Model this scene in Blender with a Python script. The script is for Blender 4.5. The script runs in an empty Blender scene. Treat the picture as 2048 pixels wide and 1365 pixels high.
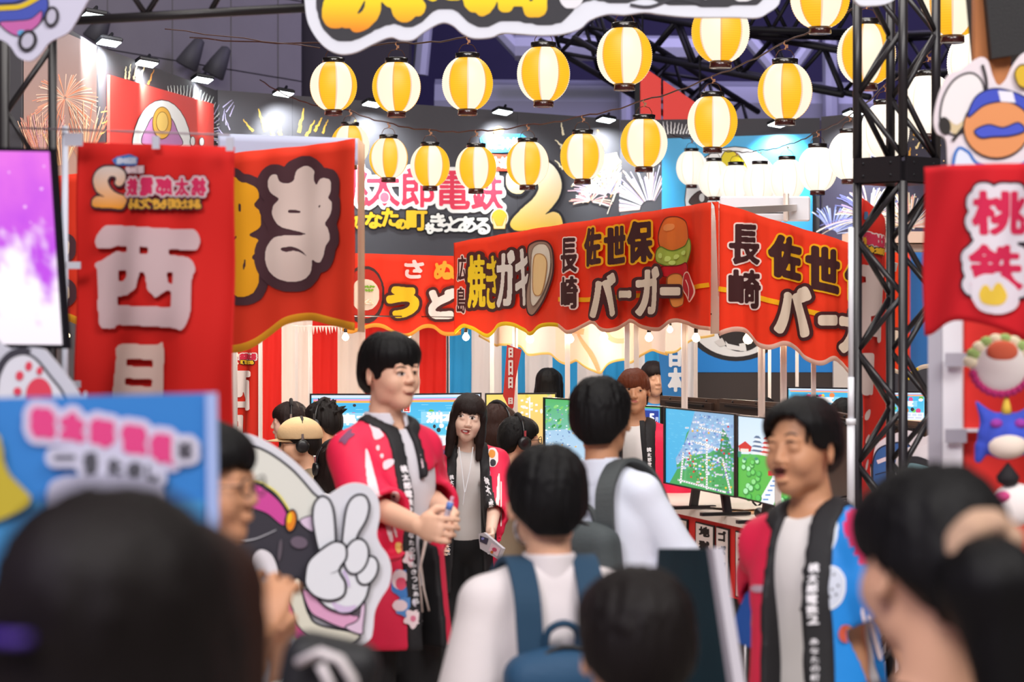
import bpy, math, random
import numpy as np
from mathutils import Vector, Matrix
from mathutils.bvhtree import BVHTree

# ------------------------------------------------------------------ camera, world, lights, exposure
SC = bpy.context.scene
COL = SC.collection
rnd = random.Random(7)
LENS, HZ, CAMZ = 85.0, 640.0, 1.85
F = LENS / 36.0 * 2048.0
FLOORZ = 0.0

cam_d = bpy.data.cameras.new('camera')
cam_d.lens = LENS; cam_d.sensor_width = 36.0
cam_d.shift_y = (HZ - 682.5) / 2048.0
cam_d.clip_start = 0.05; cam_d.clip_end = 200
cam_d.dof.use_dof = True
cam_d.dof.focus_distance = 13.0
cam_d.dof.aperture_fstop = 4.0
cam_d.dof.aperture_blades = 9
cam = bpy.data.objects.new('camera', cam_d)
COL.objects.link(cam)
cam.location = (0, 0, CAMZ)
cam.rotation_euler = (math.pi / 2, 0, 0)
SC.camera = cam

world = bpy.data.worlds.new('hall_air')
SC.world = world
world.use_nodes = True
_bg = world.node_tree.nodes['Background']
_bg.inputs[0].default_value = (0.62, 0.58, 0.72, 1)
_bg.inputs[1].default_value = 0.22

SC.view_settings.view_transform = 'Standard'
SC.view_settings.look = 'None'
SC.view_settings.gamma = 1
SC.view_settings.use_curve_mapping = False
SC.view_settings.exposure = 0.14
SC.cycles.use_denoising = True
SC.cycles.max_bounces = 6
SC.cycles.diffuse_bounces = 3
SC.cycles.glossy_bounces = 3
SC.cycles.transmission_bounces = 4
SC.cycles.transparent_max_bounces = 6
SC.cycles.sample_clamp_indirect = 4
SC.cycles.caustics_reflective = False
SC.cycles.caustics_refractive = False


def area(name, loc, target, sx, sy, power, color=(1, 1, 1), spread=180):
    d = bpy.data.lights.new(name, 'AREA')
    d.shape = 'RECTANGLE'; d.size = sx; d.size_y = sy
    d.energy = power; d.color = color
    d.spread = math.radians(spread)
    o = bpy.data.objects.new(name, d)
    COL.objects.link(o)
    o.location = loc
    o.rotation_euler = (Vector(target) - Vector(loc)).to_track_quat('-Z', 'Y').to_euler()
    return o


# the hall's overhead luminaires (well above the frame)
area('hall_light', (-2.5, -1.5, 7.0), (0, 6.5, 1.2), 4.0, 2.5, 520, (1.0, 0.97, 0.95))
area('hall_light', (3.5, 1.5, 7.0), (0.6, 9, 1.2), 4.0, 2.5, 400, (1.0, 0.96, 0.93))
area('hall_light', (0.0, 8.0, 6.6), (0.0, 12.0, 1.0), 6.0, 3.0, 330, (1.0, 0.95, 0.9))
area('hall_light', (0.0, 14.5, 6.0), (0.0, 15.5, 0.5), 5.0, 2.5, 260, (1.0, 0.95, 0.9))
area('hall_light', (-4.0, 22.0, 8.5), (-4.0, 30.0, 5.0), 4.0, 4.0, 130, (0.9, 0.84, 1.0))
area('hall_light', (4.0, 25.0, 8.6), (4.0, 31.0, 4.5), 6.0, 2.0, 420, (0.66, 0.58, 1.0))

area('violet_fill', (-2.6, .6, 3.2), (-.4, 1.8, 1.5), 1.2, 1.2, 16, (0.45, 0.25, 1.0))  # added fill light out of view, tints the nearest dark hair violet

# ------------------------------------------------------------------ helpers


def W(px, py, Y):
    return Vector(((px - 1024.0) / F * Y, Y, CAMZ - (py - HZ) / F * Y))


def Zat(py, Y):
    return CAMZ - (py - HZ) / F * Y


def s2l(c):
    c = c / 255.0
    return c / 12.92 if c <= 0.04045 else ((c + 0.055) / 1.055) ** 2.4


def RGB(h):
    if not isinstance(h, str):
        return tuple(h)[:3]
    h = h.lstrip('#')
    return tuple(s2l(int(h[i:i + 2], 16)) for i in (0, 2, 4))


_mats = {}


def mat(name, col='#888888', rough=0.6, metal=0.0, emit=0.0, bump=0.0, bscale=60.0, var=0.0,
        trans=0.0, spec=0.5, stretch=None, coat=0.0, ecol=None, alpha=1.0):
    if name in _mats:
        return _mats[name]
    m = bpy.data.materials.new(name)
    m.use_nodes = True
    nt = m.node_tree; N = nt.nodes; L = nt.links
    b = N['Principled BSDF']
    c = RGB(col)
    b.inputs['Base Color'].default_value = (*c, 1)
    b.inputs['Roughness'].default_value = rough
    b.inputs['Metallic'].default_value = metal
    b.inputs['Specular IOR Level'].default_value = spec
    b.inputs['Coat Weight'].default_value = coat
    b.inputs['Alpha'].default_value = alpha
    if emit > 0:
        b.inputs['Emission Color'].default_value = (*(RGB(ecol) if ecol else c), 1)
        b.inputs['Emission Strength'].default_value = emit
    if bump > 0 or var > 0:
        tc = N.new('ShaderNodeTexCoord')
        mp = N.new('ShaderNodeMapping')
        if stretch:
            mp.inputs['Scale'].default_value = stretch
        L.new(tc.outputs['Object'], mp.inputs['Vector'])
        nz = N.new('ShaderNodeTexNoise')
        nz.inputs['Scale'].default_value = bscale
        nz.inputs['Detail'].default_value = 4
        L.new(mp.outputs[0], nz.inputs['Vector'])
        if bump > 0:
            bp = N.new('ShaderNodeBump')
            bp.inputs['Strength'].default_value = bump
            bp.inputs['Distance'].default_value = 0.01
            L.new(nz.outputs[0], bp.inputs['Height'])
            L.new(bp.outputs[0], b.inputs['Normal'])
        if var > 0:
            mx = N.new('ShaderNodeMix'); mx.data_type = 'RGBA'
            mx.inputs[6].default_value = (*[x * (1 - var) for x in c], 1)
            mx.inputs[7].default_value = (*[min(1, x * (1 + var)) for x in c], 1)
            L.new(nz.outputs[0], mx.inputs[0])
            L.new(mx.outputs[2], b.inputs['Base Color'])
    if trans > 0:
        tr = N.new('ShaderNodeBsdfTranslucent')
        tr.inputs[0].default_value = (*c, 1)
        ms = N.new('ShaderNodeMixShader'); ms.inputs[0].default_value = trans
        L.new(b.outputs[0], ms.inputs[1]); L.new(tr.outputs[0], ms.inputs[2])
        L.new(ms.outputs[0], N['Material Output'].inputs[0])
    _mats[name] = m
    return m


def colmat(name, emit=0.0, rough=0.6, trans=0.0, spec=0.4):
    """material that reads the mesh's own print colours (attribute 'Col')"""
    if name in _mats:
        return _mats[name]
    m = bpy.data.materials.new(name)
    m.use_nodes = True
    nt = m.node_tree; N = nt.nodes; L = nt.links
    b = N['Principled BSDF']
    a = N.new('ShaderNodeAttribute'); a.attribute_name = 'Col'
    b.inputs['Roughness'].default_value = rough
    b.inputs['Specular IOR Level'].default_value = spec
    if emit > 0:
        b.inputs['Base Color'].default_value = (0.02, 0.02, 0.02, 1)
        L.new(a.outputs['Color'], b.inputs['Emission Color'])
        b.inputs['Emission Strength'].default_value = emit
    else:
        L.new(a.outputs['Color'], b.inputs['Base Color'])
    if trans > 0:
        tr = N.new('ShaderNodeBsdfTranslucent')
        L.new(a.outputs['Color'], tr.inputs[0])
        ms = N.new('ShaderNodeMixShader'); ms.inputs[0].default_value = trans
        L.new(b.outputs[0], ms.inputs[1]); L.new(tr.outputs[0], ms.inputs[2])
        L.new(ms.outputs[0], N['Material Output'].inputs[0])
    _mats[name] = m
    return m


M_dark = mat('dark_steel', '#1b1b20', rough=.45, metal=.3, spec=.5)
M_white = mat('white_plastic', '#dfe0e6', rough=.4)
M_wood = mat('pine', '#b9733f', rough=.6, var=.25, bscale=12, stretch=(6, 6, .6))
PRINT = colmat('printed_ink', rough=0.65)
PCLOTH = colmat('printed_cloth', rough=0.8, trans=0.35, spec=0.2)
PCLOTH2 = colmat('printed_cloth_opaque', rough=0.75, trans=0.12, spec=0.25)
SCREEN = colmat('lit_screen', emit=1.0, rough=0.3)


def tag(o, label=None, cat=None, group=None, kind=None):
    if label: o['label'] = label
    if cat: o['category'] = cat
    if group: o['group'] = group
    if kind: o['kind'] = kind
    return o


def thing(name, loc, label, cat, group=None):
    o = bpy.data.objects.new(name, None)
    COL.objects.link(o)
    o.location = loc
    o.empty_display_size = 0.1
    return tag(o, label, cat, group)


def wloc(parent):
    v = Vector((0, 0, 0))
    while parent is not None:
        v = v + parent.location
        parent = parent.parent
    return v


def obj(name, verts, faces, m=None, parent=None, smooth=False, cols=None, origin=None, mats=None, midx=None):
    """one mesh object out of WORLD coordinates; cols: one linear colour per vertex"""
    me = bpy.data.meshes.new(name)
    V = np.asarray([tuple(v) for v in verts], dtype=np.float64) if not isinstance(verts, np.ndarray) else verts
    org = Vector(origin) if origin is not None else None
    base = wloc(parent) if parent is not None else Vector((0, 0, 0))
    if org is None:
        org = base if parent is not None else Vector((float(V[:, 0].mean()), float(V[:, 1].mean()), float(V[:, 2].min())))
    V = V - np.array(org)
    if isinstance(faces, np.ndarray):
        n, k = faces.shape
        me.vertices.add(len(V)); me.vertices.foreach_set('co', V.astype(np.float32).ravel())
        me.loops.add(n * k); me.loops.foreach_set('vertex_index', faces.astype(np.int32).ravel())
        me.polygons.add(n)
        me.polygons.foreach_set('loop_start', np.arange(0, n * k, k, dtype=np.int32))
        me.polygons.foreach_set('loop_total', np.full(n, k, dtype=np.int32))
        me.update(calc_edges=True)
        me.validate()
    else:
        me.from_pydata(V.tolist(), [], faces)
        me.update()
    if smooth:
        me.polygons.foreach_set('use_smooth', np.ones(len(me.polygons), dtype=bool))
    if cols is not None:
        at = me.color_attributes.new('Col', 'FLOAT_COLOR', 'POINT')
        C = np.ones((len(me.vertices), 4), dtype=np.float32)
        C[:, :3] = np.asarray(cols, dtype=np.float32)[:, :3]
        at.data.foreach_set('color', C.ravel())
    for mm in (mats or [m]):
        if mm: me.materials.append(mm)
    if midx is not None:
        me.polygons.foreach_set('material_index', np.asarray(midx, dtype=np.int32))
    o = bpy.data.objects.new(name, me)
    COL.objects.link(o)
    o.location = org - base
    if parent is not None:
        o.parent = parent
    return o


def wd(px, Y):  # metres for a width in pixels at distance Y
    return px / F * Y


class MB:
    """collects simple solids (world coordinates)"""
    def __init__(s): s.v = []; s.f = []

    def box(s, c, d, rz=0.0, R=None, bev=0.0):
        c = Vector(c); M = R or Matrix.Rotation(rz, 3, 'Z')
        hx, hy, hz = d[0] / 2, d[1] / 2, d[2] / 2
        n = len(s.v)
        if bev <= 0:
            for z in (-hz, hz):
                for x, y in ((-hx, -hy), (hx, -hy), (hx, hy), (-hx, hy)):
                    s.v.append(c + M @ Vector((x, y, z)))
            s.f += [tuple(n + i for i in q) for q in ((3, 2, 1, 0), (4, 5, 6, 7), (0, 1, 5, 4), (1, 2, 6, 5), (2, 3, 7, 6), (3, 0, 4, 7))]
        else:
            b = min(bev, hx * .9, hy * .9, hz * .9)
            rings = [(-hz, b), (-hz + b, 0), (hz - b, 0), (hz, b)]
            for z, i in rings:
                X, Y = hx - i, hy - i
                for x, y in ((-X + b, -Y), (X - b, -Y), (X, -Y + b), (X, Y - b), (X - b, Y), (-X + b, Y), (-X, Y - b), (-X, -Y + b)):
                    s.v.append(c + M @ Vector((x, y, z)))
            for r in range(3):
                for i in range(8):
                    j = (i + 1) % 8
                    s.f.append((n + r * 8 + i, n + r * 8 + j, n + r * 8 + 8 + j, n + r * 8 + 8 + i))
            s.f.append(tuple(n + i for i in range(7, -1, -1)))
            s.f.append(tuple(n + 24 + i for i in range(8)))
        return s

    def tube(s, pts, r, seg=8, cap=True, flat=1.0):
        pts = [Vector(p) for p in pts]
        n0 = len(s.v)
        rr = r if isinstance(r, (list, tuple)) else [r] * len(pts)
        prev = None
        for i, p in enumerate(pts):
            t = (pts[min(i + 1, len(pts) - 1)] - pts[max(i - 1, 0)])
            if t.length < 1e-9: t = Vector((0, 0, 1))
            t.normalize()
            if prev is None:
                a = Vector((0, 0, 1)) if abs(t.z) < 0.9 else Vector((1, 0, 0))
                u = t.cross(a).normalized()
            else:
                u = (prev - t * prev.dot(t)).normalized()
            prev = u
            w = t.cross(u)
            for k in range(seg):
                an = 2 * math.pi * k / seg
                s.v.append(p + (u * math.cos(an) + w * math.sin(an) * flat) * rr[i])
        for i in range(len(pts) - 1):
            for k in range(seg):
                k2 = (k + 1) % seg
                a = n0 + i * seg
                s.f.append((a + k, a + k2, a + seg + k2, a + seg + k))
        if cap:
            s.f.append(tuple(n0 + k for k in range(seg - 1, -1, -1)))
            s.f.append(tuple(n0 + (len(pts) - 1) * seg + k for k in range(seg)))
        return s

    def bar(s, a, b, w, h=None):
        """rectangular bar between two points"""
        a, b = Vector(a), Vector(b)
        h = h or w
        t = (b - a); L = t.length; t.normalize()
        up = Vector((0, 0, 1)) if abs(t.z) < 0.95 else Vector((0, 1, 0))
        u = t.cross(up).normalized(); v = u.cross(t)
        R = Matrix((u, v, t)).transposed()
        return s.box((a + b) / 2, (w, h, L), R=R)

    def lathe(s, c, prof, seg=24, R=None):
        c = Vector(c); R = R or Matrix.Identity(3)
        n0 = len(s.v)
        for r, z in prof:
            for k in range(seg):
                a = 2 * math.pi * k / seg
                s.v.append(c + R @ Vector((r * math.cos(a), r * math.sin(a), z)))
        for i in range(len(prof) - 1):
            for k in range(seg):
                k2 = (k + 1) % seg
                a = n0 + i * seg
                s.f.append((a + k, a + k2, a + seg + k2, a + seg + k))
        s.f.append(tuple(n0 + k for k in range(seg - 1, -1, -1)))
        s.f.append(tuple(n0 + (len(prof) - 1) * seg + k for k in range(seg)))
        return s

    def prism(s, front, back):
        """closed solid between two equal loops of points (front seen counter-clockwise from outside)"""
        n = len(s.v); k = len(front)
        s.v += [Vector(p) for p in front] + [Vector(p) for p in back]
        s.f.append(tuple(range(n, n + k)))
        s.f.append(tuple(range(n + 2 * k - 1, n + k - 1, -1)))
        for i in range(k):
            j = (i + 1) % k
            s.f.append((n + i, n + k + i, n + k + j, n + j))
        return s

    def sphere(s, c, r, seg=16, rings=10, R=None):
        rx, ry, rz = r if isinstance(r, (tuple, list)) else (r, r, r)
        c = Vector(c); R = R or Matrix.Identity(3)
        n0 = len(s.v)
        for i in range(1, rings):
            th = math.pi * i / rings
            for k in range(seg):
                a = 2 * math.pi * k / seg
                s.v.append(c + R @ Vector((rx * math.sin(th) * math.cos(a), ry * math.sin(th) * math.sin(a), rz * math.cos(th))))
        for i in range(rings - 2):
            for k in range(seg):
                k2 = (k + 1) % seg; a = n0 + i * seg
                s.f.append((a + k, a + seg + k, a + seg + k2, a + k2))
        t = len(s.v); s.v += [c + R @ Vector((0, 0, rz)), c + R @ Vector((0, 0, -rz))]
        for k in range(seg):
            k2 = (k + 1) % seg
            s.f.append((t, n0 + k, n0 + k2))
            a = n0 + (rings - 2) * seg
            s.f.append((t + 1, a + k2, a + k))
        return s

    def build(s, name, m, parent=None, smooth=False, **k):
        return obj(name, s.v, s.f, m, parent, smooth, **k)


# ------------------------------------------------------------------ surfaces that take a print
CAM = np.array([0.0, 0.0, CAMZ])


def rays(px, py):
    px = np.asarray(px, float); py = np.asarray(py, float)
    return np.stack([(px - 1024.0) / F, np.ones_like(px), -(py - HZ) / F], -1)


class Plane:
    def __init__(s, A, B, C, fold=None):
        s.A = np.array(A, float); B = np.array(B, float); C = np.array(C, float)
        n = np.cross(B - s.A, C - s.A); n /= np.linalg.norm(n)
        if n @ (CAM - s.A) < 0: n = -n
        s.n = n; s.fold = fold

    def at(s, px, py, off=0.0):
        d = rays(px, py)
        t = (s.n @ (s.A - CAM)) / (d @ s.n)
        P = CAM + t[..., None] * d
        o = off
        if s.fold: o = off + s.fold(np.asarray(px, float), np.asarray(py, float))
        o = np.asarray(o, float)
        return P + (o[..., None] if o.ndim else o) * s.n


def vplane(x1, Y1, x2, Y2, fold=None, y=640):
    """upright plane through two points of the frame at two distances"""
    A, B = W(x1, y, Y1), W(x2, y, Y2)
    return Plane(A, B, A + Vector((0, 0, 1)), fold)


class OnMesh:
    """a print that lies on a modelled surface"""
    def __init__(s, o):
        me = o.data; b = wloc(o)
        s.t = BVHTree.FromPolygons([v.co + b for v in me.vertices], [tuple(p.vertices) for p in me.polygons])
        s.last = None

    def at(s, px, py, off=0.0):
        D = rays(px, py); out = np.full(D.shape, np.nan)
        org = Vector(CAM)
        for i, d in enumerate(D):
            h, n, _, _ = s.t.ray_cast(org, Vector(d).normalized())
            if h is not None:
                if n.dot(Vector(d)) > 0: n = -n
                out[i] = h + n * off
        return out


def smooth_pts(pts, closed=True, n=6):
    P = [np.array(p, float) for p in pts]; out = []
    k = len(P)
    for i in range(k if closed else k - 1):
        if closed:
            a, b, c, d = P[i - 1], P[i], P[(i + 1) % k], P[(i + 2) % k]
        else:
            a, b, c, d = P[max(i - 1, 0)], P[i], P[i + 1], P[min(i + 2, k - 1)]
        for j in range(n):
            t = j / n
            out.append(tuple(0.5 * ((2 * b) + (c - a) * t + (2 * a - 5 * b + 4 * c - d) * t * t + (3 * b - a - 3 * c + d) * t ** 3)))
    if not closed: out.append(tuple(P[-1]))
    return out


_gl = {}


def glyph(ch):
    if ch in _gl: return _gl[ch]
    cu = bpy.data.curves.new('glyph', 'FONT'); cu.body = ch; cu.resolution_u = 4
    o = bpy.data.objects.new('glyph', cu); COL.objects.link(o)
    dg = bpy.context.evaluated_depsgraph_get()
    me = o.evaluated_get(dg).to_mesh()
    me.calc_loop_triangles()
    V = np.array([(v.co.x, v.co.y) for v in me.vertices])
    T = np.array([t.vertices[:] for t in me.loop_triangles])
    o.evaluated_get(dg).to_mesh_clear()
    bpy.data.objects.remove(o); bpy.data.curves.remove(cu)
    if len(V):
        lo, hi = V.min(0), V.max(0)
        hi = np.maximum(hi, lo + 1e-3)
        if ch in 'ー一〜': lo, hi = np.array([lo[0], lo[1] - .15]), np.array([hi[0], hi[1] + .15])
        V = (V - lo) / (hi - lo)
    _gl[ch] = (V, T)
    return _gl[ch]


def tri_raster(mask, x0, y0, g, tris):
    H, Wd = mask.shape
    for t in tris:
        a, b, c = t
        lo = t.min(0); hi = t.max(0)
        i0 = max(int((lo[0] - x0) / g), 0); i1 = min(int((hi[0] - x0) / g) + 2, Wd)
        j0 = max(int((lo[1] - y0) / g), 0); j1 = min(int((hi[1] - y0) / g) + 2, H)
        if i1 <= i0 or j1 <= j0: continue
        X = x0 + np.arange(i0, i1) * g; Yy = y0 + np.arange(j0, j1) * g
        X, Yy = np.meshgrid(X, Yy)

        def e(p, q): return (q[0] - p[0]) * (Yy - p[1]) - (q[1] - p[1]) * (X - p[0])
        e1, e2, e3 = e(a, b), e(b, c), e(c, a)
        ep = 1e-9
        m = ((e1 >= -ep) & (e2 >= -ep) & (e3 >= -ep)) | ((e1 <= ep) & (e2 <= ep) & (e3 <= ep))
        mask[j0:j1, i0:i1] |= m


def poly_mask(mask, x0, y0, g, pts):
    H, Wd = mask.shape
    X, Yy = np.meshgrid(x0 + np.arange(Wd) * g, y0 + np.arange(H) * g)
    ins = np.zeros(mask.shape, bool)
    k = len(pts)
    for i in range(k):
        xa, ya = pts[i]; xb, yb = pts[(i + 1) % k]
        if ya == yb: continue
        c = ((ya > Yy) != (yb > Yy)) & (X < (xb - xa) * (Yy - ya) / (yb - ya) + xa)
        ins ^= c
    mask |= ins


def edt(mask, R):
    big = float((R + 2) ** 2)
    g = np.where(mask, 0.0, big)
    o = g.copy()
    for d in range(1, R + 1):
        o[d:] = np.minimum(o[d:], g[:-d] + d * d)
        o[:-d] = np.minimum(o[:-d], g[d:] + d * d)
    g = o; o = g.copy()
    for d in range(1, R + 1):
        o[:, d:] = np.minimum(o[:, d:], g[:, :-d] + d * d)
        o[:, :-d] = np.minimum(o[:, :-d], g[:, d:] + d * d)
    return np.sqrt(np.minimum(o, big))


def sdf_of(mask, g, maxoff):
    R = int(maxoff / g) + 3
    d = np.where(mask, -edt(~mask, 4) + .5, edt(mask, R) - .5) * g
    for _ in range(2):
        p = np.pad(d, 1, mode='edge')
        d = (p[:-2, 1:-1] + p[2:, 1:-1] + p[1:-1, :-2] + p[1:-1, 2:] + 2 * p[1:-1, 1:-1]) / 6
    return d


def marching(D, off, x0, y0, g, maxrun=8):
    """polygons of the region D < off"""
    Fv = off - D
    ins = Fv > 0
    a = ins[:-1, :-1]; b = ins[:-1, 1:]; c = ins[1:, 1:]; d = ins[1:, :-1]
    full = a & b & c & d
    any_ = (a | b | c | d) & ~full
    V = []; FC = []; idx = {}

    def vid(x, y):
        k = (round(x, 4), round(y, 4))
        i = idx.get(k)
        if i is None:
            i = len(V); idx[k] = i; V.append((x0 + x * g, y0 + y * g))
        return i
    for j in range(full.shape[0]):
        row = full[j]
        if not row.any(): continue
        e = np.flatnonzero(np.diff(np.concatenate([[0], row.astype(np.int8), [0]])))
        for s0, s1 in zip(e[::2], e[1::2]):
            x = s0
            while x < s1:
                x2 = min(x + maxrun, s1)
                FC.append((vid(x, j), vid(x2, j), vid(x2, j + 1), vid(x, j + 1)))
                x = x2
    for j, i in zip(*np.nonzero(any_)):
        cs = ((i, j), (i + 1, j), (i + 1, j + 1), (i, j + 1))
        vs = (Fv[j, i], Fv[j, i + 1], Fv[j + 1, i + 1], Fv[j + 1, i])
        p = []
        for k in range(4):
            k2 = (k + 1) % 4
            if vs[k] > 0: p.append(vid(*cs[k]))
            if (vs[k] > 0) != (vs[k2] > 0):
                t = vs[k] / (vs[k] - vs[k2])
                p.append(vid(cs[k][0] + (cs[k2][0] - cs[k][0]) * t, cs[k][1] + (cs[k2][1] - cs[k][1]) * t))
        q = []
        for z in p:
            if z not in q: q.append(z)
        if len(q) > 2: FC.append(tuple(q))
    return V, FC


class Print:
    """flat print in the frame's pixel units, laid on a surface"""
    def __init__(s, surf, off=0.004, step=0.0007):
        s.surf = surf; s.off = off; s.step = step
        s.fold = isinstance(surf, Plane) and surf.fold is not None
        if s.fold: s.step = max(step, .0013)
        s.P = []; s.O = []; s.C = []; s.f = []

    def _add(s, V, FC, color):
        if not V: return
        n = len(s.P)
        V = [tuple(map(float, v)) for v in V]
        s.P += V; s.O += [s.off] * len(V)
        if callable(color):
            s.C += [color(x, y) for x, y in V]
        elif isinstance(color, tuple) and len(color) == 2 and not isinstance(color[0], float):
            c1, c2 = np.array(RGB(color[0])), np.array(RGB(color[1]))
            ys = np.array([v[1] for v in V]); t = (ys - ys.min()) / max(ys.max() - ys.min(), 1e-6)
            s.C += list(c1 + (c2 - c1) * t[:, None])
        else:
            s.C += [RGB(color)] * len(V)
        s.f += [tuple(n + i for i in q) for q in FC]
        s.off += s.step

    def poly(s, pts, color, sm=0):
        if sm: pts = smooth_pts(pts, True, sm)
        if s.fold:
            A = np.array(pts); ext = (A.max(0) - A.min(0)).max()
            if ext > 7: return s.blob(pts, [(0, color)], g=1.0 if ext < 60 else 2.0, sm=0, maxrun=3)
        s._add(list(pts), [tuple(range(len(pts)))], color)
        return s

    def rect(s, x0, y0, x1, y1, color): return s.poly([(x0, y0), (x1, y0), (x1, y1), (x0, y1)], color)

    def ell(s, cx, cy, rx, ry, color, rot=0, n=28, a0=0, a1=360):
        r = math.radians(rot); pts = []
        for i in range(n if a1 - a0 >= 360 else n + 1):
            a = math.radians(a0 + (a1 - a0) * i / n)
            x, y = rx * math.cos(a), ry * math.sin(a)
            pts.append((cx + x * math.cos(r) - y * math.sin(r), cy + x * math.sin(r) + y * math.cos(r)))
        return s.poly(pts, color)

    def stroke(s, pts, w, color, w2=None, sm=0, closed=False):
        if sm: pts = smooth_pts(pts, closed, sm)
        P = np.array(pts, float)
        if s.fold:
            q = [P[0]]
            for a, b in zip(P[:-1], P[1:]):
                n = max(1, int(np.linalg.norm(b - a) / 5)); q += [a + (b - a) * (i + 1) / n for i in range(n)]
            P = np.array(q)
        if closed: P = np.vstack([P, P[:1]])
        if closed:
            T = np.roll(P[:-1], -1, 0) - np.roll(P[:-1], 1, 0); T = np.vstack([T, T[:1]])
        else:
            T = np.gradient(P, axis=0)
        T /= np.maximum(np.linalg.norm(T, axis=1), 1e-9)[:, None]
        Nn = np.stack([-T[:, 1], T[:, 0]], 1)
        k = len(P)
        ww = np.linspace(w, w if w2 is None else w2, k)[:, None] / 2
        V = np.vstack([P + Nn * ww, P - Nn * ww]).tolist()
        s._add(V, [(i, i + 1, k + i + 1, k + i) for i in range(k - 1)], color)
        return s

    def lined(s, pts, fill, line, lw, sm=6):
        q = smooth_pts(pts, True, sm) if sm else pts
        s.poly(q, fill); s.stroke(q, lw, line, closed=True)
        return s

    def lell(s, cx, cy, rx, ry, fill, line, lw, rot=0):
        s.ell(cx, cy, rx + lw / 2, ry + lw / 2, line, rot); s.ell(cx, cy, rx - lw / 2, ry - lw / 2, fill, rot)
        return s

    def _layers(s, mask, x0, y0, g, layers, maxrun=8):
        D = sdf_of(mask, g, max(o for o, _ in layers))
        if s.fold: maxrun = min(maxrun, 3 if g < 1.6 else 2)
        for off, c in layers:
            V, FC = marching(D, off, x0, y0, g, maxrun)
            s._add(V, FC, c)

    def blob(s, pts, layers, g=2.0, sm=6, maxrun=3, holes=()):
        """filled outline in small cells, for curved surfaces"""
        if sm: pts = smooth_pts(pts, True, sm)
        A = np.array(pts); mo = max([o for o, _ in layers]) if not isinstance(layers, str) else 0
        if isinstance(layers, str): layers = [(0, layers)]
        x0, y0 = A.min(0) - mo - 3 * g; x1, y1 = A.max(0) + mo + 3 * g
        mask = np.zeros((int((y1 - y0) / g) + 2, int((x1 - x0) / g) + 2), bool)
        poly_mask(mask, x0, y0, g, pts)
        for h in holes:
            hm = np.zeros_like(mask); poly_mask(hm, x0, y0, g, h); mask &= ~hm
        s._layers(mask, x0, y0, g, layers, maxrun)
        return s

    def text(s, glyphs, layers, g=1.0, mirror=False, skew=0.0, maxrun=8, rot=0.0):
        """glyphs: (char, x0, y0, x1, y1[, slope]); slope = dy/dx of the baseline"""
        tr = []; mo = max(o for o, _ in layers)
        for it in glyphs:
            ch, x0, y0, x1, y1 = it[:5]; sl = it[5] if len(it) > 5 else 0.0
            V, T = glyph(ch)
            if not len(V): continue
            u = 1 - V[:, 0] if mirror else V[:, 0]
            X = x0 + (x1 - x0) * u; Yv = y1 + (y0 - y1) * V[:, 1]
            X = X - skew * (Yv - (y0 + y1) / 2)
            Yv = Yv + sl * (X - x0)
            if rot:
                cx, cy = (x0 + x1) / 2, (y0 + y1) / 2; a = math.radians(rot)
                X, Yv = cx + (X - cx) * math.cos(a) - (Yv - cy) * math.sin(a), cy + (X - cx) * math.sin(a) + (Yv - cy) * math.cos(a)
            Q = np.stack([X, Yv], 1)
            tr += [Q[t] for t in T]
        if not tr: return s
        A = np.concatenate(tr)
        x0, y0 = A.min(0) - mo - 4 * g; x1, y1 = A.max(0) + mo + 4 * g
        mask = np.zeros((int((y1 - y0) / g) + 2, int((x1 - x0) / g) + 2), bool)
        tri_raster(mask, x0, y0, g, tr)
        s._layers(mask, x0, y0, g, layers, maxrun)
        return s

    def row(s, txt, x0, y0, x1, y1, layers, g=1.0, gap=0.08, slope=0.0, **k):
        n = len(txt); w = (x1 - x0) / n
        if k.get('mirror'): txt = txt[::-1]
        return s.text([(c, x0 + i * w + w * gap / 2, y0 + slope * i * w, x0 + (i + 1) * w - w * gap / 2, y1 + slope * i * w, slope) for i, c in enumerate(txt)], layers, g, **k)

    def colm(s, txt, x0, y0, x1, y1, layers, g=1.0, gap=0.1, dx=0.0, **k):
        n = len(txt); h = (y1 - y0) / n
        return s.text([(c, x0 + dx * i, y0 + i * h + h * gap / 2, x1 + dx * i, y0 + (i + 1) * h - h * gap / 2) for i, c in enumerate(txt)], layers, g, **k)

    def build(s, name, m=None, parent=None):
        if not s.P: return None
        P = np.array(s.P); X = s.surf.at(P[:, 0], P[:, 1], np.array(s.O)) if isinstance(s.surf, Plane) else None
        if X is None:
            X = s.surf.at(P[:, 0], P[:, 1], 0.0)
            # push each layer out along the view ray a little (the surface is curved)
            d = rays(P[:, 0], P[:, 1]); d /= np.linalg.norm(d, axis=1)[:, None]
            X = X - d * np.array(s.O)[:, None]
        bad = np.isnan(X).any(1)
        fs = s.f
        if bad.any():
            X[bad] = np.nanmean(X, 0) if not bad.all() else 0
            fs = [q for q in fs if not bad[list(q)].any()]
        if not isinstance(s.surf, Plane):
            dist = X[:, 1]
            fs = [q for q in fs if max(dist[i] for i in q) - min(dist[i] for i in q) < 0.05]
        if not fs: return None
        used = np.zeros(len(X), bool)
        for q in fs: used[list(q)] = True
        mp = np.cumsum(used) - 1
        fs = [tuple(int(mp[i]) for i in q) for q in fs]
        return obj(name, X[used], fs, m or PRINT, parent, cols=np.array(s.C)[used])


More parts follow.
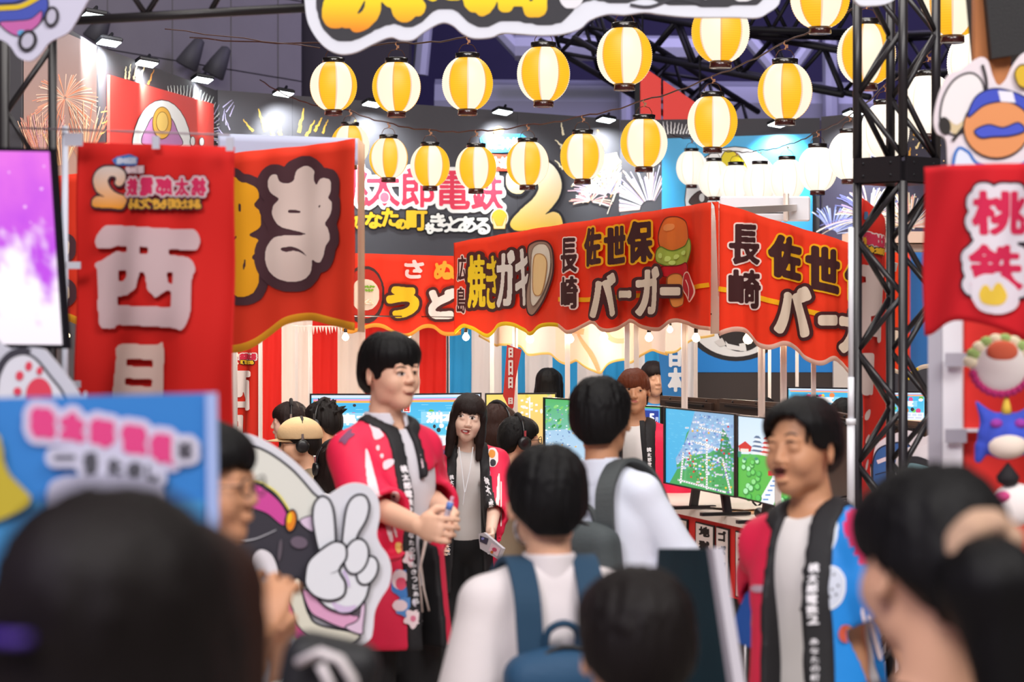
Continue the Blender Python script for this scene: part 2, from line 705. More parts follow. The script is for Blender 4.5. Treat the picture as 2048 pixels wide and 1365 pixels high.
def sheet(name, surf, xs, ytop, ybot, m, parent=None, rows=10, col='#ff0000', thick=0.003, border=None, colf=None):
    """cloth between two curves of the frame, with thickness; border=(h, colour) prints a band along its lower edge"""
    xs = np.asarray(xs, float)
    V = []; C = []
    rows_v = list(np.linspace(0, 1, rows + 1))
    for x in xs:
        yt, yb = ytop(x), ybot(x)
        hb = border[0] if border else 0
        ys = [yt + (yb - hb - yt) * t for t in rows_v]
        cs = [colf(x, y) if colf else RGB(col) for y in ys]
        if border:
            ys += [yb - hb + .01, yb]; cs += [RGB(border[1](x) if callable(border[1]) else border[1])] * 2
        for y, c in zip(ys, cs):
            V.append((x, y)); C.append(c)
    nr = len(ys); n = len(xs)
    A = np.array(V)
    P1 = surf.at(A[:, 0], A[:, 1], 0.0); P2 = surf.at(A[:, 0], A[:, 1], -thick)
    Vv = np.vstack([P1, P2]); m0 = len(A)
    Fc = []
    for i in range(n - 1):
        for j in range(nr - 1):
            a = i * nr + j
            Fc.append((a, a + 1, a + nr + 1, a + nr))
            Fc.append((m0 + a, m0 + a + nr, m0 + a + nr + 1, m0 + a + 1))
    for i in range(n - 1):
        a = i * nr; b = i * nr + nr - 1
        Fc.append((a, a + nr, m0 + a + nr, m0 + a)); Fc.append((b + nr, b, m0 + b, m0 + b + nr))
    for j in range(nr - 1):
        a = j; b = (n - 1) * nr + j
        Fc.append((a + 1, a, m0 + a, m0 + a + 1)); Fc.append((b, b + 1, m0 + b + 1, m0 + b))
    return obj(name, Vv, Fc, m, parent, smooth=True, cols=np.array(C + C))


def board(name, surf, pts, m, parent=None, thick=0.015, sm=6, off=0.0):
    """cut-out board with real thickness"""
    q = smooth_pts(pts, True, sm) if sm else pts
    A = np.array(q)
    return MB().prism(list(surf.at(A[:, 0], A[:, 1], off))[::-1], list(surf.at(A[:, 0], A[:, 1], off - thick))[::-1]).build(name, m, parent)


def poly_y(pts, x):
    xs = [p[0] for p in pts]; ys = [p[1] for p in pts]
    return float(np.interp(x, xs, ys))


def scallop(pts):
    q = np.array(smooth_pts(pts, False, 6))
    return lambda x: float(np.interp(x, q[:, 0], q[:, 1]))

# ------------------------------------------------------------------ people: one continuous surface grown from a distance field
def Rz(a): return np.array(Matrix.Rotation(math.radians(a), 3, 'Z'))
def Rx(a): return np.array(Matrix.Rotation(math.radians(a), 3, 'X'))
def Ry(a): return np.array(Matrix.Rotation(math.radians(a), 3, 'Y'))


class Field:
    def __init__(s, lo, hi, h, fine=()):
        """rectilinear grid; fine = [(lo, hi, h)] boxes with closer planes"""
        s.ax = []
        for k in range(3):
            x = lo[k]; out = [x]
            while x < hi[k]:
                st = h
                for fl, fh, fs in fine:
                    if fl[k] - st < x < fh[k]: st = min(st, fs)
                x += st; out.append(x)
            s.ax.append(np.array(out))
        s.F = np.full([len(a) for a in s.ax], 0.3, dtype=np.float32)

    def _sl(s, lo, hi):
        r = []
        for k in range(3):
            a = s.ax[k]; i0 = max(int(np.searchsorted(a, lo[k])) - 1, 0); i1 = min(int(np.searchsorted(a, hi[k])) + 1, len(a))
            r.append(slice(i0, i1))
        return tuple(r)

    def _pts(s, sl):
        return np.stack(np.meshgrid(s.ax[0][sl[0]], s.ax[1][sl[1]], s.ax[2][sl[2]], indexing='ij'), -1)

    def op(s, lo, hi, fn, k, mode):
        lo = np.array(lo) - .07; hi = np.array(hi) + .07
        sl = s._sl(lo, hi)
        if any(q.stop - q.start < 2 for q in sl): return
        P = s._pts(sl); d = fn(P); f = s.F[sl]
        if mode == 'u':
            if k <= 0: s.F[sl] = np.minimum(f, d)
            else:
                h = np.clip(.5 + .5 * (d - f) / k, 0, 1); s.F[sl] = d + (f - d) * h - k * h * (1 - h)
        else:
            d = -d
            if k <= 0: s.F[sl] = np.maximum(f, d)
            else:
                h = np.clip(.5 - .5 * (d - f) / k, 0, 1); s.F[sl] = d + (f - d) * h + k * h * (1 - h)

    def cap(s, a, b, ra, rb, k=.02, mode='u'):
        a = np.array(a, float); b = np.array(b, float); ab = b - a; L = max(ab @ ab, 1e-9)

        def fn(P):
            t = np.clip(((P - a) @ ab) / L, 0, 1)
            return np.linalg.norm(P - a - t[..., None] * ab, axis=-1) - (ra + (rb - ra) * t)
        m = max(ra, rb)
        s.op(np.minimum(a, b) - m, np.maximum(a, b) + m, fn, k, mode)

    def ell(s, c, r, R=None, k=.02, mode='u', clip=None):
        c = np.array(c, float); r = np.array(r, float); R = np.eye(3) if R is None else R

        def fn(P):
            q = (P - c) @ R
            k0 = np.linalg.norm(q / r, axis=-1); k1 = np.linalg.norm(q / (r * r), axis=-1)
            d = np.where(k1 > 1e-9, k0 * (k0 - 1) / np.maximum(k1, 1e-9), -r.min())
            if clip is not None: d = np.maximum(d, clip(q))
            return d
        m = r.max()
        s.op(c - m, c + m, fn, k, mode)

    def box(s, c, hs, R=None, rad=.01, k=.01, mode='u'):
        c = np.array(c, float); hs = np.array(hs, float); R = np.eye(3) if R is None else R

        def fn(P):
            q = np.abs((P - c) @ R) - (hs - rad)
            return np.linalg.norm(np.maximum(q, 0), axis=-1) + np.minimum(q.max(-1), 0) - rad
        m = np.linalg.norm(hs)
        s.op(c - m, c + m, fn, k, mode)

    def fn(s, f, k=0, mode='s', lo=(-99, -99, -99), hi=(99, 99, 99)):
        s.op(lo, hi, f, k, mode)

    def mesh(s):
        Fv = s.F; X, Yv, Z = s.ax
        S = Fv < 0
        nx, ny, nz = Fv.shape
        acc = np.zeros((nx - 1, ny - 1, nz - 1, 3), np.float32); cnt = np.zeros((nx - 1, ny - 1, nz - 1), np.float32)
        E = []
        for ax in range(3):
            a = [slice(None)] * 3; b = [slice(None)] * 3
            a[ax] = slice(0, -1); b[ax] = slice(1, None)
            fa, fb = Fv[tuple(a)], Fv[tuple(b)]
            cr = S[tuple(a)] != S[tuple(b)]
            I = np.argwhere(cr)
            t = fa[cr] / (fa[cr] - fb[cr])
            P = np.stack([X[I[:, 0]], Yv[I[:, 1]], Z[I[:, 2]]], 1)
            A = s.ax[ax]; P[:, ax] += t * (A[I[:, ax] + 1] - A[I[:, ax]])
            o = [q for q in range(3) if q != ax]
            for d1 in (0, -1):
                for d2 in (0, -1):
                    J = I.copy(); J[:, o[0]] += d1; J[:, o[1]] += d2
                    ok = (J >= 0).all(1) & (J[:, 0] < nx - 1) & (J[:, 1] < ny - 1) & (J[:, 2] < nz - 1)
                    np.add.at(acc, tuple(J[ok].T), P[ok]); np.add.at(cnt, tuple(J[ok].T), 1)
            E.append((I, S[tuple(a)][cr]))
        idx = np.full(cnt.shape, -1, np.int64); m = cnt > 0
        idx[m] = np.arange(m.sum()); V = acc[m] / cnt[m][:, None]
        Q = []
        for ax in range(3):
            I, sg = E[ax]; o = [q for q in range(3) if q != ax]
            ok = (I[:, o[0]] > 0) & (I[:, o[1]] > 0) & (I[:, o[0]] < cnt.shape[o[0]]) & (I[:, o[1]] < cnt.shape[o[1]])
            I = I[ok]; sg = sg[ok]
            c = []
            for d1, d2 in ((-1, -1), (0, -1), (0, 0), (-1, 0)):
                J = I.copy(); J[:, o[0]] += d1; J[:, o[1]] += d2
                c.append(idx[tuple(J.T)])
            q = np.stack(c, 1)
            fl = ~sg if ax != 1 else sg
            q[fl] = q[fl][:, ::-1]
            Q.append(q)
        Q = np.concatenate(Q)
        Q = Q[(Q >= 0).all(1)]
        return V.astype(np.float64), Q


SKIN = {k: mat('skin_' + k, c, rough=.5, spec=.35, bump=.05, bscale=220, var=.06) for k, c in
        dict(fair='#e6b79b', light='#dfab8c', tan='#c68f6c', pale='#efc9b4').items()}
HAIR = {k: mat('hair_' + k, c, rough=.55, spec=.2, bump=.30, bscale=90, stretch=(3, 3, .22), var=.45) for k, c in
        dict(black='#0c0a0b', dark='#150f0e', brown='#301b15', reddish='#5e2c18', soft='#211513').items()}
BROW = mat('brow_hair', '#2a1c18', rough=.8)


class Pose:
    """joint frame of one figure; own coordinates: x = its left, -y = forward, z up"""
    def __init__(s, px, Y, crown, yaw=0, hyaw=None, hpitch=0, hroll=0, lean=0, side=0, scale=None, seat=False, hs=1.0, shw=.155):
        s.seat = seat
        s.yaw = yaw; s.hyaw = yaw if hyaw is None else hyaw
        zc = Zat(crown, Y)
        B = Rz(yaw)
        piv = np.array([0, 0, .93])
        Up = Rz(0) @ Rx(lean) @ Ry(side)      # lean > 0 bends forward

        drop = 0.47 if seat else 0.0

        def up(p): return B @ ((piv + Up @ (np.array(p, float) - piv)))
        hc0 = piv + Up @ (np.array([0, -.01, 1.59]) - piv)
        top0 = hc0[2] + .118 * hs - drop
        s.s = scale or zc / top0
        if scale:
            s.dz = zc - top0 * scale
        else:
            s.dz = 0
        s.hc_l = hc0
        target = np.array(W(px, 640, Y)); target[2] = 0
        hb = B @ hc0 * s.s; hb[2] = 0
        s.root = target - hb
        s.up = lambda p: s.root + up(p) * s.s + np.array([0, 0, s.dz - drop * s.s])
        s.lo = lambda p: s.root + (B @ np.array(p, float)) * s.s + np.array([0, 0, s.dz - drop * s.s])
        s.RB = B; s.RU = B @ Up
        s.RH = Rz(s.hyaw) @ Rx(hpitch) @ Ry(hroll)
        s.hc = s.up([0, -.01, 1.59])
        s.hs = s.s * hs
        s.head = lambda p: s.hc + s.RH @ (np.array(p, float) * s.hs)
        s.sh = {1: s.up([shw, .012, 1.360]), -1: s.up([-shw, .012, 1.360])}
        s.arm = {}

    def arms(s, side, elbow=None, wrist=None):
        """side +1 = its left. points: world, or None = hanging"""
        e = s.up([side * .205, .035, 1.10]) if elbow is None else np.array(elbow, float)
        w = s.up([side * .22, -.03, .86]) if wrist is None else np.array(wrist, float)
        s.arm[side] = (e, w)


def hand(f, w, d, n, S, curl=35, thumb=1, spread=8, k=.006):
    """w wrist, d direction of the fingers, n direction the palm faces, S size"""
    d = np.array(d, float); d /= np.linalg.norm(d); n = np.array(n, float); n = n - d * (n @ d); n /= np.linalg.norm(n)
    u = np.cross(d, n) * thumb
    R = np.stack([u, n, d], 1)
    f.ell(w + d * .045 * S, (.040 * S, .017 * S, .052 * S), R, k=.012)
    for i, (o, L) in enumerate(((.030, .068), (.010, .078), (-.010, .073), (-.029, .057))):
        p = w + d * .082 * S + u * o * S
        dd = d + u * (o / .03) * math.tan(math.radians(spread)); dd /= np.linalg.norm(dd)
        a = math.radians(curl * (1 + .12 * i)); tot = 0; r = .0092 * S
        f.cap(w + d * .04 * S + u * o * .8 * S, p, .011 * S, r, k)
        for seg in (.45, .30, .25):
            tot += a
            q = p + (dd * math.cos(tot) + n * math.sin(tot)) * L * seg * S
            f.cap(p, q, r, r * .9, k * .4); p = q; r *= .9
    a = w + d * .02 * S + u * .026 * S
    b = a + (d * .45 + u * .7 + n * .45) * .042 * S
    c = b + (d * .75 + u * .15 + n * .55) * .034 * S
    f.cap(a, b, .0135 * S, .0115 * S, k); f.cap(b, c, .011 * S, .009 * S, k * .5)


def grow_body(p, name_parent, skin, hands=None, fine=.0055, open_mouth=0, foot=True, coarse=.016, female=False):
    S = p.s; H = p.hs
    pts = [p.hc, p.lo([-.16, -.2, 0]), p.lo([.16, .12, 0])] + [q for a in p.arm.values() for q in a]
    if p.seat: pts += [p.lo([-.2, -.6, .4]), p.lo([.2, .1, 0.47])]
    A = np.array(pts)
    lo = A.min(0) - .24 * S; hi = A.max(0) + .24 * S
    lo[2] = -.02; hi[2] = p.hc[2] + .16 * S
    fz = [(p.hc - np.array([.11, .13, .15]) * H, p.hc + np.array([.11, .13, .13]) * H, fine)]
    hands = hands or {}
    for sd in hands:
        w = p.arm[sd][1]
        c = w + np.array(hands[sd][0]) / np.linalg.norm(hands[sd][0]) * .08 * S
        fz.append((c - .11 * S, c + .11 * S, max(fine, .0055)))
    f = Field(lo, hi, coarse, fz)
    RU, RB, RH = p.RU, p.RB, p.RH
    f.ell(p.up([0, 0, 1.27]), np.array([.15, .098, .17]) * S, RU, k=.03)
    f.ell(p.up([0, 0, 1.08]), np.array([.128, .09, .16]) * S, RU, k=.04)
    f.ell(p.lo([0, .005, .94]), np.array([.152, .11, .12]) * S, RB, k=.04)
    for sd in (1, -1):
        f.cap(p.up([sd * .04, .015, 1.41]), p.sh[sd], .045 * S, .044 * S, .03)
        e, w = p.arm[sd]
        f.cap(p.sh[sd], e, .046 * S, .037 * S, .02)
        f.cap(e, w, .039 * S, .026 * S, .015)
        if sd in hands:
            h = hands[sd]; hand(f, w, h[0], h[1], S * (.92 if female else 1.0), h[2] if len(h) > 2 else 30, h[3] if len(h) > 3 else 1)
        else:
            d = w - e; d /= np.linalg.norm(d); hand(f, w, d, p.RB @ np.array([-sd, -.2, 0.]), S, 22, 1 if sd > 0 else -1)
        if p.seat:
            kn = p.lo([sd * .12, -.42, .96]); an = p.lo([sd * .12, -.40, .55])
            hp = p.lo([sd * .085, 0, .93])
        else:
            kn = p.lo([sd * .098, -.015, .49]); an = p.lo([sd * .105, .03, .085]); hp = p.lo([sd * .085, 0, .90])
        f.cap(hp, kn, .083 * S, .056 * S, .03); f.cap(kn, an, .054 * S, .037 * S, .02)
        fo = an + (RB @ np.array([sd * .01, -.15, -.035])) * S
        f.cap(an - np.array([0, 0, .035 * S]), fo, .036 * S, .028 * S, .02)
    # neck and head
    f.cap(p.up([0, .02, 1.40]), p.head([0, .026, -.050]), .056 * S, .046 * H, .022)
    hd = p.head
    f.ell(hd([0, .014, .030]), np.array([.075, .092, .085]) * H, RH, k=.02)
    f.ell(hd([0, -.027, -.018]), np.array([.060, .063, .074]) * H, RH, k=.02)
    f.ell(hd([0, -.050, -.082]), np.array([.030, .034, .027]) * H, RH, k=.028)
    for sd in (1, -1):
        f.ell(hd([sd * .036, -.052, -.026]), np.array([.023, .032, .028]) * H, RH, k=.02)      # cheeks
        f.ell(hd([sd * .040, -.012, -.060]), np.array([.017, .030, .026]) * H, RH, k=.02)      # jaw angle
        f.ell(hd([sd * .030, -.0975, .010]), np.array([.019, .010, .010]) * H, RH, k=.012, mode='s')
        f.ell(hd([sd * .030, -.0785, .0085]), np.array([.0155, .0125, .0100]) * H, RH, k=.006)
        f.ell(hd([sd * .026, -.080, .027]), np.array([.019, .009, .006]) * H, RH, k=.014)     # brow
        er = RH @ Rz(sd * 22)
        f.ell(hd([sd * .077, .010, -.005]), np.array([.007, .019, .030]) * H, er, k=.006)    # ear
        f.ell(hd([sd * .081, .006, .000]), np.array([.004, .010, .016]) * H, er, k=.004, mode='s')
    f.cap(hd([0, -.088, .012]), hd([0, -.102, -.020]), .0070 * H, .0095 * H, .014)
    for sd in (1, -1): f.ell(hd([sd * .0115, -.097, -.025]), np.array([.0075, .009, .0065]) * H, RH, k=.006)
    if open_mouth:
        f.ell(hd([0, -.096, -.0475 + .008 * open_mouth]), np.array([.021, .009, .0055]) * H, RH, k=.005)
        f.ell(hd([0, -.092, -.058 - .012 * open_mouth]), np.array([.018, .010, .006]) * H, RH, k=.005)
        f.ell(hd([0, -.100, -.053]), np.array([.016, .018, .004 + .008 * open_mouth]) * H, RH, k=.003, mode='s')
    else:
        f.ell(hd([0, -.0905, -.0475]), np.array([.021, .0075, .0046]) * H, RH, k=.008)
        f.ell(hd([0, -.0895, -.0555]), np.array([.017, .0080, .0052]) * H, RH, k=.008)
    V, Q = f.mesh()
    return obj('body', V, Q, SKIN[skin], name_parent, smooth=True)


def grow_hair(p, parent, kind, style, fine=.006, fringe=.045, seed=1, temple=.006):
    H = p.hs; RH = p.RH; hd = p.head
    long = style in ('long', 'bob', 'tail')
    dn = .30 if style == 'long' else (.17 if style == 'bob' else .13)
    lo = p.hc - np.array([.15, .15, dn + .02]) * H; hi = p.hc + np.array([.15, .15, .17]) * H
    if style == 'tail':
        lo = lo - .12 * H; hi = hi + .12 * H
    f = Field(lo, hi, fine)
    f.ell(hd([0, .016, .036]), np.array([.0865, .103, .0945]) * H, RH, k=0)
    if style in ('short', 'shag', 'spiky', 'curtain'):
        f.ell(hd([0, .035, -.01]), np.array([.081, .083, .078]) * H, RH, k=.03)
        f.ell(hd([0, -.030, .062]), np.array([.080, .066, .055]) * H, RH, k=.03)
        if style == 'spiky':
            r = random.Random(seed)
            for _ in range(46):
                a = r.uniform(0, 6.28); b = r.uniform(.0, 1.25)
                d = np.array([math.cos(a) * math.sin(b), math.sin(a) * math.sin(b) + .1, math.cos(b)])
                c = np.array([0, .02, .035]) + d * np.array([.08, .095, .088])
                e = c + (d + np.array([r.uniform(-.7, .7), r.uniform(-.7, .7), .1])) * .022
                f.cap(hd(c), hd(e), .012 * H, .003 * H, .006)
    if style in ('bob', 'long'):
        f.ell(hd([0, .035, -.045]), np.array([.094, .082, .085]) * H, RH, k=.03)
        f.ell(hd([0, -.028, .055]), np.array([.084, .070, .058]) * H, RH, k=.03)
        for sd in (1, -1):
            f.cap(hd([sd * .070, -.020, .01]), hd([sd * .074, -.030, -.105]), .026 * H, .020 * H, .02)
        if style == 'long':
            for sd in (1, -1):
                f.cap(hd([sd * .068, -.015, -.06]), hd([sd * .078, -.035, -.20]), .030 * H, .018 * H, .02)
            f.cap(hd([0, .05, -.04]), hd([0, .06, -.20]), .075 * H, .05 * H, .03)
    if style == 'tail':
        f.ell(hd([0, .035, -.01]), np.array([.083, .085, .080]) * H, RH, k=.03)
        f.ell(hd([0, -.028, .058]), np.array([.080, .066, .052]) * H, RH, k=.03)
        f.ell(hd([.005, .135, -.012]), np.array([.048, .056, .052]) * H, RH, k=.02)
        f.cap(hd([0, .15, -.02]), hd([.0, .165, -.17]), .055 * H, .03 * H, .03)
    # strands: fine ribs that run from the crown down
    r = random.Random(seed); ph = [r.uniform(0, 6.28) for _ in range(3)]
    sl = tuple(slice(0, n) for n in f.F.shape)
    q = (f._pts(sl) - p.hc) @ RH / H
    th = np.arctan2(q[..., 0], -(q[..., 1] - .0))
    amp = .0016 if style not in ('spiky', 'shag') else .003
    f.F += ((np.sin(th * 23 + ph[0] + 9 * q[..., 2]) * .5 + np.sin(th * 41 + ph[1] - 14 * q[..., 2]) * .5) * amp * H).astype(np.float32)

    # face opening
    def face(P):
        q = (P - p.hc) @ RH / H
        x, y, z = q[..., 0], q[..., 1], q[..., 2]
        top = fringe + .005 * np.sin(x * 230 + ph[2]) + .003 * np.sin(x * 610) + .007 * np.sin(x * 75 + ph[1]) - .10 * np.abs(x)
        if style == 'curtain': top = fringe + .024 - np.clip(np.abs(x - .010) - .02, 0, 1) * .9 + .002 * np.sin(x * 300)
        if style in ('bob', 'long'):
            wdt = .057 - .10 * np.clip(-z - .03, 0, .05)
        else:
            wdt = np.where(z > .0, .064, .2)
        d = np.maximum(np.maximum(z - top, np.abs(x) - wdt), y + (.035 if not long or style == 'tail' else .03))
        return d * H
    f.fn(face, k=.004 * H)
    if style not in ('bob', 'long'):
        def low(P):       # clear the ears, cheeks and neck
            q = (P - p.hc) @ RH / H
            x, y, z = q[..., 0], q[..., 1], q[..., 2]
            line = np.where(y < .02, temple + (y + .03) * -.30, np.interp(np.clip(y, .02, .10), [.02, .045, .10], [-.006, -.055, -.062]))
            line = line + np.where(y > .03, np.clip(np.abs(x) - .035, 0, 1) * .9, 0)
            if style == 'tail': line = line + .01
            d = z - line
            if style == 'tail': d = np.maximum(d, y - .085)
            return d * H
        f.fn(low, k=.006 * H)

        def ears(P):
            q = (P - p.hc) @ RH / H
            d = np.sqrt(((q[..., 1] - .008) / 1.0) ** 2 + ((q[..., 2] + .008) / 1.35) ** 2) - .020
            return np.maximum(d, .062 - np.abs(q[..., 0])) * H
        f.fn(ears, k=.004 * H)
    else:
        cut = -.20 if style == 'long' else -.105

        def lowc(P):
            q = (P - p.hc) @ RH / H
            return (q[..., 2] - cut - .006 * np.sin(q[..., 0] * 170 + ph[1])) * H
        f.fn(lowc, k=.006 * H)
        f.cap(hd([0, -.02, -.10]), p.up([0, -.05, 1.33]), .050 * H, .06 * H, .005, mode='s')
    # overlapping locks that break the outline and the lower edges
    def S(a, b): return np.array([math.sin(b) * math.sin(a) * .0855, .016 - math.sin(b) * math.cos(a) * .1025, .036 + math.cos(b) * .0945])
    for _ in range(0 if style == 'spiky' else 110):
        a = r.uniform(-math.pi, math.pi); b1 = r.uniform(.25, 1.1); b2 = b1 + r.uniform(.5, 1.1)
        aa = abs(a); fr = fringe - .10 * abs(math.sin(a) * .085)
        if style == 'curtain': fr = fringe + .024 - max(0, abs(math.sin(a) * .085 - .010) - .02) * .9
        if aa < .75: lim = fr - r.uniform(-.004, .012)
        elif aa < 1.25: lim = max(temple, -.01) + r.uniform(.004, .03) if not long else r.uniform(-.09, .0)
        elif aa < 1.9: lim = .020 + r.uniform(-.004, .02) if not long or style == 'tail' else r.uniform(-.1, -.02)
        else: lim = -.050 + r.uniform(-.010, .03) if style not in ('bob', 'long') else -.09
        P_ = [S(a + (b - b1) * r.uniform(-.25, .25), b) for b in np.linspace(b1, b2, 4)]
        P_ = [q_ for q_ in P_ if q_[2] > lim]
        if len(P_) < 2: continue
        if P_[-1][2] > lim and len(P_) < 4: 
            e_ = P_[-1] + np.array([0, 0, max(lim - P_[-1][2], -.02)]); P_.append(e_)
        rr = np.linspace(.0075, .0022, len(P_))
        for q1, q2, r1, r2 in zip(P_[:-1], P_[1:], rr[:-1], rr[1:]): f.cap(hd(q1), hd(q2), r1 * H, r2 * H, .003 * H)
    V, Q = f.mesh()
    return obj('hair', V, Q, HAIR[kind], parent, smooth=True)


def upper_fields(f, p, infl, sleeves=(1.0, 1.0), wide=0.0, k=.03, neck=True):
    S = p.s; RU = p.RU
    f.ell(p.up([0, 0, 1.27]), (np.array([.15, .098, .17]) + infl) * S, RU, k=k)
    f.ell(p.up([0, 0, 1.08]), (np.array([.13, .092, .17]) + infl) * S, RU, k=.05)
    for sd, sl in zip((1, -1), sleeves):
        f.cap(p.up([sd * .04, .015, 1.405]), p.sh[sd], (.043 + infl) * S, (.043 + infl) * S, .03)
        e, w = p.arm[sd]
        if sl <= 1:
            f.cap(p.sh[sd], p.sh[sd] + (e - p.sh[sd]) * sl, (.045 + infl) * S, (.042 + infl + wide) * S, .02)
        else:
            f.cap(p.sh[sd], e, (.045 + infl) * S, (.044 + infl + wide) * S, .02)
            f.cap(e, e + (w - e) * (sl - 1), (.044 + infl + wide) * S, (.034 + infl + wide) * S, .015)


def cutoff(c, d, r, L):
    """a cylinder that starts at c and runs along d: what lies in it is cut away"""
    def fn(P):
        t = (P - c) @ d
        return np.maximum(np.maximum(-t, t - L), np.linalg.norm(P - c - t[..., None] * d, axis=-1) - r)
    return fn


def folds(f, p, amp, freq=26, seed=0):
    """soft cloth folds"""
    r = random.Random(seed)
    sl = tuple(slice(0, n) for n in f.F.shape)
    P = f._pts(sl)
    a = np.zeros(f.F.shape)
    for _ in range(3):
        d = np.array([r.uniform(-1, 1), r.uniform(-1, 1), r.uniform(-.45, .45)]); ph = r.uniform(0, 6)
        w = np.array([r.uniform(-1, 1), r.uniform(-1, 1), r.uniform(-1, 1)]) * 7
        a += np.sin((P @ d) * freq + ph + 1.3 * np.sin(P @ w))
    f.F += (a / 3 * amp).astype(np.float32)


def box_of(p, extra=.2, zlo=None):
    A = np.array([p.hc, p.up([0, 0, .9]), p.lo([0, 0, .85]), p.sh[1], p.sh[-1]] + [q for a in p.arm.values() for q in a])
    lo = A.min(0) - extra * p.s; hi = A.max(0) + extra * p.s
    hi[2] = p.sh[1][2] + .16 * p.s
    if zlo is not None: lo[2] = zlo
    return lo, hi


def shirt(p, parent, m, sleeves=(.6, .6), infl=.012, res=.011, tuck=True, name='shirt', wide=.008, fold=.0035, seed=0, collar=None, hem=.90):
    S = p.s; lo, hi = box_of(p)
    f = Field(lo, hi, res)
    upper_fields(f, p, infl, sleeves, wide)
    f.ell(p.lo([0, .005, .96]), (np.array([.150, .108, .12]) + infl) * S, p.RB, k=.05)
    folds(f, p, fold * S, 24, seed)
    nk = p.up([0, -.012, 1.475]); f.ell(nk, np.array([.068, .075, .055]) * S, p.RU, k=.01, mode='s')
    zb = p.lo([0, 0, hem])[2]
    f.fn(lambda P: P[..., 2] - zb, k=.004)
    # cuffs cut square
    for sd, sl in zip((1, -1), sleeves):
        e, w = p.arm[sd]; a = p.sh[sd]
        c, d = (a + (e - a) * sl, e - a) if sl <= 1 else (e + (w - e) * (sl - 1), w - e)
        d = d / np.linalg.norm(d)
        f.op(c - .3 * S, c + .3 * S, cutoff(c, d, .088 * S, .3 * S), .004, 's')
    V, Q = f.mesh()
    o = obj(name, V, Q, m, parent, smooth=True)
    if collar:
        f = Field(p.up([0, 0, 1.44]) - .13 * S, p.up([0, 0, 1.44]) + .13 * S, .006)
        f.cap(p.up([0, .012, 1.405]), p.up([0, .016, 1.475]), .074 * S, .064 * S, 0)
        f.cap(p.up([0, .012, 1.36]), p.head([0, .02, -.02]), .058 * S, .055 * S, .002, mode='s')
        q0 = p.up([0, -.07, 1.43])
        f.fn(lambda P: (np.abs((P - q0) @ p.RU[:, 0]) - .018 * S - .30 * np.clip(-((P - q0) @ p.RU[:, 2]) + .03, 0, 1)) + np.clip(((P - q0) @ p.RU[:, 1]) - .06, 0, 9) * 3, k=.004)
        f.fn(lambda P: (p.up([0, 0, 1.478]) - P) @ -p.RU[:, 2] * -1, k=.003)
        V, Q = f.mesh()
        if len(Q): obj('collar', V, Q, m, parent, smooth=True)
    return o


def trousers(p, parent, m, infl=.014, res=.018, top=.99):
    S = p.s
    A = np.array([p.lo([-.2, -.55 if p.seat else -.2, 0]), p.lo([.2, .2, 1.05]), p.lo([.2, -.2, 0]), p.lo([-.2, .2, 1.0])])
    lo = A.min(0) - .06; hi = A.max(0) + .06; lo[2] = 0.0
    f = Field(lo, hi, res)
    f.ell(p.lo([0, .005, .94]), (np.array([.152, .11, .125]) + infl) * S, p.RB, k=.04)
    for sd in (1, -1):
        if p.seat:
            kn = p.lo([sd * .12, -.42, .96]); an = p.lo([sd * .12, -.40, .58]); hp = p.lo([sd * .085, 0, .93])
        else:
            kn = p.lo([sd * .098, -.015, .49]); an = p.lo([sd * .105, .03, .11]); hp = p.lo([sd * .085, 0, .90])
        f.cap(hp, kn, (.083 + infl) * S, (.062 + infl) * S, .02); f.cap(kn, an, (.062 + infl) * S, (.055 + infl) * S, .02)
    zt = p.lo([0, 0, top])[2]
    f.fn(lambda P: zt - P[..., 2], k=.004)
    V, Q = f.mesh()
    return obj('trousers', V, Q, m, parent, smooth=True)


def shoes(p, parent, m):
    S = p.s
    for sd in (1, -1):
        an = p.lo([sd * .12, -.40, .50]) if p.seat else p.lo([sd * .105, .03, .05])
        an[2] = .05 * S
        f = Field(an - .26 * S, an + .26 * S, .014)
        to = an + (p.RB @ np.array([sd * .012, -.165, 0])) * S; to[2] = .034
        f.cap(an, to, .045 * S, .034 * S, .02)
        f.fn(lambda P: P[..., 2] - .003, k=.004)
        V, Q = f.mesh(); obj('shoe', V, Q, m, parent, smooth=True)


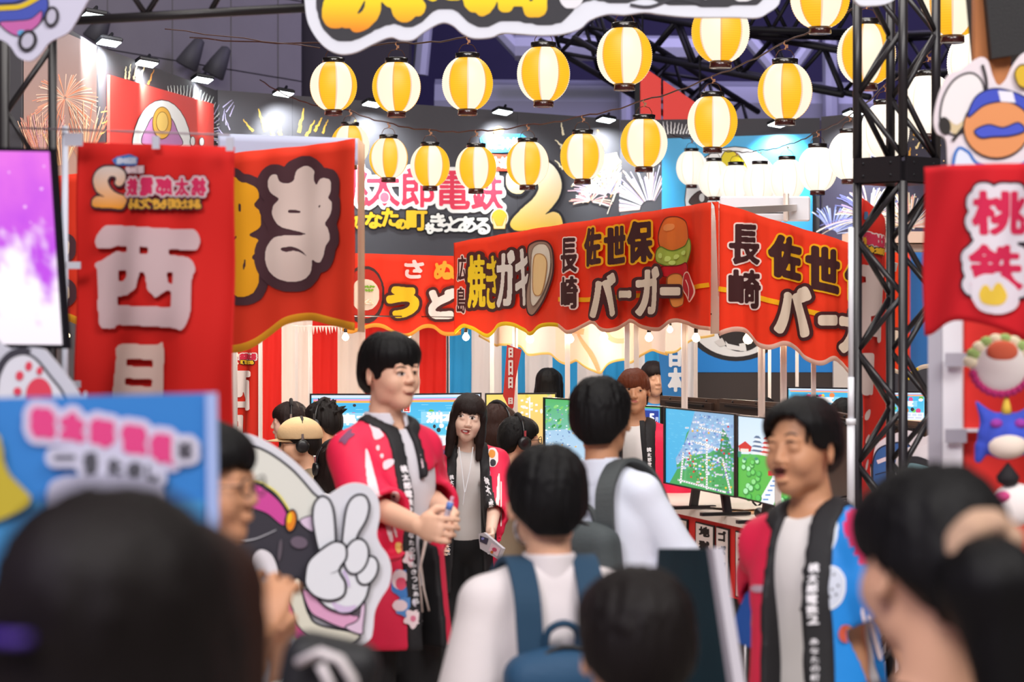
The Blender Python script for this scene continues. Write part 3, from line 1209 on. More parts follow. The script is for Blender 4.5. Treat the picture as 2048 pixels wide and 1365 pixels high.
def happi(p, parent, m, res=.011, sleeve=1.55, hem=.72, openw=(.05, .09), seed=0, flare=.02, drape=.05, name='happi_coat', shift=0.0, band=.045, hemband=False, lapel=(1, 1)):
    """open festival coat with wide short sleeves"""
    S = p.s; lo, hi = box_of(p, .26)
    zb = p.lo([0, 0, hem])[2]; lo[2] = min(lo[2], zb - .03)
    f = Field(lo, hi, res)
    upper_fields(f, p, .020, (1.0, 1.0), .010, k=.03)
    # skirt part
    f.cap(p.up([0, 0, 1.20]), p.lo([0, 0, hem - .02]), .152 * S, (.178 + flare) * S, .04)
    for sd in (1, -1):
        e, w = p.arm[sd]
        c = e + (w - e) * (sleeve - 1)
        dn = np.array([0, 0, -1.0])
        f.cap(p.sh[sd] + dn * .03, e, .054 * S, .072 * S, .03)
        f.cap(e, c, .076 * S, .074 * S, .02)
        f.cap(e + dn * drape, c + dn * (drape + .03), .06 * S, .055 * S, .03)
        f.cap(p.sh[sd] + (e - p.sh[sd]) * .6 + dn * drape * .6, e + dn * drape, .06 * S, .06 * S, .03)
    # keep the front to back depth of the skirt like a body's
    folds(f, p, .006 * S, 22, seed)

    f.fn(lambda P: (zb - P[..., 2]) * -1, k=.003)
    # the front is open: a gap that widens a little downwards
    org = p.up([0, 0, 1.42])

    def gap(P):
        q = (P - org) @ p.RU / S
        z = -q[..., 2]
        w = openw[0] + (openw[1] - openw[0]) * np.clip(z / .6, 0, 1) + .0 * z
        return np.maximum(np.abs(q[..., 0] - shift) - w, q[..., 1] + .02) * S
    f.fn(gap, k=.004)
    nk = p.up([0, -.02, 1.49]); f.ell(nk, np.array([.075, .09, .07]) * S, p.RU, k=.01, mode='s')
    for sd in (1, -1):   # square sleeve ends, hollow
        e, w = p.arm[sd]; d = (w - e) / np.linalg.norm(w - e); c = e + (w - e) * (sleeve - 1)
        f.op(c - .3 * S, c + .3 * S, cutoff(c, d, .115 * S, .18 * S), .003, 's')
        f.cap(c - d * .05 * S, c + d * .12 * S, .052 * S, .07 * S, .004, mode='s')
    V, Q = f.mesh()
    coat = obj(name, V, Q, m, parent, smooth=True)
    # the dark collar band runs round the neck and down both front edges
    P = f._pts(tuple(slice(0, n) for n in f.F.shape))
    q = (P - org) @ p.RU / S
    z = -q[..., 2]; w = openw[0] + (openw[1] - openw[0]) * np.clip(z / .6, 0, 1)
    bw = band * np.where(q[..., 0] > shift, lapel[0], lapel[1])
    side = np.maximum(np.abs(np.abs(q[..., 0] - shift) - w - bw / 2) - bw / 2 - .004, q[..., 1] + .01)
    qn = ((P - nk) @ p.RU) / (np.array([.075, .09, .07]) * S)
    rn = (np.linalg.norm(qn, axis=-1) - 1.0) * .08 - band * .95
    reg = np.minimum(side, rn) * S
    if hemband: reg = np.minimum(reg, np.abs(P[..., 2] - zb) - .0)
    F0 = f.F.copy()
    f.F = np.maximum(np.maximum(F0 - .0065, reg), -(F0 + .02)).astype(np.float32)
    f.F = np.maximum(f.F, -((P[..., 2] - zb + .002))).astype(np.float32)
    V, Q = f.mesh()
    bo = obj('collar_band', V, Q, mat('band_black', '#18161a', rough=.7), parent, smooth=True)
    return coat, bo


def face_prints(p, body, spec, parent):
    """iris, lash line, brows and lips lie on the head, at the places the photograph shows them"""
    om = OnMesh(body)
    for nm, col, pts, lw, kind in spec:
        pr = Print(om, dict(eye_white=.0010, iris=.0018, lips=.001, teeth=.002, mouth_line=.002, lash_line=.0026).get(nm, .0014), .0004)
        if kind == 'fill': pr.blob(pts, [(0, col)], g=.7, sm=5, maxrun=2)
        elif kind == 'disc':
            cx, cy, rx, ry = pts
            pr.blob([(cx + rx * math.cos(a), cy + ry * math.sin(a)) for a in np.linspace(0, 2 * math.pi, 13)[:-1]], [(0, col)], g=.6, sm=3, maxrun=2)
        else:
            q = np.array(smooth_pts(pts, False, 4)); T = np.gradient(q, axis=0); T /= np.linalg.norm(T, axis=1)[:, None] + 1e-9
            N2 = np.stack([-T[:, 1], T[:, 0]], 1); ww = lw / 2 * np.sin(np.linspace(.35, 2.8, len(q)))[:, None]
            pr.blob(list(map(tuple, np.vstack([q + N2 * ww, (q - N2 * ww)[::-1]]))), [(0, col)], g=.6, sm=0, maxrun=2)
        pr.build(nm, colmat('face_colour', rough=.45, spec=.4), parent)


def headphones(p, label, group=None):
    """worn headset: a thing of its own"""
    t = thing('headphones', Vector(p.head([0, 0, .0])), label, 'headphones', group)
    H = p.hs; bk = mat('headset_plastic', '#131215', rough=.35, spec=.6)
    pts = []
    for i in range(15):
        a = math.radians(-8 + 196 * i / 14)
        pts.append(Vector(p.head([.098 * math.cos(a), .012, .01 + .132 * math.sin(a)])))
    MB().tube(pts, .0075 * H, 8).build('headband', bk, t, smooth=True)
    MB().tube(pts[4:11], .0115 * H, 8).build('headband_pad', mat('headset_pad', '#1c1a1c', rough=.8), t, smooth=True)
    for sd in (1, -1):
        c = p.head([sd * .098, .010, -.005])
        R = Matrix([list(r) for r in p.RH]) @ Matrix.Rotation(math.radians(90 * sd), 3, 'Y')
        MB().lathe(c, [(.018 * H, -.016 * H), (.034 * H, -.012 * H), (.037 * H, 0), (.033 * H, .012 * H), (.02 * H, .016 * H)], 20, R).build('ear_cup', bk, t, smooth=True)
        c2 = p.head([sd * .103, .010, .045])
        MB().box(c2, (.006 * H, .012 * H, .03 * H), R=Matrix([list(r) for r in p.RH])).build('slider', mat('headset_metal', '#d8d2cc', rough=.25, metal=1), t)
    return t


def stool(x, y, z, label):
    t = thing('stool', (x, y, 0), label, 'stool', 'stools under the seated players')
    m = mat('stool_seat', '#2c2a2e', rough=.7); k = mat('stool_steel', '#9b9ca2', rough=.3, metal=1)
    MB().lathe((x, y, z - .06), [(.15, 0), (.17, .01), (.17, .045), (.155, .06)], 24).build('seat', m, t, smooth=True)
    for i in range(4):
        a = math.pi / 4 + i * math.pi / 2
        MB().tube([(x + .12 * math.cos(a), y + .12 * math.sin(a), z - .058), (x + .19 * math.cos(a), y + .19 * math.sin(a), 0.0)], .012, 8).build('leg', k, t)
    return t


def person(p, label, parts, group=None):
    t = thing('person', (float(p.root[0]), float(p.root[1]), 0), label, 'person', group)
    return t

# ------------------------------------------------------------------ the setting: hall shell
def structure(name, mb, m, parent=None, **k):
    o = mb.build(name, m, parent, **k)
    if parent is None: o['kind'] = 'structure'
    return o


M_floor = mat('hall_floor', '#b9ada4', rough=.35, bump=.05, bscale=8, var=.12)
M_hallwall = mat('hall_wall', '#8a8688', rough=.85, var=.08, bscale=3)
M_blackboard = mat('black_board', '#4a484e', rough=.8, var=.05, bscale=5)
M_alu = mat('aluminium', '#e8ded6', rough=.35, metal=.35)

structure('floor', MB().box((0, 18, -.05), (34, 42, .1)), M_floor)
structure('ceiling', MB().box((0, 18, 12.1), (34, 42, .2)), mat('hall_ceiling', '#2a2738', rough=.9))
structure('wall_back', MB().box((4, 38.2, 6), (26, .3, 12.1)), mat('hall_back', '#4a4472', rough=.85, var=.1, bscale=2))
structure('wall_left', MB().box((-17.1, 18, 6), (.2, 42, 12.1)), M_hallwall)
structure('wall_right', MB().box((17.1, 18, 6), (.2, 42, 12.1)), M_hallwall)

# grey clad hall wall, upper left, in large panels with open joints
HW = vplane(-150, 24.0, 640, 29.0)
t = thing('panelled_wall', W(300, 0, 27) * Vector((1, 1, 0)), 'tall grey panelled hall wall behind the lit black partition', 'wall')
t['kind'] = 'structure'
gx = [-150, 40, 140, 215, 345, 462, 556, 604]
for i in range(len(gx) - 1):
    for j in range(7):
        def yy(x, jj): return -560 + jj * 160 + (x - 100) * .165
        q = [(gx[i] + 1.2, yy(gx[i], j) + 1.2), (gx[i + 1] - 1.2, yy(gx[i + 1], j) + 1.2), (gx[i + 1] - 1.2, yy(gx[i + 1], j + 1) - 1.2), (gx[i] + 1.2, yy(gx[i], j + 1) - 1.2)]
        board('panel', HW, q, M_hallwall, t, .06, sm=0)
A = HW.at(np.array([-160, 606, 606, -160.]), np.array([-600, -600, 700, 700.]), -.07)
MB().prism(list(A)[::-1], list(A - HW.n * .1)[::-1]).build('wall_backing', mat('joint_dark', '#35323a', rough=.9), t)
# dark pier beside it
structure('trim_1', MB().box(W(710, 0, 29.5) * Vector((1, 1, 0)) + Vector((0, 0, 5)), (1.35, .8, 10)), mat('pier_dark', '#39343a', rough=.9))

# purple lit roof steel behind the lanterns
M_steelp = mat('roof_steel', '#b6b8cc', rough=.5, metal=.1)
M_truss_dark = mat('roof_truss', '#14121a', rough=.6)


def pipe(name, pts, r, m, label, cat='beam', group=None, seg=8):
    o = MB().tube(pts, r, seg).build(name, m)
    return tag(o, label, cat, group)


B = [((840, 150, 30), (860, -60, 30), .10, 'steel column rising just right of the dark pier'),
     ((1030, 95, 30), (1430, 98, 30), .16, 'pale horizontal roof beam behind the topmost lanterns'),
     ((870, 205, 31), (1740, 212, 31), .30, 'thick pale roof beam running behind the middle lanterns'),
     ((960, 20, 31), (1120, 190, 31), .10, 'slanting pale brace right of the white lettered sign centre'),
     ((1180, 30, 31), (1060, 200, 31), .09, 'slanting pale brace leaning the other way under the sign'),
     ((1500, 80, 30), (1600, 200, 30), .09, 'slanting pale brace behind the high lantern beside the lattice tower'),
     ((1640, 60, 30), (1560, 170, 30), .08, 'short slanting pale brace meeting its neighbour right of centre'),
     ((1660, 60, 30.5), (1662, 260, 30.5), .10, 'pale upright post left of the black lattice tower'),
     ((1250, 60, 30.5), (1252, 260, 30.5), .08, 'pale upright post left of the red hanging board')]
for (x1, y1, Y1), (x2, y2, Y2), r, lb in B:
    pipe('roof_beam', [W(x1, y1, Y1), W(x2, y2, Y2)], r, M_steelp, lb)
# dark lighting trusses, zigzag lacing
def lattice(p0, p1, wdt, hgt, r, rl, n, m, parent, brace=True):
    """box truss from p0 to p1 with four chords and laced faces, each bar a part"""
    p0, p1 = Vector(p0), Vector(p1); t = (p1 - p0).normalized()
    up = Vector((0, 0, 1)) if abs(t.z) < .9 else Vector((0, 1, 0))
    u = t.cross(up).normalized(); v = u.cross(t)
    cs = [(-1, -1), (1, -1), (1, 1), (-1, 1)]
    off = [u * a * wdt / 2 + v * b * hgt / 2 for a, b in cs]
    for o in off: MB().tube([p0 + o, p1 + o], r, 8).build('chord', m, parent, smooth=True)
    for k in range(4):
        a, b = off[k], off[(k + 1) % 4]
        for i in range(n):
            q0 = p0.lerp(p1, i / n); q1 = p0.lerp(p1, (i + 1) / n)
            s0, s1 = (a, b) if (i + k) % 2 else (b, a)
            MB().tube([q0 + s0, q1 + s1], rl, 6).build('brace', m, parent, smooth=True)


for a, b, n, lb in (((1150, 45, 27), (1720, 150, 24), 12, 'dark lighting truss crossing behind the lanterns towards the lattice tower'),
                    ((1120, 40, 25), (1480, 260, 28), 10, 'dark lighting truss falling towards the blue poster'),
                    ((1450, 20, 24), (1720, 28, 24), 6, 'dark level truss right under the top edge near the tower'),
                    ((1730, 115, 26), (2060, 100, 26), 7, 'dark truss seen through the lattice tower with a violet lamp')):
    t = thing('lighting_truss', W(*a), lb, 'truss')
    lattice(W(*a), W(*b), .42, .42, .035, .022, n, M_truss_dark, t)
# red hanging board in two pieces
RB = vplane(1270, 24, 1430, 24)
t = thing('red_board', W(1330, 245, 24), 'red triangular hanging board split by a dark upright, under the roof trusses', 'board')
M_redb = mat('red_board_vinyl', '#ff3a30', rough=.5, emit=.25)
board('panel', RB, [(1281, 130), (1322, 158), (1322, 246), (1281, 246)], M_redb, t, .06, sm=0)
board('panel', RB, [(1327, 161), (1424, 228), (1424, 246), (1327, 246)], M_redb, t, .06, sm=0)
board('upright', RB, [(1270, 120), (1280, 120), (1280, 256), (1270, 256)], M_truss_dark, t, .10, sm=0)
for x in (1285, 1400): MB().tube([W(x, 135 if x < 1300 else 215, 24.03), W(x, -560, 24.03)], .012, 6).build('hanging_rod', M_truss_dark, t)
# speaker cones on the grey wall
for x, y, lb in ((385, 108, 'left one of two grey horn loudspeakers on the panelled wall'), (438, 125, 'right one of two grey horn loudspeakers on the panelled wall'), (200, 55, 'dark horn loudspeaker half hidden by the cut-out at upper left')):
    Yh = float(HW.at(np.array([float(x)]), np.array([float(y)]))[0][1]) - .42
    t = thing('horn_loudspeaker', W(x, y, Yh), lb, 'loudspeaker')
    R = Matrix.Rotation(math.radians(28), 3, 'Y') @ Matrix.Rotation(math.radians(180), 3, 'X')
    c = W(x, y, Yh); k_ = Yh / 23
    MB().lathe(c, [(a_ * k_, b_ * k_) for a_, b_ in ((.01, -.17), (.05, -.15), (.09, 0), (.115, .13), (.10, .14), (.085, .12), (.02, .05))], 20, R).build('horn', mat('horn_grey', '#4b4a4e', rough=.6), t, smooth=True)
    MB().box(c + Vector((0, .20, -.05)), (.03, .40, .03)).build('bracket', M_dark, t)

# ------------------------------------------------------------------ black booth walls with firework prints
WL = vplane(130, 14.8, 435, 18.9)
WM = vplane(435, 18.9, 1240, 21.2)
WR = vplane(1240, 21.2, 1640, 21.0)
WE = vplane(1640, 20.2, 2200, 18.6)
topL = lambda x: poly_y([(40, 0), (130, 55), (183, 72), (196, 92), (260, 122), (435, 182)], x)


def wallpiece(name, surf, xs, top, lb, bottomY, joints):
    t = thing(name, surf.at(np.array([xs[0]]), np.array([900.]), 0)[0] * np.array([1, 1, 0]), lb, 'partition')
    allx = [xs[0]] + joints + [xs[1]]
    for a, b in zip(allx[:-1], allx[1:]):
        q = [(a, top(a)), (b, top(b)), (b, 9), (a, 9)]
        P = surf.at(np.array([a + .4, b - .4]), np.array([top(a), top(b)]), 0.0)
        lo = P.copy(); lo[:, 2] = 0
        fr = [lo[0], lo[1], P[1], P[0]]
        MB().prism(fr, [f - surf.n * .08 for f in fr]).build('wall_panel', M_blackboard, t)
    return t


tL = wallpiece('booth_wall', WL, (42, 435), topL, 'black booth partition at far left printed with pink fireworks and a red poster', 0, [196])
tM = wallpiece('booth_wall', WM, (435, 1240), lambda x: 180 + (x - 435) * .073, 'long black booth partition carrying the pink and gold title lettering', 0, [585, 700, 1035])
tR = wallpiece('booth_wall', WR, (1240, 1640), lambda x: 240 - (x - 1240) * .01, 'black booth partition carrying the blue poster behind the white lanterns', 0, [1325])
tE = wallpiece('booth_wall', WE, (1642, 2200), lambda x: 234 - (x - 1640) * .10, 'black booth partition with fireworks behind the lattice tower', 0, [1752])


def burst(pr, cx, cy, n, r0, r1, cols, a0=0, a1=360, w=2.0, droop=.15, seed=0):
    r = random.Random(seed)
    for i in range(n):
        a = math.radians(r.uniform(a0, a1)); L = r.uniform(.55, 1) * r1
        pts = []
        for k in range(6):
            q = (r0 + (L - r0) * k / 5)
            pts.append((cx + q * math.cos(a), cy - q * math.sin(a) + droop * q * q / r1))
        c = r.choice(cols)
        pr.stroke(pts, w * .35, c, w * r.uniform(.6, 1.2))


def squig(pr, x, y, L, a, w, col, seed=0):
    r = random.Random(seed); a = math.radians(a)
    pts = [(x + math.cos(a) * L * k / 9 + r.uniform(-1, 1) * w * .25, y - math.sin(a) * L * k / 9 + r.uniform(-1, 1) * w * .25) for k in range(10)]
    pr.stroke(pts, w, col, w * .3)


pr = Print(WL, .004, .00003)
A = [(46, 60), (196, 95), (196, 345), (46, 300)]
pr.poly([(46, 30), (192, 92), (192, 420), (46, 420)], ('#9a8a8c', '#c79a88'))
for k, (cx, cy, n, R, cs) in enumerate([(128, 196, 90, 70, ['#ffd9c4', '#ffb38f', '#ff9c78', '#fff1dd']), (60, 320, 40, 100, ['#f5b898', '#ffd0b0', '#e88f80']),
                                        (165, 345, 46, 150, ['#ffc9a0', '#ff9d74', '#ffe6c9', '#f08a6a']), (85, 345, 40, 130, ['#f2a28c', '#ffd4bc', '#e5b1c0']), (120, 350, 50, 110, ['#ffcf98', '#ffb97c', '#fff0c8'])]):
    if k == 0: burst(pr, cx, cy, n, 3, R, cs, 0, 360, 1.6, .25, k)
    else: burst(pr, cx, cy, n, 20, R, cs, 66, 114, 1.3, .05, k)
for k in range(8): squig(pr, 198 + (k % 2) * 3, 225 + k * 22, 22, 12 + (k * 37) % 25, 3, '#e0bb6a', k)
for k, x in enumerate((247, 254, 264, 277)): squig(pr, x, 158, 26 + k * 3, 88 - k * 5, 4.5, '#fff0c0', k)
squig(pr, 293, 170, 32, 70, 4.5, '#e09a4a', 4)
for k in range(15): squig(pr, 335 + k * 5.8, 190 + k * 1.5, 30 - abs(k - 7) * 1.6, 100 - k * 2.4, 2.6, '#eefaf6', k)
for k in range(16): squig(pr, 420 + (k % 4) * 5, 225 + k * 4.2, 22, 70 - k * 7, 2.2, '#ded6ff' if k % 2 else '#ffffff', k)
pr.build('firework_print', PRINT, tL)
# red poster on the left partition, a plain rounded emblem in its middle
po = board('poster', WL, [(211, 150), (420, 208), (420, 620), (211, 600)], mat('poster_red', '#f0463c', rough=.45), tL, .02, sm=0, off=.03)
pr = Print(WL, .034, .0006)
pr.lell(314, 300, 60, 100, '#ffffff', '#3a3038', 1.6)
pr.lined([(276, 290), (285, 250), (300, 232), (330, 234), (345, 262), (352, 292)], '#c88ac0', '#3a3038', 1.4)
pr.lell(314, 246, 19, 32, '#f2b84a', '#8a5a20', 1.6)
pr.lell(314, 244, 12, 20, '#f7cf72', '#8a5a20', 1.2)
pr.lell(375, 283, 5, 10, '#ffffff', '#3a3038', 1.2); pr.lell(393, 284, 5, 9, '#ffffff', '#3a3038', 1.2)
pr.build('poster_emblem', PRINT, po)

pr = Print(WM, .004, .00003)
for k, (x, y, L, a, w) in enumerate([(530, 262, 48, 108, 7), (545, 275, 46, 100, 8), (560, 270, 42, 96, 7), (598, 265, 50, 80, 7), (612, 274, 36, 64, 6), (628, 262, 32, 58, 6), (505, 262, 30, 130, 5), (645, 268, 30, 70, 5), (700, 262, 26, 60, 6)]):
    squig(pr, x, y, L, a, w, '#e8bb52', k)
for k in range(10): squig(pr, 445 + (k % 3) * 7, 215 + k * 9, 24, 40 + k * 14, 2.0, '#cfc6f4', k)
# gold and white fireworks right of the lettering
burst(pr, 1215, 392, 70, 6, 85, ['#8fa0e8', '#c8b4f0', '#f0c8d4', '#e8e0f8'], 20, 165, 2.0, .2, 31)
burst(pr, 1262, 300, 46, 30, 140, ['#ffe9c4', '#e8b36a', '#fff6e4'], 190, 250, 2.4, .05, 32)
burst(pr, 1180, 405, 34, 4, 46, ['#ffd4c0', '#ffffff', '#ff9ea8'], 0, 180, 2.0, .3, 33)
for k in range(12): squig(pr, 1125 + (k * 37) % 110, 270 + (k * 53) % 90, 26, 100 + (k * 31) % 60, 5, '#d99c4c' if k % 3 else '#fff3cf', k)
pr.build('firework_print', PRINT, tM)

# ---- title lettering on the middle partition
pr = Print(WM, .006, .0006)
K = [(0, '#ff0000')]
ttl = [('桃', 672, 333, 734, 412), ('太', 732, 338, 798, 412), ('郎', 803, 338, 866, 414), ('電', 872, 343, 938, 418), ('鉄', 942, 346, 1004, 420)]
pr.text(ttl, [(8.6, '#f7f2ee'), (1.5, '#e8425c')], 1.0)
pr.lell(768, 395, 10, 11, '#f27a92', '#ffffff', 2)
two = [(1022, 385), (1012, 372), (1012, 350), (1026, 330), (1056, 318), (1090, 322), (1112, 340), (1122, 368), (1116, 396), (1098, 420), (1088, 430), (1105, 424), (1118, 430), (1124, 448), (1118, 462), (1080, 458), (1040, 462), (1024, 458), (1020, 444), (1040, 420), (1066, 396), (1076, 376), (1070, 362), (1060, 360), (1052, 376), (1040, 388)]
pr.blob(two, [(5, '#2b2a30'), (0, ('#f1ead9', '#f7c443'))], 1.0)
sub = [('の', 700, 434, 724, 456), ('な', 729, 426, 762, 456), ('た', 763, 418, 795, 452), ('の', 791, 440, 811, 458), ('町', 813, 423, 852, 460), ('も', 850, 447, 864, 467), ('き', 860, 428, 888, 462), ('っ', 884, 448, 898, 464), ('と', 896, 434, 918, 462), ('あ', 916, 434, 950, 464), ('る', 949, 437, 978, 468)]
pr.text(sub[:5], [(3.8, '#1f1e22'), (1.6, '#f5bf2e')], .8)
pr.text(sub[5:], [(3.8, '#1f1e22'), (1.6, '#f4f1ec')], .8)
pr.lell(997, 436, 17, 18, '#f6c341', '#f7efe0', 2.2); pr.lined([(982, 432), (992, 452), (1002, 452), (1012, 430), (1008, 458), (986, 458)], '#fbe6a8', '#c88a2a', 1.2, 0)
pr.poly([(958, 276), (966, 270), (1042, 268), (1052, 276), (1050, 304), (962, 306)], '#3f9ddd')
pr.ell(995, 262, 10, 9, '#f3a94c'); pr.row('東日本編', 972, 276, 1038, 298, [(.9, '#ffffff')], .7)
pr.poly([(914, 315), (938, 305), (1030, 312), (1040, 344), (990, 342), (930, 326)], '#e2402e')
pr.row('西日本編', 940, 315, 1018, 336, [(1.1, '#ffffff')], .7)
pr.build('title_lettering', PRINT, tM)

pr = Print(WR, .004, .00003)
for k in range(9): squig(pr, 1330 + k * 6, 268, 26 - k, 100 - k * 5, 3, '#ffffff', k)
burst(pr, 1300, 420, 90, 20, 110, ['#d8d4e8', '#b9a8c8', '#f2c8b0', '#ffffff'], 60, 180, 2.0, .15, 41)
pr.build('firework_print', PRINT, tR)
po = board('poster', WR, [(1324, 278), (1625, 268), (1625, 560), (1324, 560)], mat('poster_blue', '#36b0ea', rough=.45), tR, .02, sm=0, off=.03)
pr = Print(WR, .034, .0006)
pr.lell(1470, 400, 100, 106, '#ffffff', '#3a3038', 2)
pr.lined([(1440, 340), (1448, 306), (1468, 304), (1490, 326), (1492, 350)], '#f3dc2c', '#4a3a20', 1.6)
pr.lined([(1378, 405), (1396, 384), (1418, 384), (1412, 410), (1400, 416)], '#5b4a48', '#2a2022', 1.6)
pr.lell(1404, 396, 6, 9, '#ffffff', '#2a2022', 1.2); pr.lell(1438, 400, 5, 8, '#ffffff', '#2a2022', 1.2)
pr.build('poster_emblem', PRINT, po)

pr = Print(WE, .004, .00003)
pr.poly([(1645, 290), (1900, 280), (1900, 540), (1645, 540)], ('#3b3946', '#5b5470'))
burst(pr, 1665, 470, 60, 10, 90, ['#8fa0e8', '#dfe4ff', '#b9c2f4'], 10, 120, 2.6, .35, 51)
burst(pr, 1740, 440, 90, 8, 110, ['#8f93e0', '#ffffff', '#e2b8d8', '#f0d6b8'], 0, 180, 2.2, .35, 52)
burst(pr, 1822, 455, 110, 4, 90, ['#ffcfa0', '#ffe9cc', '#f2a0a8', '#ffffff'], 0, 180, 2.0, .2, 53)
for k in range(18): squig(pr, 1740 + (k * 47) % 120, 235 + (k * 31) % 90, 18, 30 + (k * 41) % 50, 5, '#e3a444' if k % 2 else '#ffe6a8', k)
for k in range(40): pr.ell(1720 + (k * 61) % 190, 255 + (k * 43) % 160, 1.6, 1.6, '#ffd79a', n=6)
pr.build('firework_print', PRINT, tE)

# ---- arm floodlights along the top of the partitions
def flood(px, py, surf, lb, power=16, lamp=True):
    base = surf.at(np.array([px]), np.array([py - 3.]), 0.0)[0]
    tip = W(px, py, float(base[1]) - .28)
    base = surf.at(np.array([px + 6.]), np.array([py + 2.]), 0.0)[0]
    t = thing('arm_floodlight', Vector(base), lb, 'floodlight', None)
    MB().tube([Vector(base) - Vector(surf.n) * .05, Vector(base) + Vector((0, 0, .05)), tip], .012, 6).build('arm', M_dark, t)
    R = Matrix.Rotation(math.radians(-13), 3, 'X') @ Matrix.Rotation(math.radians(30), 3, 'Z')
    MB().box(tip, (.15, .12, .03), R=R, bev=.008).build('lamp_head', M_dark, t)
    MB().box(tip + R @ Vector((0, 0, -.018)), (.13, .10, .006), R=R).build('lens', mat('flood_lens', '#f4ffff', emit=9, ecol='#eefcff'), t)
    if lamp:
        d = bpy.data.lights.new('flood_beam', 'SPOT'); d.energy = power * 3.2; d.color = (.92, 1, 1); d.spot_size = math.radians(105); d.spot_blend = .8; d.shadow_soft_size = .05
        l = bpy.data.objects.new('flood_beam', d); COL.objects.link(l)
        l.location = tip - Vector((0, 0, .04))
        tgt = Vector(base) + Vector((0, 0, -.45))
        l.rotation_euler = (tgt - l.location).to_track_quat('-Z', 'Y').to_euler()


for px, py, sf, lb, pw in ((187, 28, WL, 'arm floodlight at the top left corner beside the pale cut-out', 22), (218, 81, WL, 'second arm floodlight down the sloping left partition', 34), (293, 123, WL, 'third arm floodlight down the sloping left partition', 30),
                           (405, 156, WL, 'arm floodlight seen edge-on at the low end of the left partition', 22), (567, 184, WM, 'arm floodlight over the gold sparks on the black partition', 26), (745, 205, WM, 'arm floodlight hidden behind the second upper lantern', 30),
                           (1005, 221, WM, 'arm floodlight over the blue and red badges', 30), (1212, 237, WM, 'arm floodlight at the right end of the lettered partition', 34),
                           (1555, 246, WR, 'arm floodlight over the blue poster', 26), (1706, 224, WE, 'arm floodlight beside the lattice tower', 34)):
    flood(px, py, sf, lb, pw)

# far-away stall fronts beyond the big stall
sf = vplane(900, 18.2, 1720, 18.6)

# red and white curtain, then blue and white curtain
CUR = vplane(430, 16.2, 1700, 16.8, fold=lambda x, y: .010 * np.sin(x * .17) + .004 * np.sin(x * .5 + y * .02) + .004 * np.sin(y * .05 + x * .03))


def curtain(name, x0, x1, stripes, base, lb, y0=575, y1=1183):
    xs = []
    for k in range(int((x1 - x0) / 3.2) + 1): xs.append(x0 + k * 3.2)
    edges = sorted([e for s in stripes for e in s[:2]])
    xs = sorted(set([round(x, 2) for x in xs] + [round(e - .05, 2) for e in edges if x0 < e < x1] + [round(e + .05, 2) for e in edges if x0 < e < x1]))

    def cf(x, y):
        for a, b, c in stripes:
            if a <= x <= b: return RGB(c)
        return RGB(base)
    o = sheet(name, CUR, xs, lambda x: y0, lambda x: y1, PCLOTH2, None, 12, colf=cf)
    return tag(o, lb, 'curtain')


RD, BL, WH = '#d8231a', '#2f95cf', '#e9d6c8'
curtain('curtain', 432, 893, [(470, 521, RD), (525, 563, RD), (625, 675, RD), (731, 784, RD), (839, 892, RD)], WH, 'red and white striped curtain behind the left screens')
curtain('curtain', 897, 1395, [(899, 943, BL), (1003, 1050, BL), (1105, 1154, BL), (1206, 1252, BL), (1290, 1330, BL)], '#e2dad8', 'blue and white striped curtain behind the right screens')

# dark backdrop with blue band and round white emblem, right of the curtains
t = thing('backdrop', W(1600, 800, 17.5) * Vector((1, 1, 0)), 'brown-black backdrop with a blue upper band and round white emblem', 'backdrop')
BK = vplane(1385, 17.5, 1700, 17.5)
bp = board('panel', BK, [(1385, 560), (1665, 560), (1665, 1148), (1385, 1148)], mat('backdrop_brown', '#3b302c', rough=.7), t, .05, sm=0)
pr = Print(BK, .004, .0008)
pr.rect(1385, 560, 1665, 745, '#2585d6')
pr.ell(1472, 620, 112, 103, '#2c2422', n=48); pr.ell(1472, 620, 100, 94, '#eae6e2', n=48)
pr.ell(1482, 660, 47, 44, '#2c2422', n=36); pr.poly([(1450, 682), (1456, 688), (1492, 696), (1493, 704), (1454, 698)], '#e9e4df')
pr.poly([(1478, 688), (1490, 686), (1493, 702), (1480, 703)], '#e9e4df'); pr.poly([(1428, 684), (1444, 676), (1452, 690), (1440, 694)], '#d8d0ca')
pr.rect(1430, 575, 1442, 640, '#cfc9c4')
pr.build('emblem_print', PRINT, bp)
board('panel', vplane(1665, 17.4, 1716, 17.4), [(1667, 600), (1716, 600), (1716, 1148), (1667, 1148)], mat('backdrop_pale', '#d8ccc4', rough=.7), t, .05, sm=0)
# stall behind the lattice tower: orange-red cloth over blue
RSF = vplane(1700, 14.2, 1900, 13.6, fold=lambda x, y: .015 * np.sin(x * .11))
o = sheet('stall_banner', RSF, np.arange(1700, 1906, 6.), lambda x: 505, lambda x: 745 + 8 * math.sin((x - 1700) * .07), PCLOTH, None, 8, col='#ee4a24', border=(9, '#f6ead8'),
          colf=lambda x, y: RGB('#ee4a24') if x < 1816 else RGB('#3b78bd'))
tag(o, 'orange-red and blue stall banner seen through the lattice tower', 'banner')
pr = Print(RSF, .006, .0008)
pr.text([('ー', 1745, 640, 1796, 704)], [(9, '#5b3a34'), (3, '#f4e2cc')], 1.2)
pr.stroke([(1815, 760), (1825, 745), (1842, 738)], 5, '#e8c81e', sm=4)
pr.build('lettering', PCLOTH, o)
# pale ledges above that stall
t = thing('stall_roof', W(1800, 500, 15), 'pale peach stall roof ledge behind the lattice tower', 'roof')
MB().box(W(1790, 477, 15), (wd(190, 15), .5, wd(22, 15))).build('ledge', mat('peach_cloth', '#f2d2bd', rough=.8), t)
MB().box(W(1790, 498, 15.1), (wd(190, 15), .5, wd(14, 15))).build('ledge', mat('grey_cloth', '#cfc4bb', rough=.8), t)

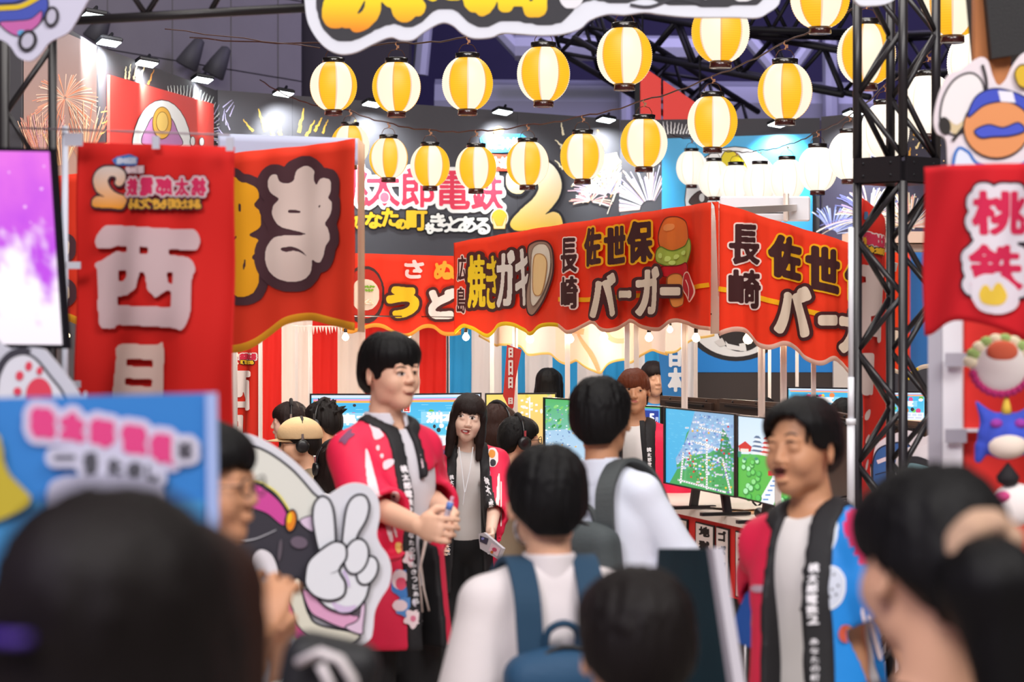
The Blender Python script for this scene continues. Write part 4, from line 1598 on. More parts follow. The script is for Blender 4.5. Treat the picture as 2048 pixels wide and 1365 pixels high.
# ------------------------------------------------------------------ main stall: two printed banner faces
DB = '#4b2a2b'   # dark brown of the lettering
BF = vplane(905, 15.2, 1425, 11.6, fold=lambda x, y: .010 * np.sin(x * .095) + .0018 * np.sin(x * .31 + y * .01))
topBF = lambda x: poly_y([(905, 486), (1115, 450), (1425, 404)], x)
botBF = scallop([(903, 671), (925, 656), (950, 662), (972, 676), (996, 656), (1020, 652), (1045, 664), (1062, 672), (1085, 655), (1112, 655), (1135, 668), (1152, 664), (1180, 648), (1208, 664), (1228, 663), (1262, 646), (1290, 660), (1318, 662), (1350, 645), (1385, 656), (1422, 662)])
ban = sheet('stall_banner', BF, np.arange(905, 1424, 3.0), topBF, botBF, PCLOTH, None, 14, border=(8, lambda x: '#f6dd2c' if x < 1115 else '#f3cdb8'),
            colf=lambda x, y: RGB('#ee4426'))
tag(ban, 'long red food stall banner facing left, with oyster and burger drawings', 'banner')
pr = Print(BF, .006, .0008)
pr.stroke([(1116, 599), (1170, 600), (1300, 590), (1421, 570)], 9, '#f6c420')
pr.poly([(1115.5, 452), (1117, 452), (1117, 650), (1115.5, 650)], '#c92814')
pr.text([('広', 915, 512, 937, 562), ('島', 914, 576, 935, 626)], [(3.2, '#f6efe6'), (.9, DB)], .6)
pr.text([('焼', 943, 512, 970, 616, -.1), ('き', 974, 514, 999, 618, -.1)], [(8, DB), (1.4, '#f7d52c')], .8)
pr.text([('ガ', 1002, 504, 1030, 614, -.1), ('キ', 1034, 500, 1062, 612, -.1)], [(8, DB), (2.0, '#f4ede4')], .8)
# oyster without a face
pr.lined([(1062, 500), (1075, 485), (1095, 483), (1107, 500), (1108, 545), (1096, 590), (1078, 628), (1062, 625), (1057, 590), (1066, 545)], '#a48f7d', DB, 3)
pr.lined([(1072, 505), (1082, 490), (1096, 490), (1104, 508), (1103, 545), (1092, 585), (1078, 612), (1069, 600), (1070, 550)], '#f3ead8', '#8a7466', 1.6)
pr.lined([(1077, 520), (1088, 508), (1098, 522), (1096, 556), (1088, 590), (1076, 580)], '#f6d59c', '#b98a58', 1.6)
pr.text([('長', 1133, 479, 1160, 546, -.08), ('崎', 1133, 556, 1161, 618, -.08)], [(4.2, '#f6efe6'), (1.6, DB)], .7)
pr.text([('佐', 1176, 460, 1211, 532, -.14), ('世', 1221, 458, 1259, 528, -.14), ('保', 1270, 447, 1309, 525, -.14)], [(6.6, '#f2be22'), (2.8, DB)], .8)
# burger without a face: bun, lettuce, tomato, bacon
pr.lined([(1330, 470), (1342, 440), (1362, 434), (1380, 446), (1388, 478), (1380, 500), (1352, 505), (1334, 495)], '#e07a34', '#7a3420', 2.2)
pr.ell(1350, 455, 10, 7, '#ee9a58', -25)
pr.lined([(1324, 508), (1336, 494), (1356, 502), (1378, 492), (1392, 478), (1395, 500), (1384, 528), (1366, 534), (1348, 532), (1328, 524)], '#a9c04e', '#5e7a26', 2.0)
for k, (x, y) in enumerate(((1336, 512), (1350, 518), (1364, 514), (1378, 506), (1358, 526))): pr.ell(x, y, 4.5, 6, '#cfe07a', k * 20)
pr.lined([(1340, 535), (1366, 532), (1388, 526), (1390, 545), (1370, 556), (1344, 552)], '#c8202a', '#7a1a1a', 1.8)
pr.lined([(1352, 556), (1376, 552), (1382, 600), (1374, 612), (1358, 610)], '#e79a4c', '#8a4a24', 1.8)
pr.lined([(1384, 552), (1394, 545), (1404, 560), (1410, 585), (1400, 604), (1390, 590), (1380, 575)], '#b8252c', '#f0c4ae', 2.5)
pr.stroke([(1390, 560), (1398, 578), (1397, 598)], 2.2, '#f6d8c8', sm=4)
pr.text([('バ', 1204, 552, 1244, 634, -.1), ('ー', 1258, 572, 1280, 606), ('ガ', 1292, 540, 1338, 630, -.1), ('ー', 1346, 562, 1372, 604)], [(9.5, DB), (3.4, '#f7e3cc')], .9)
pr.build('banner_lettering', PCLOTH, ban)

RF = vplane(1425, 11.55, 1790, 10.9, fold=lambda x, y: .012 * np.sin(x * .075) + .0018 * np.sin(x * .27))
topRF = lambda x: poly_y([(1430, 404), (1470, 415), (1560, 444), (1700, 486), (1790, 512)], x)
botRF = scallop([(1440, 673), (1466, 664), (1490, 668), (1515, 692), (1540, 700), (1566, 692), (1592, 702), (1615, 722), (1640, 732), (1665, 722), (1685, 732), (1702, 748), (1735, 752), (1765, 742), (1790, 750)])
ban2 = sheet('stall_banner', RF, np.arange(1441, 1790, 3.0), topRF, botRF, PCLOTH, None, 14, col='#ee4426', border=(10, '#f0cfc0'))
tag(ban2, 'red food stall banner facing the camera, running behind the lattice tower', 'banner')
# the corner flap that joins the faces at the top
fl = sheet('corner_flap', RF, np.arange(1424, 1442, 3.0), lambda x: 404, lambda x: 404 + (1 + (x - 1424) * 1.2 if x < 1432 else 14 + (x - 1432) * 25), PCLOTH, ban2, 3, col='#ee4426')
pr = Print(RF, .006, .0008)
pr.stroke([(1441, 578), (1480, 584), (1600, 618), (1790, 668)], 10, '#f6c420')
pr.text([('長', 1463, 450, 1522, 526, .05), ('崎', 1462, 540, 1524, 612, .07)], [(5.5, '#f6efe6'), (2.4, DB)], 1.0)
pr.text([('佐', 1545, 470, 1604, 548, .22), ('世', 1621, 492, 1680, 572, .22), ('保', 1698, 514, 1758, 596, .22)], [(8, '#f2be22'), (4.4, DB)], 1.0)
pr.text([('バ', 1556, 570, 1622, 662, .15), ('ー', 1644, 620, 1674, 662), ('ガ', 1688, 616, 1756, 700, .15)], [(12.5, DB), (5.6, '#f7e3cc')], 1.0)
pr.build('banner_lettering', PCLOTH, ban2)

# sheer pale inner valances that hang on the far sides of the stall
INN = vplane(950, 16.0, 1450, 13.2, fold=lambda x, y: .012 * np.sin(x * .12))
o = sheet('inner_valance', INN, np.arange(960, 1336, 3.0), lambda x: 600, scallop([(960, 674), (988, 693), (1004, 692), (1036, 695), (1059, 712), (1082, 710), (1105, 712), (1128, 730), (1154, 724), (1180, 742), (1200, 748), (1223, 728), (1246, 722), (1265, 728), (1284, 712), (1303, 703), (1335, 712)]),
          PCLOTH, None, 8, border=(5, '#ffe08a'), colf=lambda x, y: RGB('#f2ebe4') if (x // 62) % 2 else RGB('#f8e6d0'))
tag(o, 'sheer cream inner valance seen from behind, under the left stall banner', 'valance')
pr = Print(INN, .005, .0006)
pr.stroke([(1160, 668), (1180, 704), (1196, 742)], 6, '#f5b98a', 9)
pr.stroke([(1141, 660), (1172, 664)], 12, '#f3bd8c'); pr.ell(1240, 668, 22, 20, '#f6c9a0'); pr.ell(1240, 664, 16, 14, '#fbe3c4')
pr.build('reversed_print', PCLOTH, o)
INR = vplane(1330, 13.6, 1460, 13.6)
o = sheet('inner_valance', INR, np.arange(1330, 1432, 3.0), lambda x: 600, scallop([(1330, 708), (1352, 706), (1372, 690), (1392, 680), (1416, 676), (1432, 672)]), PCLOTH, None, 6, col='#f4ece2', border=(5, '#ffe08a'))
tag(o, 'short cream inner valance at the stall corner below the burger drawing', 'valance')
o = sheet('corner_gauze', vplane(1420, 11.9, 1444, 11.9), np.arange(1421, 1443, 3.), lambda x: 430, lambda x: 668, mat('gauze', '#e8dcd6', rough=.8, trans=.5), None, 6)
tag(o, 'narrow pale gauze strip in the gap between the two banner faces', 'gauze')

def depth(px, Y, gap):
    """keeps a post or bulb behind the cloth that hangs before it"""
    for sf, a, b in ((BF, 905, 1432), (RF, 1432, 1800)):
        if a <= px < b: return max(Y, float(sf.at(np.array([float(px)]), np.array([640.]))[0][1]) + gap)
    return Y


# aluminium uprights
def upright(px, Y, w, lb, ytop=640, bottom=None):
    Y = depth(px, Y, .16) if px != 1556 else Y
    ytop = min(ytop, 600) if px >= 905 and px != 1556 else ytop
    x = W(px, 0, Y).x; z0 = 0 if bottom is None else Zat(bottom, Y); z1 = Zat(ytop, Y)
    t = thing('stall_upright', (x, Y, z0), lb, 'post', 'aluminium stall uprights')
    ww = wd(w, Y)
    b = MB()
    prof = [(-.5, -.5), (-.16, -.5), (-.16, -.38), (.16, -.38), (.16, -.5), (.5, -.5), (.5, -.16), (.38, -.16), (.38, .16), (.5, .16), (.5, .5), (-.5, .5), (-.5, .16), (-.38, .16), (-.38, -.16), (-.5, -.16)]
    lo = [Vector((x + a * ww, Y + c * ww, z0)) for a, c in prof]; hi = [v + Vector((0, 0, z1 - z0)) for v in lo]
    b.prism(lo[::-1], hi[::-1]).build('profile', M_alu, t)
    MB().box((x, Y, z0 + .004), (ww * 1.8, ww * 1.8, .008)).build('foot_plate', M_dark, t)
    return t


for px, Y, w, lb in ((1030, 14.2, 11, 'slim upright left of the round-haired player, under the oyster drawing'), (1135, 13.3, 10, 'slim upright just right of the bob-haired attendant'),
                     (1254, 12.6, 10, 'left one of a close pair of uprights above the reddish-haired attendant'), (1273, 12.2, 10, 'right one of a close pair of uprights above the reddish-haired attendant'),
                     (1369, 12.1, 12, 'upright under the stall corner, behind the map screen'), (1391, 14.6, 8, 'thin far upright against the blue backdrop'),
                     (1523, 11.9, 13, 'upright in front of the dark backdrop, above the castle screen'), (1567, 11.5, 12, 'upright right of the dark backdrop gap, above the speaking attendant'),
                     (1627, 11.3, 9, 'upright between the two far aqua screens'), (1539, 15.4, 6, 'thin grey far upright beside the blue band'), (1594, 15.2, 6, 'thin far upright against the blue band'),
                     (464, 11.4, 20, 'broad upright at the inner edge of the near red banner'), (520, 13.4, 6, 'thin upright at the right edge of the small reversed banner'),
                     (593, 15.2, 6, 'thin upright on the white curtain stripe left of the screens'), (620, 14.9, 7, 'thin upright at the corner of the left aqua screen'), (984, 15.6, 8, 'thin upright against the white stripe left of the oyster stall'),
                     (1556, 9.1, 12, 'low upright between the castle screen and the speaking attendant')):
    upright(px, Y, w, lb, 830 if px == 1556 else (640 if Y < 14.9 else 650))

# beams along the stall tops
t = thing('stall_canopy', W(1430, 430, 11.7), 'aluminium top rails of the corner stall behind its banners', 'frame')
MB().bar(W(915, 506, 15.45), W(1425, 425, 11.95), .04).build('top_rail', M_alu, t)
MB().bar(W(1440, 430, 11.85), W(1790, 535, 11.25), .04).build('top_rail', M_alu, t)
MB().bar(W(1425, 425, 11.95), W(1600, 415, 15.5), .04).build('top_rail', M_alu, t)
t = thing('sign_box', W(1530, 410, 15.2), 'pale sign box standing above the stall corner, under the white lanterns', 'box')
MB().box(W(1530, 418, 15.2), (wd(180, 15.2), .05, wd(50, 15.2)), bev=.01).build('panel', mat('pale_panel', '#d4d4dc', rough=.6), t)
MB().box(W(1572, 415, 15.1), (wd(10, 15.1), .08, wd(58, 15.1)), bev=.008).build('post', M_alu, t)
MB().tube([W(1440, 427, 15.12), W(1570, 426, 15.12)], .004, 6).build('cable', M_dark, t)

# warm bulbs on a festoon
M_bulb = mat('bulb_glass', '#ffe9c4', emit=14, ecol='#ffdca8')
M_socket = mat('bulb_socket', '#2b201c', rough=.5)
BU = [(461, 668, 11.0, 8), (474, 662, 11.6, 7), (691, 675, 13.2, 7), (815, 672, 16.0, 7), (932, 675, 14.4, 7), (1060, 679, 13.8, 8), (1140, 679, 13.0, 8), (1208, 675, 12.6, 8),
      (1298, 676, 12.2, 8), (1392, 677, 11.9, 8), (1496, 679, 11.3, 10), (1583, 682, 11.2, 7), (1686, 684, 11.0, 8), (1340, 660, 13.0, 6), (136, 672, 10.5, 5)]
names = ['by the near red banner', 'close behind the first by the near banner', 'over the white curtain stripe', 'over the young man\'s shoulder side of the curtain', 'over the blue curtain edge', 'under the oyster drawing', 'under the vertical black writing', 'under the middle of the left banner',
         'above the reddish-haired attendant', 'under the burger drawing', 'brightest, under the stall corner', 'behind the right banner hem', 'behind the hem next to the white pole', 'small and far, under the burger', 'at the far left behind the near banner']
tops = []
for (x, y, Y, r), nm in zip(BU, names):
    Y = depth(x, Y, .14); c = W(x, y, Y); tops.append(c + Vector((0, 0, wd(r, Y) * 2.5 + .07))); t = thing('light_bulb', c + Vector((0, 0, .09)), 'warm globe bulb hanging ' + nm, 'bulb', 'festoon bulbs under the stall roofs')
    rr = wd(r, Y)
    MB().lathe(c, [(.001, -rr), (rr * .6, -rr * .8), (rr * .95, -rr * .3), (rr, 0), (rr * .9, rr * .45), (rr * .5, rr * .95), (rr * .4, rr * 1.3)], 16).build('bulb', M_bulb, t, smooth=True)
    MB().lathe(c + Vector((0, 0, rr * 1.3)), [(rr * .42, 0), (rr * .5, rr * .2), (rr * .5, rr * 1.1), (rr * .25, rr * 1.3)], 12).build('socket', M_socket, t, smooth=True)
    MB().tube([c + Vector((0, 0, rr * 2.5)), c + Vector((0, 0, rr * 2.5 + .075))], .004, 6).build('cord', M_dark, t)
for ids, lb in (((0, 1, 2, 3, 4), 'festoon cable carrying the left bulbs behind the near banner'), ((5, 6, 7, 8, 9), 'festoon cable carrying the bulbs behind the left stall banner'), ((10, 11, 12), 'festoon cable carrying the bulbs behind the right stall banner')):
    q = [tops[i] for i in ids]; q = [q[0] + (q[0] - q[1]) * .3] + q + [q[-1] + (q[-1] - q[-2]) * .3]
    tag(MB().tube(q, .005, 6).build('festoon_cable', M_dark), lb, 'cable')
for x, y, Y, pw in ((1100, 675, 14.2, 26), (1300, 672, 13.0, 22), (1560, 690, 11.9, 18), (760, 672, 14.6, 26), (560, 668, 12.5, 22), (1500, 680, 15.0, 24), (940, 672, 15.2, 18)):
    d = bpy.data.lights.new('bulb_light', 'POINT'); d.energy = pw * .42; d.color = (1, .86, .70); d.shadow_soft_size = .06
    l = bpy.data.objects.new('bulb_light', d); COL.objects.link(l); l.location = W(x, y, Y)

# udon stall banner further back
UB = vplane(722, 15.6, 930, 15.9, fold=lambda x, y: .010 * np.sin(x * .12))
o = sheet('stall_banner', UB, np.arange(680, 925, 3.0), lambda x: 507 + (x - 722) * .03, scallop([(680, 660), (700, 668), (722, 662), (745, 655), (770, 658), (795, 673), (820, 674), (845, 658), (868, 658), (890, 672), (924, 670)]), PCLOTH, None, 10, col='#ea3f28', border=(8, '#f7b54a'))
tag(o, 'red stall banner with a noodle bowl, behind the young man\'s head', 'banner')
pr = Print(UB, .006, .0008)
pr.ell(728, 590, 42, 58, '#4b3a3a'); pr.ell(728, 588, 37, 50, '#c9352a'); pr.ell(728, 590, 30, 32, '#f5e3cc')
for k in range(9): pr.stroke([(715 + k * 3, 612 - k), (732 + k, 600 + k % 3 * 4), (746 - k, 608)], 2.4, '#fff4e2' if k % 2 else '#f0cfae', sm=3)
for k in range(7): pr.ell(728 + k * 2.4, 574 + (k * 7) % 14, 3.2, 2.2, '#7fa838', k * 30)
pr.text([('さ', 806, 522, 842, 556)], [(1.8, '#f3d9d6')], .8); pr.text([('ぬ', 866, 524, 904, 558), ('き', 912, 526, 940, 560)], [(1.8, '#f7ab3a')], .8)
pr.text([('う', 774, 578, 830, 632)], [(11, DB), (5.2, '#f7c92c')], 1.0)
pr.text([('ど', 856, 582, 906, 634)], [(11, DB), (5.2, '#f2e6e0')], 1.0)
pr.build('banner_lettering', PCLOTH, o)

# near red banner with the big brush letters
NB = vplane(110, 9.6, 720, 8.9, fold=lambda x, y: .016 * np.sin(x * .028) + .006 * np.sin(x * .09 + 1) + .004 * np.sin((x + y) * .03))
o = sheet('stall_banner', NB, np.arange(114, 719, 5.0), lambda x: poly_y([(114, 352), (455, 308), (600, 292), (718, 277)], x),
          scallop([(114, 640), (150, 650), (250, 712), (330, 708), (400, 692), (450, 706), (500, 700), (540, 672), (575, 648), (620, 642), (665, 652), (705, 660), (719, 663)]), PCLOTH2, None, 16, border=(16, '#f2a92c'),
          colf=lambda x, y: RGB('#e43a22'))
tag(o, 'near red stall banner with huge yellow and pale brush letters', 'banner')
pr = Print(NB, .006, .001)
YK = [(380, 352), (455, 352), (475, 355), (490, 365), (505, 368), (520, 378), (524, 395), (515, 410), (524, 424), (524, 455), (505, 470), (520, 480), (523, 500), (510, 515), (522, 530), (524, 560), (515, 585), (495, 595), (475, 590), (462, 575), (440, 580), (380, 590)]
pr.blob(YK, [(17, '#4e3037'), (0, '#f5a91f')], g=2, holes=[[(486, 407), (491, 409), (492, 426), (486, 424)], [(461, 483), (480, 470), (478, 478), (462, 488)], [(495, 520), (500, 517), (498, 542), (494, 540)], [(455, 440), (462, 455), (455, 470)]])
KI = [(558, 349), (545, 355), (541, 372), (548, 388), (562, 398), (552, 410), (548, 425), (552, 440), (565, 454), (590, 462), (612, 469), (584, 471), (560, 473), (547, 480), (536, 500), (537, 528), (550, 550), (578, 564), (605, 559), (620, 543), (624, 520), (630, 524), (640, 525), (647, 512), (652, 492), (660, 478), (657, 458), (651, 448), (662, 429), (665, 407), (657, 396), (662, 380), (660, 362), (652, 357), (640, 358), (632, 370), (626, 358), (627, 342), (616, 333), (603, 333), (591, 342), (586, 362), (576, 367), (564, 364)]
pr.blob(KI, [(20, '#4e3037'), (0, '#e3cdc4')], g=1.6, sm=4, holes=[[(577, 420), (598, 421), (597, 427), (576, 427)], [(637, 413), (642, 408), (641, 416), (637, 418)], smooth_pts([(566, 497), (579, 494), (592, 496), (606, 506), (620, 520), (600, 506), (588, 502), (578, 504), (570, 503)], True, 3)])
pr.text([('た', 60, 420, 134, 600)], [(20, '#4e3037'), (8, '#e6c9a4')], 2.0)
pr.build('banner_lettering', PCLOTH2, o)
# (folded return) at its right end
RT = vplane(716, 8.9, 732, 9.6)
r2 = sheet('folded_end', RT, np.arange(717, 732, 2.5), lambda x: 277 + (x - 717) * 1.0, lambda x: 664 + (x - 717) * .1, mat('fold_cloth', '#ffe6cc', rough=.8, trans=.6), o, 8)
o = sheet('stall_roof_cloth', vplane(430, 9.75, 720, 9.6), np.arange(436, 722, 6.0), lambda x: 267 + (x - 436) * .035, lambda x: 330, mat('roof_lavender', '#c9d0e8', rough=.8, trans=.3), None, 4)
tag(o, 'pale lavender stall roof cloth showing above the near red banner', 'cloth')
# fringe of paper strips under the banner
MB_ = MB().tube([W(585, 653, 13.92), W(700, 653, 13.92)], .003, 6)
t = thing('paper_fringe', W(650, 655, 13.9), 'row of pale hanging paper strips under the near banner', 'fringe')
for k in range(17):
    x = 590 + k * 6.2; L = 10 + (k * 7) % 9
    board('paper_strip', vplane(580, 13.9, 700, 13.9), [(x - 2.4, 654), (x + 2.4, 654), (x + 1 + (k % 3 - 1), 654 + L)], mat('paper', '#f6e4d4', rough=.8), t, .003, sm=0)
MB_.build('cord', mat('paper', '#f6e4d4', rough=.8), t)
# small reversed banner on a pole, behind
SB = vplane(458, 13.6, 524, 13.4, fold=lambda x, y: .012 * np.sin(x * .2 + y * .01))
o = sheet('nobori_banner', SB, np.arange(466, 519, 3.0), lambda x: 690, lambda x: 960, PCLOTH2, None, 12, col='#dd3322')
tag(o, 'small red upright banner seen from its back, between the posts by the curtain', 'banner')
pr = Print(SB, .005, .0006)
pr.row('桃太郎電鉄', 481, 708, 514, 720, [(2.2, '#f6efe8'), (.7, '#d8324c')], .6, mirror=True)
pr.text([('2', 467, 706, 479, 728)], [(1.8, '#fff0d0'), (.8, '#f0b430')], .6, mirror=True)
pr.row('町のたなあ', 483, 721, 512, 729, [(1.4, '#2b2226'), (.5, '#f2c232')], .6)
pr.text([('西', 467, 745, 504, 818)], [(3.4, '#f3e4dc')], .8, mirror=True)
pr.text([('日', 467, 834, 484, 890)], [(3.2, '#f3e4dc')], .8, mirror=True)
pr.build('banner_lettering', PCLOTH2, o)
t = thing('banner_pole', W(463, 960, 13.6) * Vector((1, 1, 0)), 'white pole of the small reversed banner', 'pole')
MB().tube([W(463, 960, 13.6) * Vector((1, 1, 0)), W(463, 684, 13.6)], .011, 8).build('pole', M_white, t)
MB().tube([W(463, 689, 13.6), W(518, 689, 13.45)], .006, 6).build('cross_rod', M_white, t)

# narrow red banner on a pole inside the oyster stall
SB2 = vplane(1005, 13.9, 1042, 13.7)
o = MB(); pts = [(1014, 690), (1042, 700), (1030, 760), (1026, 815), (1021, 822), (1006, 792), (1008, 770)]
o = board('nobori_banner', SB2, pts, mat('banner_red', '#e0352a', rough=.75, trans=.2), None, .004, sm=0)
tag(o, 'narrow red upright banner twisted edge-on inside the oyster stall', 'banner')
pr = Print(SB2, .003, .0006)
for y0, y1 in ((697, 715), (722, 750), (756, 776), (797, 808)): pr.text([('日', 1019, y0, 1026, y1)], [(1.0, '#f6e6dc')], .5)
pr.build('banner_lettering', PRINT, o)
t = thing('banner_pole', W(1024, 0, 13.85) * Vector((1, 1, 0)), 'slim white pole carrying the narrow red twisted banner', 'pole')
MB().tube([W(1024, 0, 13.85) * Vector((1, 1, 0)), W(1024, 688, 13.85)], .009, 8).build('pole', M_white, t)
t = thing('banner_pole', W(1366, 0, 15.05) * Vector((1, 1, 0)), 'slim white pole carrying the blue upright banner', 'pole')
MB().tube([W(1366, 0, 15.05) * Vector((1, 1, 0)), W(1366, 638, 15.05)], .009, 8).build('pole', M_white, t)
# blue banner
SB3 = vplane(1312, 15.0, 1368, 15.0)
o = board('nobori_banner', SB3, [(1311, 640), (1362, 640), (1364, 800), (1326, 800)], mat('banner_blue', '#3a8fd8', rough=.75, trans=.2), None, .004, sm=0)
tag(o, 'blue upright banner with white writing right of the reddish-haired attendant', 'banner')
pr = Print(SB3, .003, .0006); pr.text([('日', 1340, 700, 1360, 732), ('本', 1338, 738, 1364, 782)], [(2.4, '#f2f6fa')], .7)
pr.build('banner_lettering', PRINT, o)

# ------------------------------------------------------------------ paper lanterns
def lantern_mesh(striped, H=1.08):
    seg, ribs = 96, 26; V = []; C = []; Fc = []
    rings = []
    for i in range(ribs * 2 + 1):
        u = i / (ribs * 2); z = .5 * H - H * u
        th = math.acos(max(-1, min(1, (z / (.5 * H)) * .93)))
        r = .5 * math.sin(th) ** .92 * (1.0 if i % 2 == 0 else .975)
        rings.append((r, z * .93))
    for r, z in rings:
        for k in range(seg):
            a = 2 * math.pi * k / seg
            V.append((r * math.cos(a), r * math.sin(a), z))
    white, yel, line = np.array(RGB('#fff8e0')) * 1.08, np.array(RGB('#ffc41a')) * 1.08, np.array(RGB('#f0a078'))
    w2, l2 = np.array(RGB('#fffaf0')) * 1.05, np.array(RGB('#e2cdb6'))
    faces = []; fc = []
    n = len(rings)
    for i in range(n - 1):
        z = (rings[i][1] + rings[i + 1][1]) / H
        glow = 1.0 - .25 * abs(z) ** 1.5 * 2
        for k in range(seg):
            k2 = (k + 1) % seg
            faces.append((i * seg + k, (i + 1) * seg + k, (i + 1) * seg + k2, i * seg + k2))
            g = k // 12; sl = k % 12
            if striped:
                c = (yel if g % 2 else white).copy()
                if sl == 0: c = line * .55 + c * .45
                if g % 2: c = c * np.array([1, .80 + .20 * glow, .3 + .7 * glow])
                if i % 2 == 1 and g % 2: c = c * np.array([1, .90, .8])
            else:
                c = l2 if sl == 0 else (w2 if g % 2 else w2 * np.array([1, .95, .86]))
            fc.append(c)
    me = bpy.data.meshes.new('lantern_paper')
    me.from_pydata(V, [], faces); me.update()
    me.polygons.foreach_set('use_smooth', np.ones(len(faces), dtype=bool))
    at = me.color_attributes.new('Col', 'FLOAT_COLOR', 'CORNER')
    cc = np.ones((len(faces) * 4, 4), np.float32); cc[:, :3] = np.repeat(np.array(fc), 4, 0)
    at.data.foreach_set('color', cc.ravel())
    m = bpy.data.materials.get('lantern_paper_y' if striped else 'lantern_paper_w')
    if m is None:
        m = bpy.data.materials.new('lantern_paper_y' if striped else 'lantern_paper_w'); m.use_nodes = True
        nt = m.node_tree; b = nt.nodes['Principled BSDF']; a = nt.nodes.new('ShaderNodeAttribute'); a.attribute_name = 'Col'
        b.inputs['Base Color'].default_value = (.10, .05, .01, 1) if striped else (.4, .38, .34, 1); b.inputs['Roughness'].default_value = .5
        nt.links.new(a.outputs['Color'], b.inputs['Emission Color']); b.inputs['Emission Strength'].default_value = .84 if striped else .80
    me.materials.append(m)
    return me


def ring_mesh(name, prof, seg, m):
    b = MB().lathe((0, 0, 0), prof, seg)
    me = bpy.data.meshes.new(name); me.from_pydata([tuple(v) for v in b.v], [], b.f); me.update(); me.materials.append(m)
    me.polygons.foreach_set('use_smooth', np.ones(len(me.polygons), dtype=bool))
    return me


M_lac = mat('brown_lacquer', '#3b1512', rough=.25, coat=.5)
M_lacb = mat('black_lacquer', '#15100f', rough=.25, coat=.5)
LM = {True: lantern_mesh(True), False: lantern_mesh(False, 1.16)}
capT = ring_mesh('lantern_cap', [(.225, -.01), (.235, .0), (.24, .095), (.21, .105), (.19, .05)], 28, M_lacb)
capB = ring_mesh('lantern_base', [(.165, -.125), (.18, -.13), (.19, -.12), (.185, 0), (.15, .01)], 28, M_lac)
hb = MB(); hb.tube([(-.16, 0, .06), (-.165, 0, .16), (-.11, 0, .25), (0, 0, .285), (.11, 0, .25), (.165, 0, .16), (.16, 0, .06)], .008, 6)
hoop = bpy.data.meshes.new('lantern_hoop'); hoop.from_pydata([tuple(v) for v in hb.v], [], hb.f); hoop.update(); hoop.materials.append(mat('hoop_wire', '#5c3a2a', rough=.4, metal=.6))
tb = MB(); tb.tube([(0, 0, .27), (.02, 0, .33), (-.02, 0, .38), (.01, 0, .43)], .017, 6); tb.box((.03, 0, .33), (.05, .03, .06))
tie = bpy.data.meshes.new('lantern_tie'); tie.from_pydata([tuple(v) for v in tb.v], [], tb.f); tie.update(); tie.materials.append(mat('tie_cord', '#9b6a4a', rough=.6))


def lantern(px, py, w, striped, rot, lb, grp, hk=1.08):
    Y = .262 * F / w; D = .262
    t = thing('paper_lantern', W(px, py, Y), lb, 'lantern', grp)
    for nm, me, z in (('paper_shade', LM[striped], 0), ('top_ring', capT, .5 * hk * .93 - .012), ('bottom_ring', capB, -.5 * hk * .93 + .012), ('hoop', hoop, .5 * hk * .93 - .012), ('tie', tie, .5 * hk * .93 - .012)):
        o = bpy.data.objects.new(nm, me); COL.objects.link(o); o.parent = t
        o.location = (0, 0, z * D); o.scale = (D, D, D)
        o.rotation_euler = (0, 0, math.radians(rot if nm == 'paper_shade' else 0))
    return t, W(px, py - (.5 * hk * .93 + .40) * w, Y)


TI = ' lantern of the upper striped row'
ordn = ['first', 'second', 'third', 'fourth', 'fifth', 'sixth', 'seventh']
rowA = [(667, 172, 95, 10), (793, 174, 98, 38), (935, 167, 103, 0), (1087, 148, 107, -12), (1249, 112, 112, -10), (1441, 64, 117, 40), (1640, -6, 120, -5)]
ptsA = []
for i, (x, y, w, r) in enumerate(rowA):
    lb = 'yellow and white striped lantern, %s from the left on the high string' % ordn[i]
    t, p = lantern(x, y, w, True, r, lb, 'striped lanterns on the high string'); ptsA.append(p)
rowB = [(700, 291, 78, 42), (777, 316, 78, 30), (860, 332, 80, -5), (952, 336, 83, -8), (1055, 327, 86, 36), (1165, 313, 90, 44), (1288, 286, 95, 40), (1425, 244, 101, -6), (1570, 183, 110, 30), (1733, 108, 118, -20), (1905, 8, 126, -12)]
ordb = ['first', 'second', 'third', 'fourth', 'fifth', 'sixth', 'seventh', 'eighth', 'ninth', 'tenth', 'eleventh']
ptsB = []
for i, (x, y, w, r) in enumerate(rowB):
    lb = 'yellow and white striped lantern, %s from the left on the low string' % ordb[i]
    t, p = lantern(x, y, w, True, r, lb, 'striped lanterns on the low string'); ptsB.append(p)
rowC = [(1383, 336, 62), (1428, 358, 66), (1472, 367, 68), (1520, 366, 70), (1574, 359, 74), (1635, 338, 80), (1699, 312, 86), (1770, 262, 98), (1856, 210, 108), (1952, 126, 116)]
ptsC = []
for i, (x, y, w) in enumerate(rowC):
    lb = 'plain white lantern, %s from the left on its string' % ordb[i]
    t, p = lantern(x, y, w, False, (i * 17) % 45, lb, 'plain white lanterns', 1.16); ptsC.append(p)


def wire(name, pts, sag, lb, r=.0045):
    out = []
    for a, b in zip(pts[:-1], pts[1:]):
        for k in range(8):
            t = k / 8; q = a.lerp(b, t); q = q + Vector((0, 0, -sag * 4 * t * (1 - t) + .004 * math.sin(k * 2.1))); out.append(q)
    out.append(pts[-1])
    o = MB().tube(out, r, 6).build(name, mat('wire', '#3a1a12', rough=.5), None, smooth=True)
    return tag(o, lb, 'string')


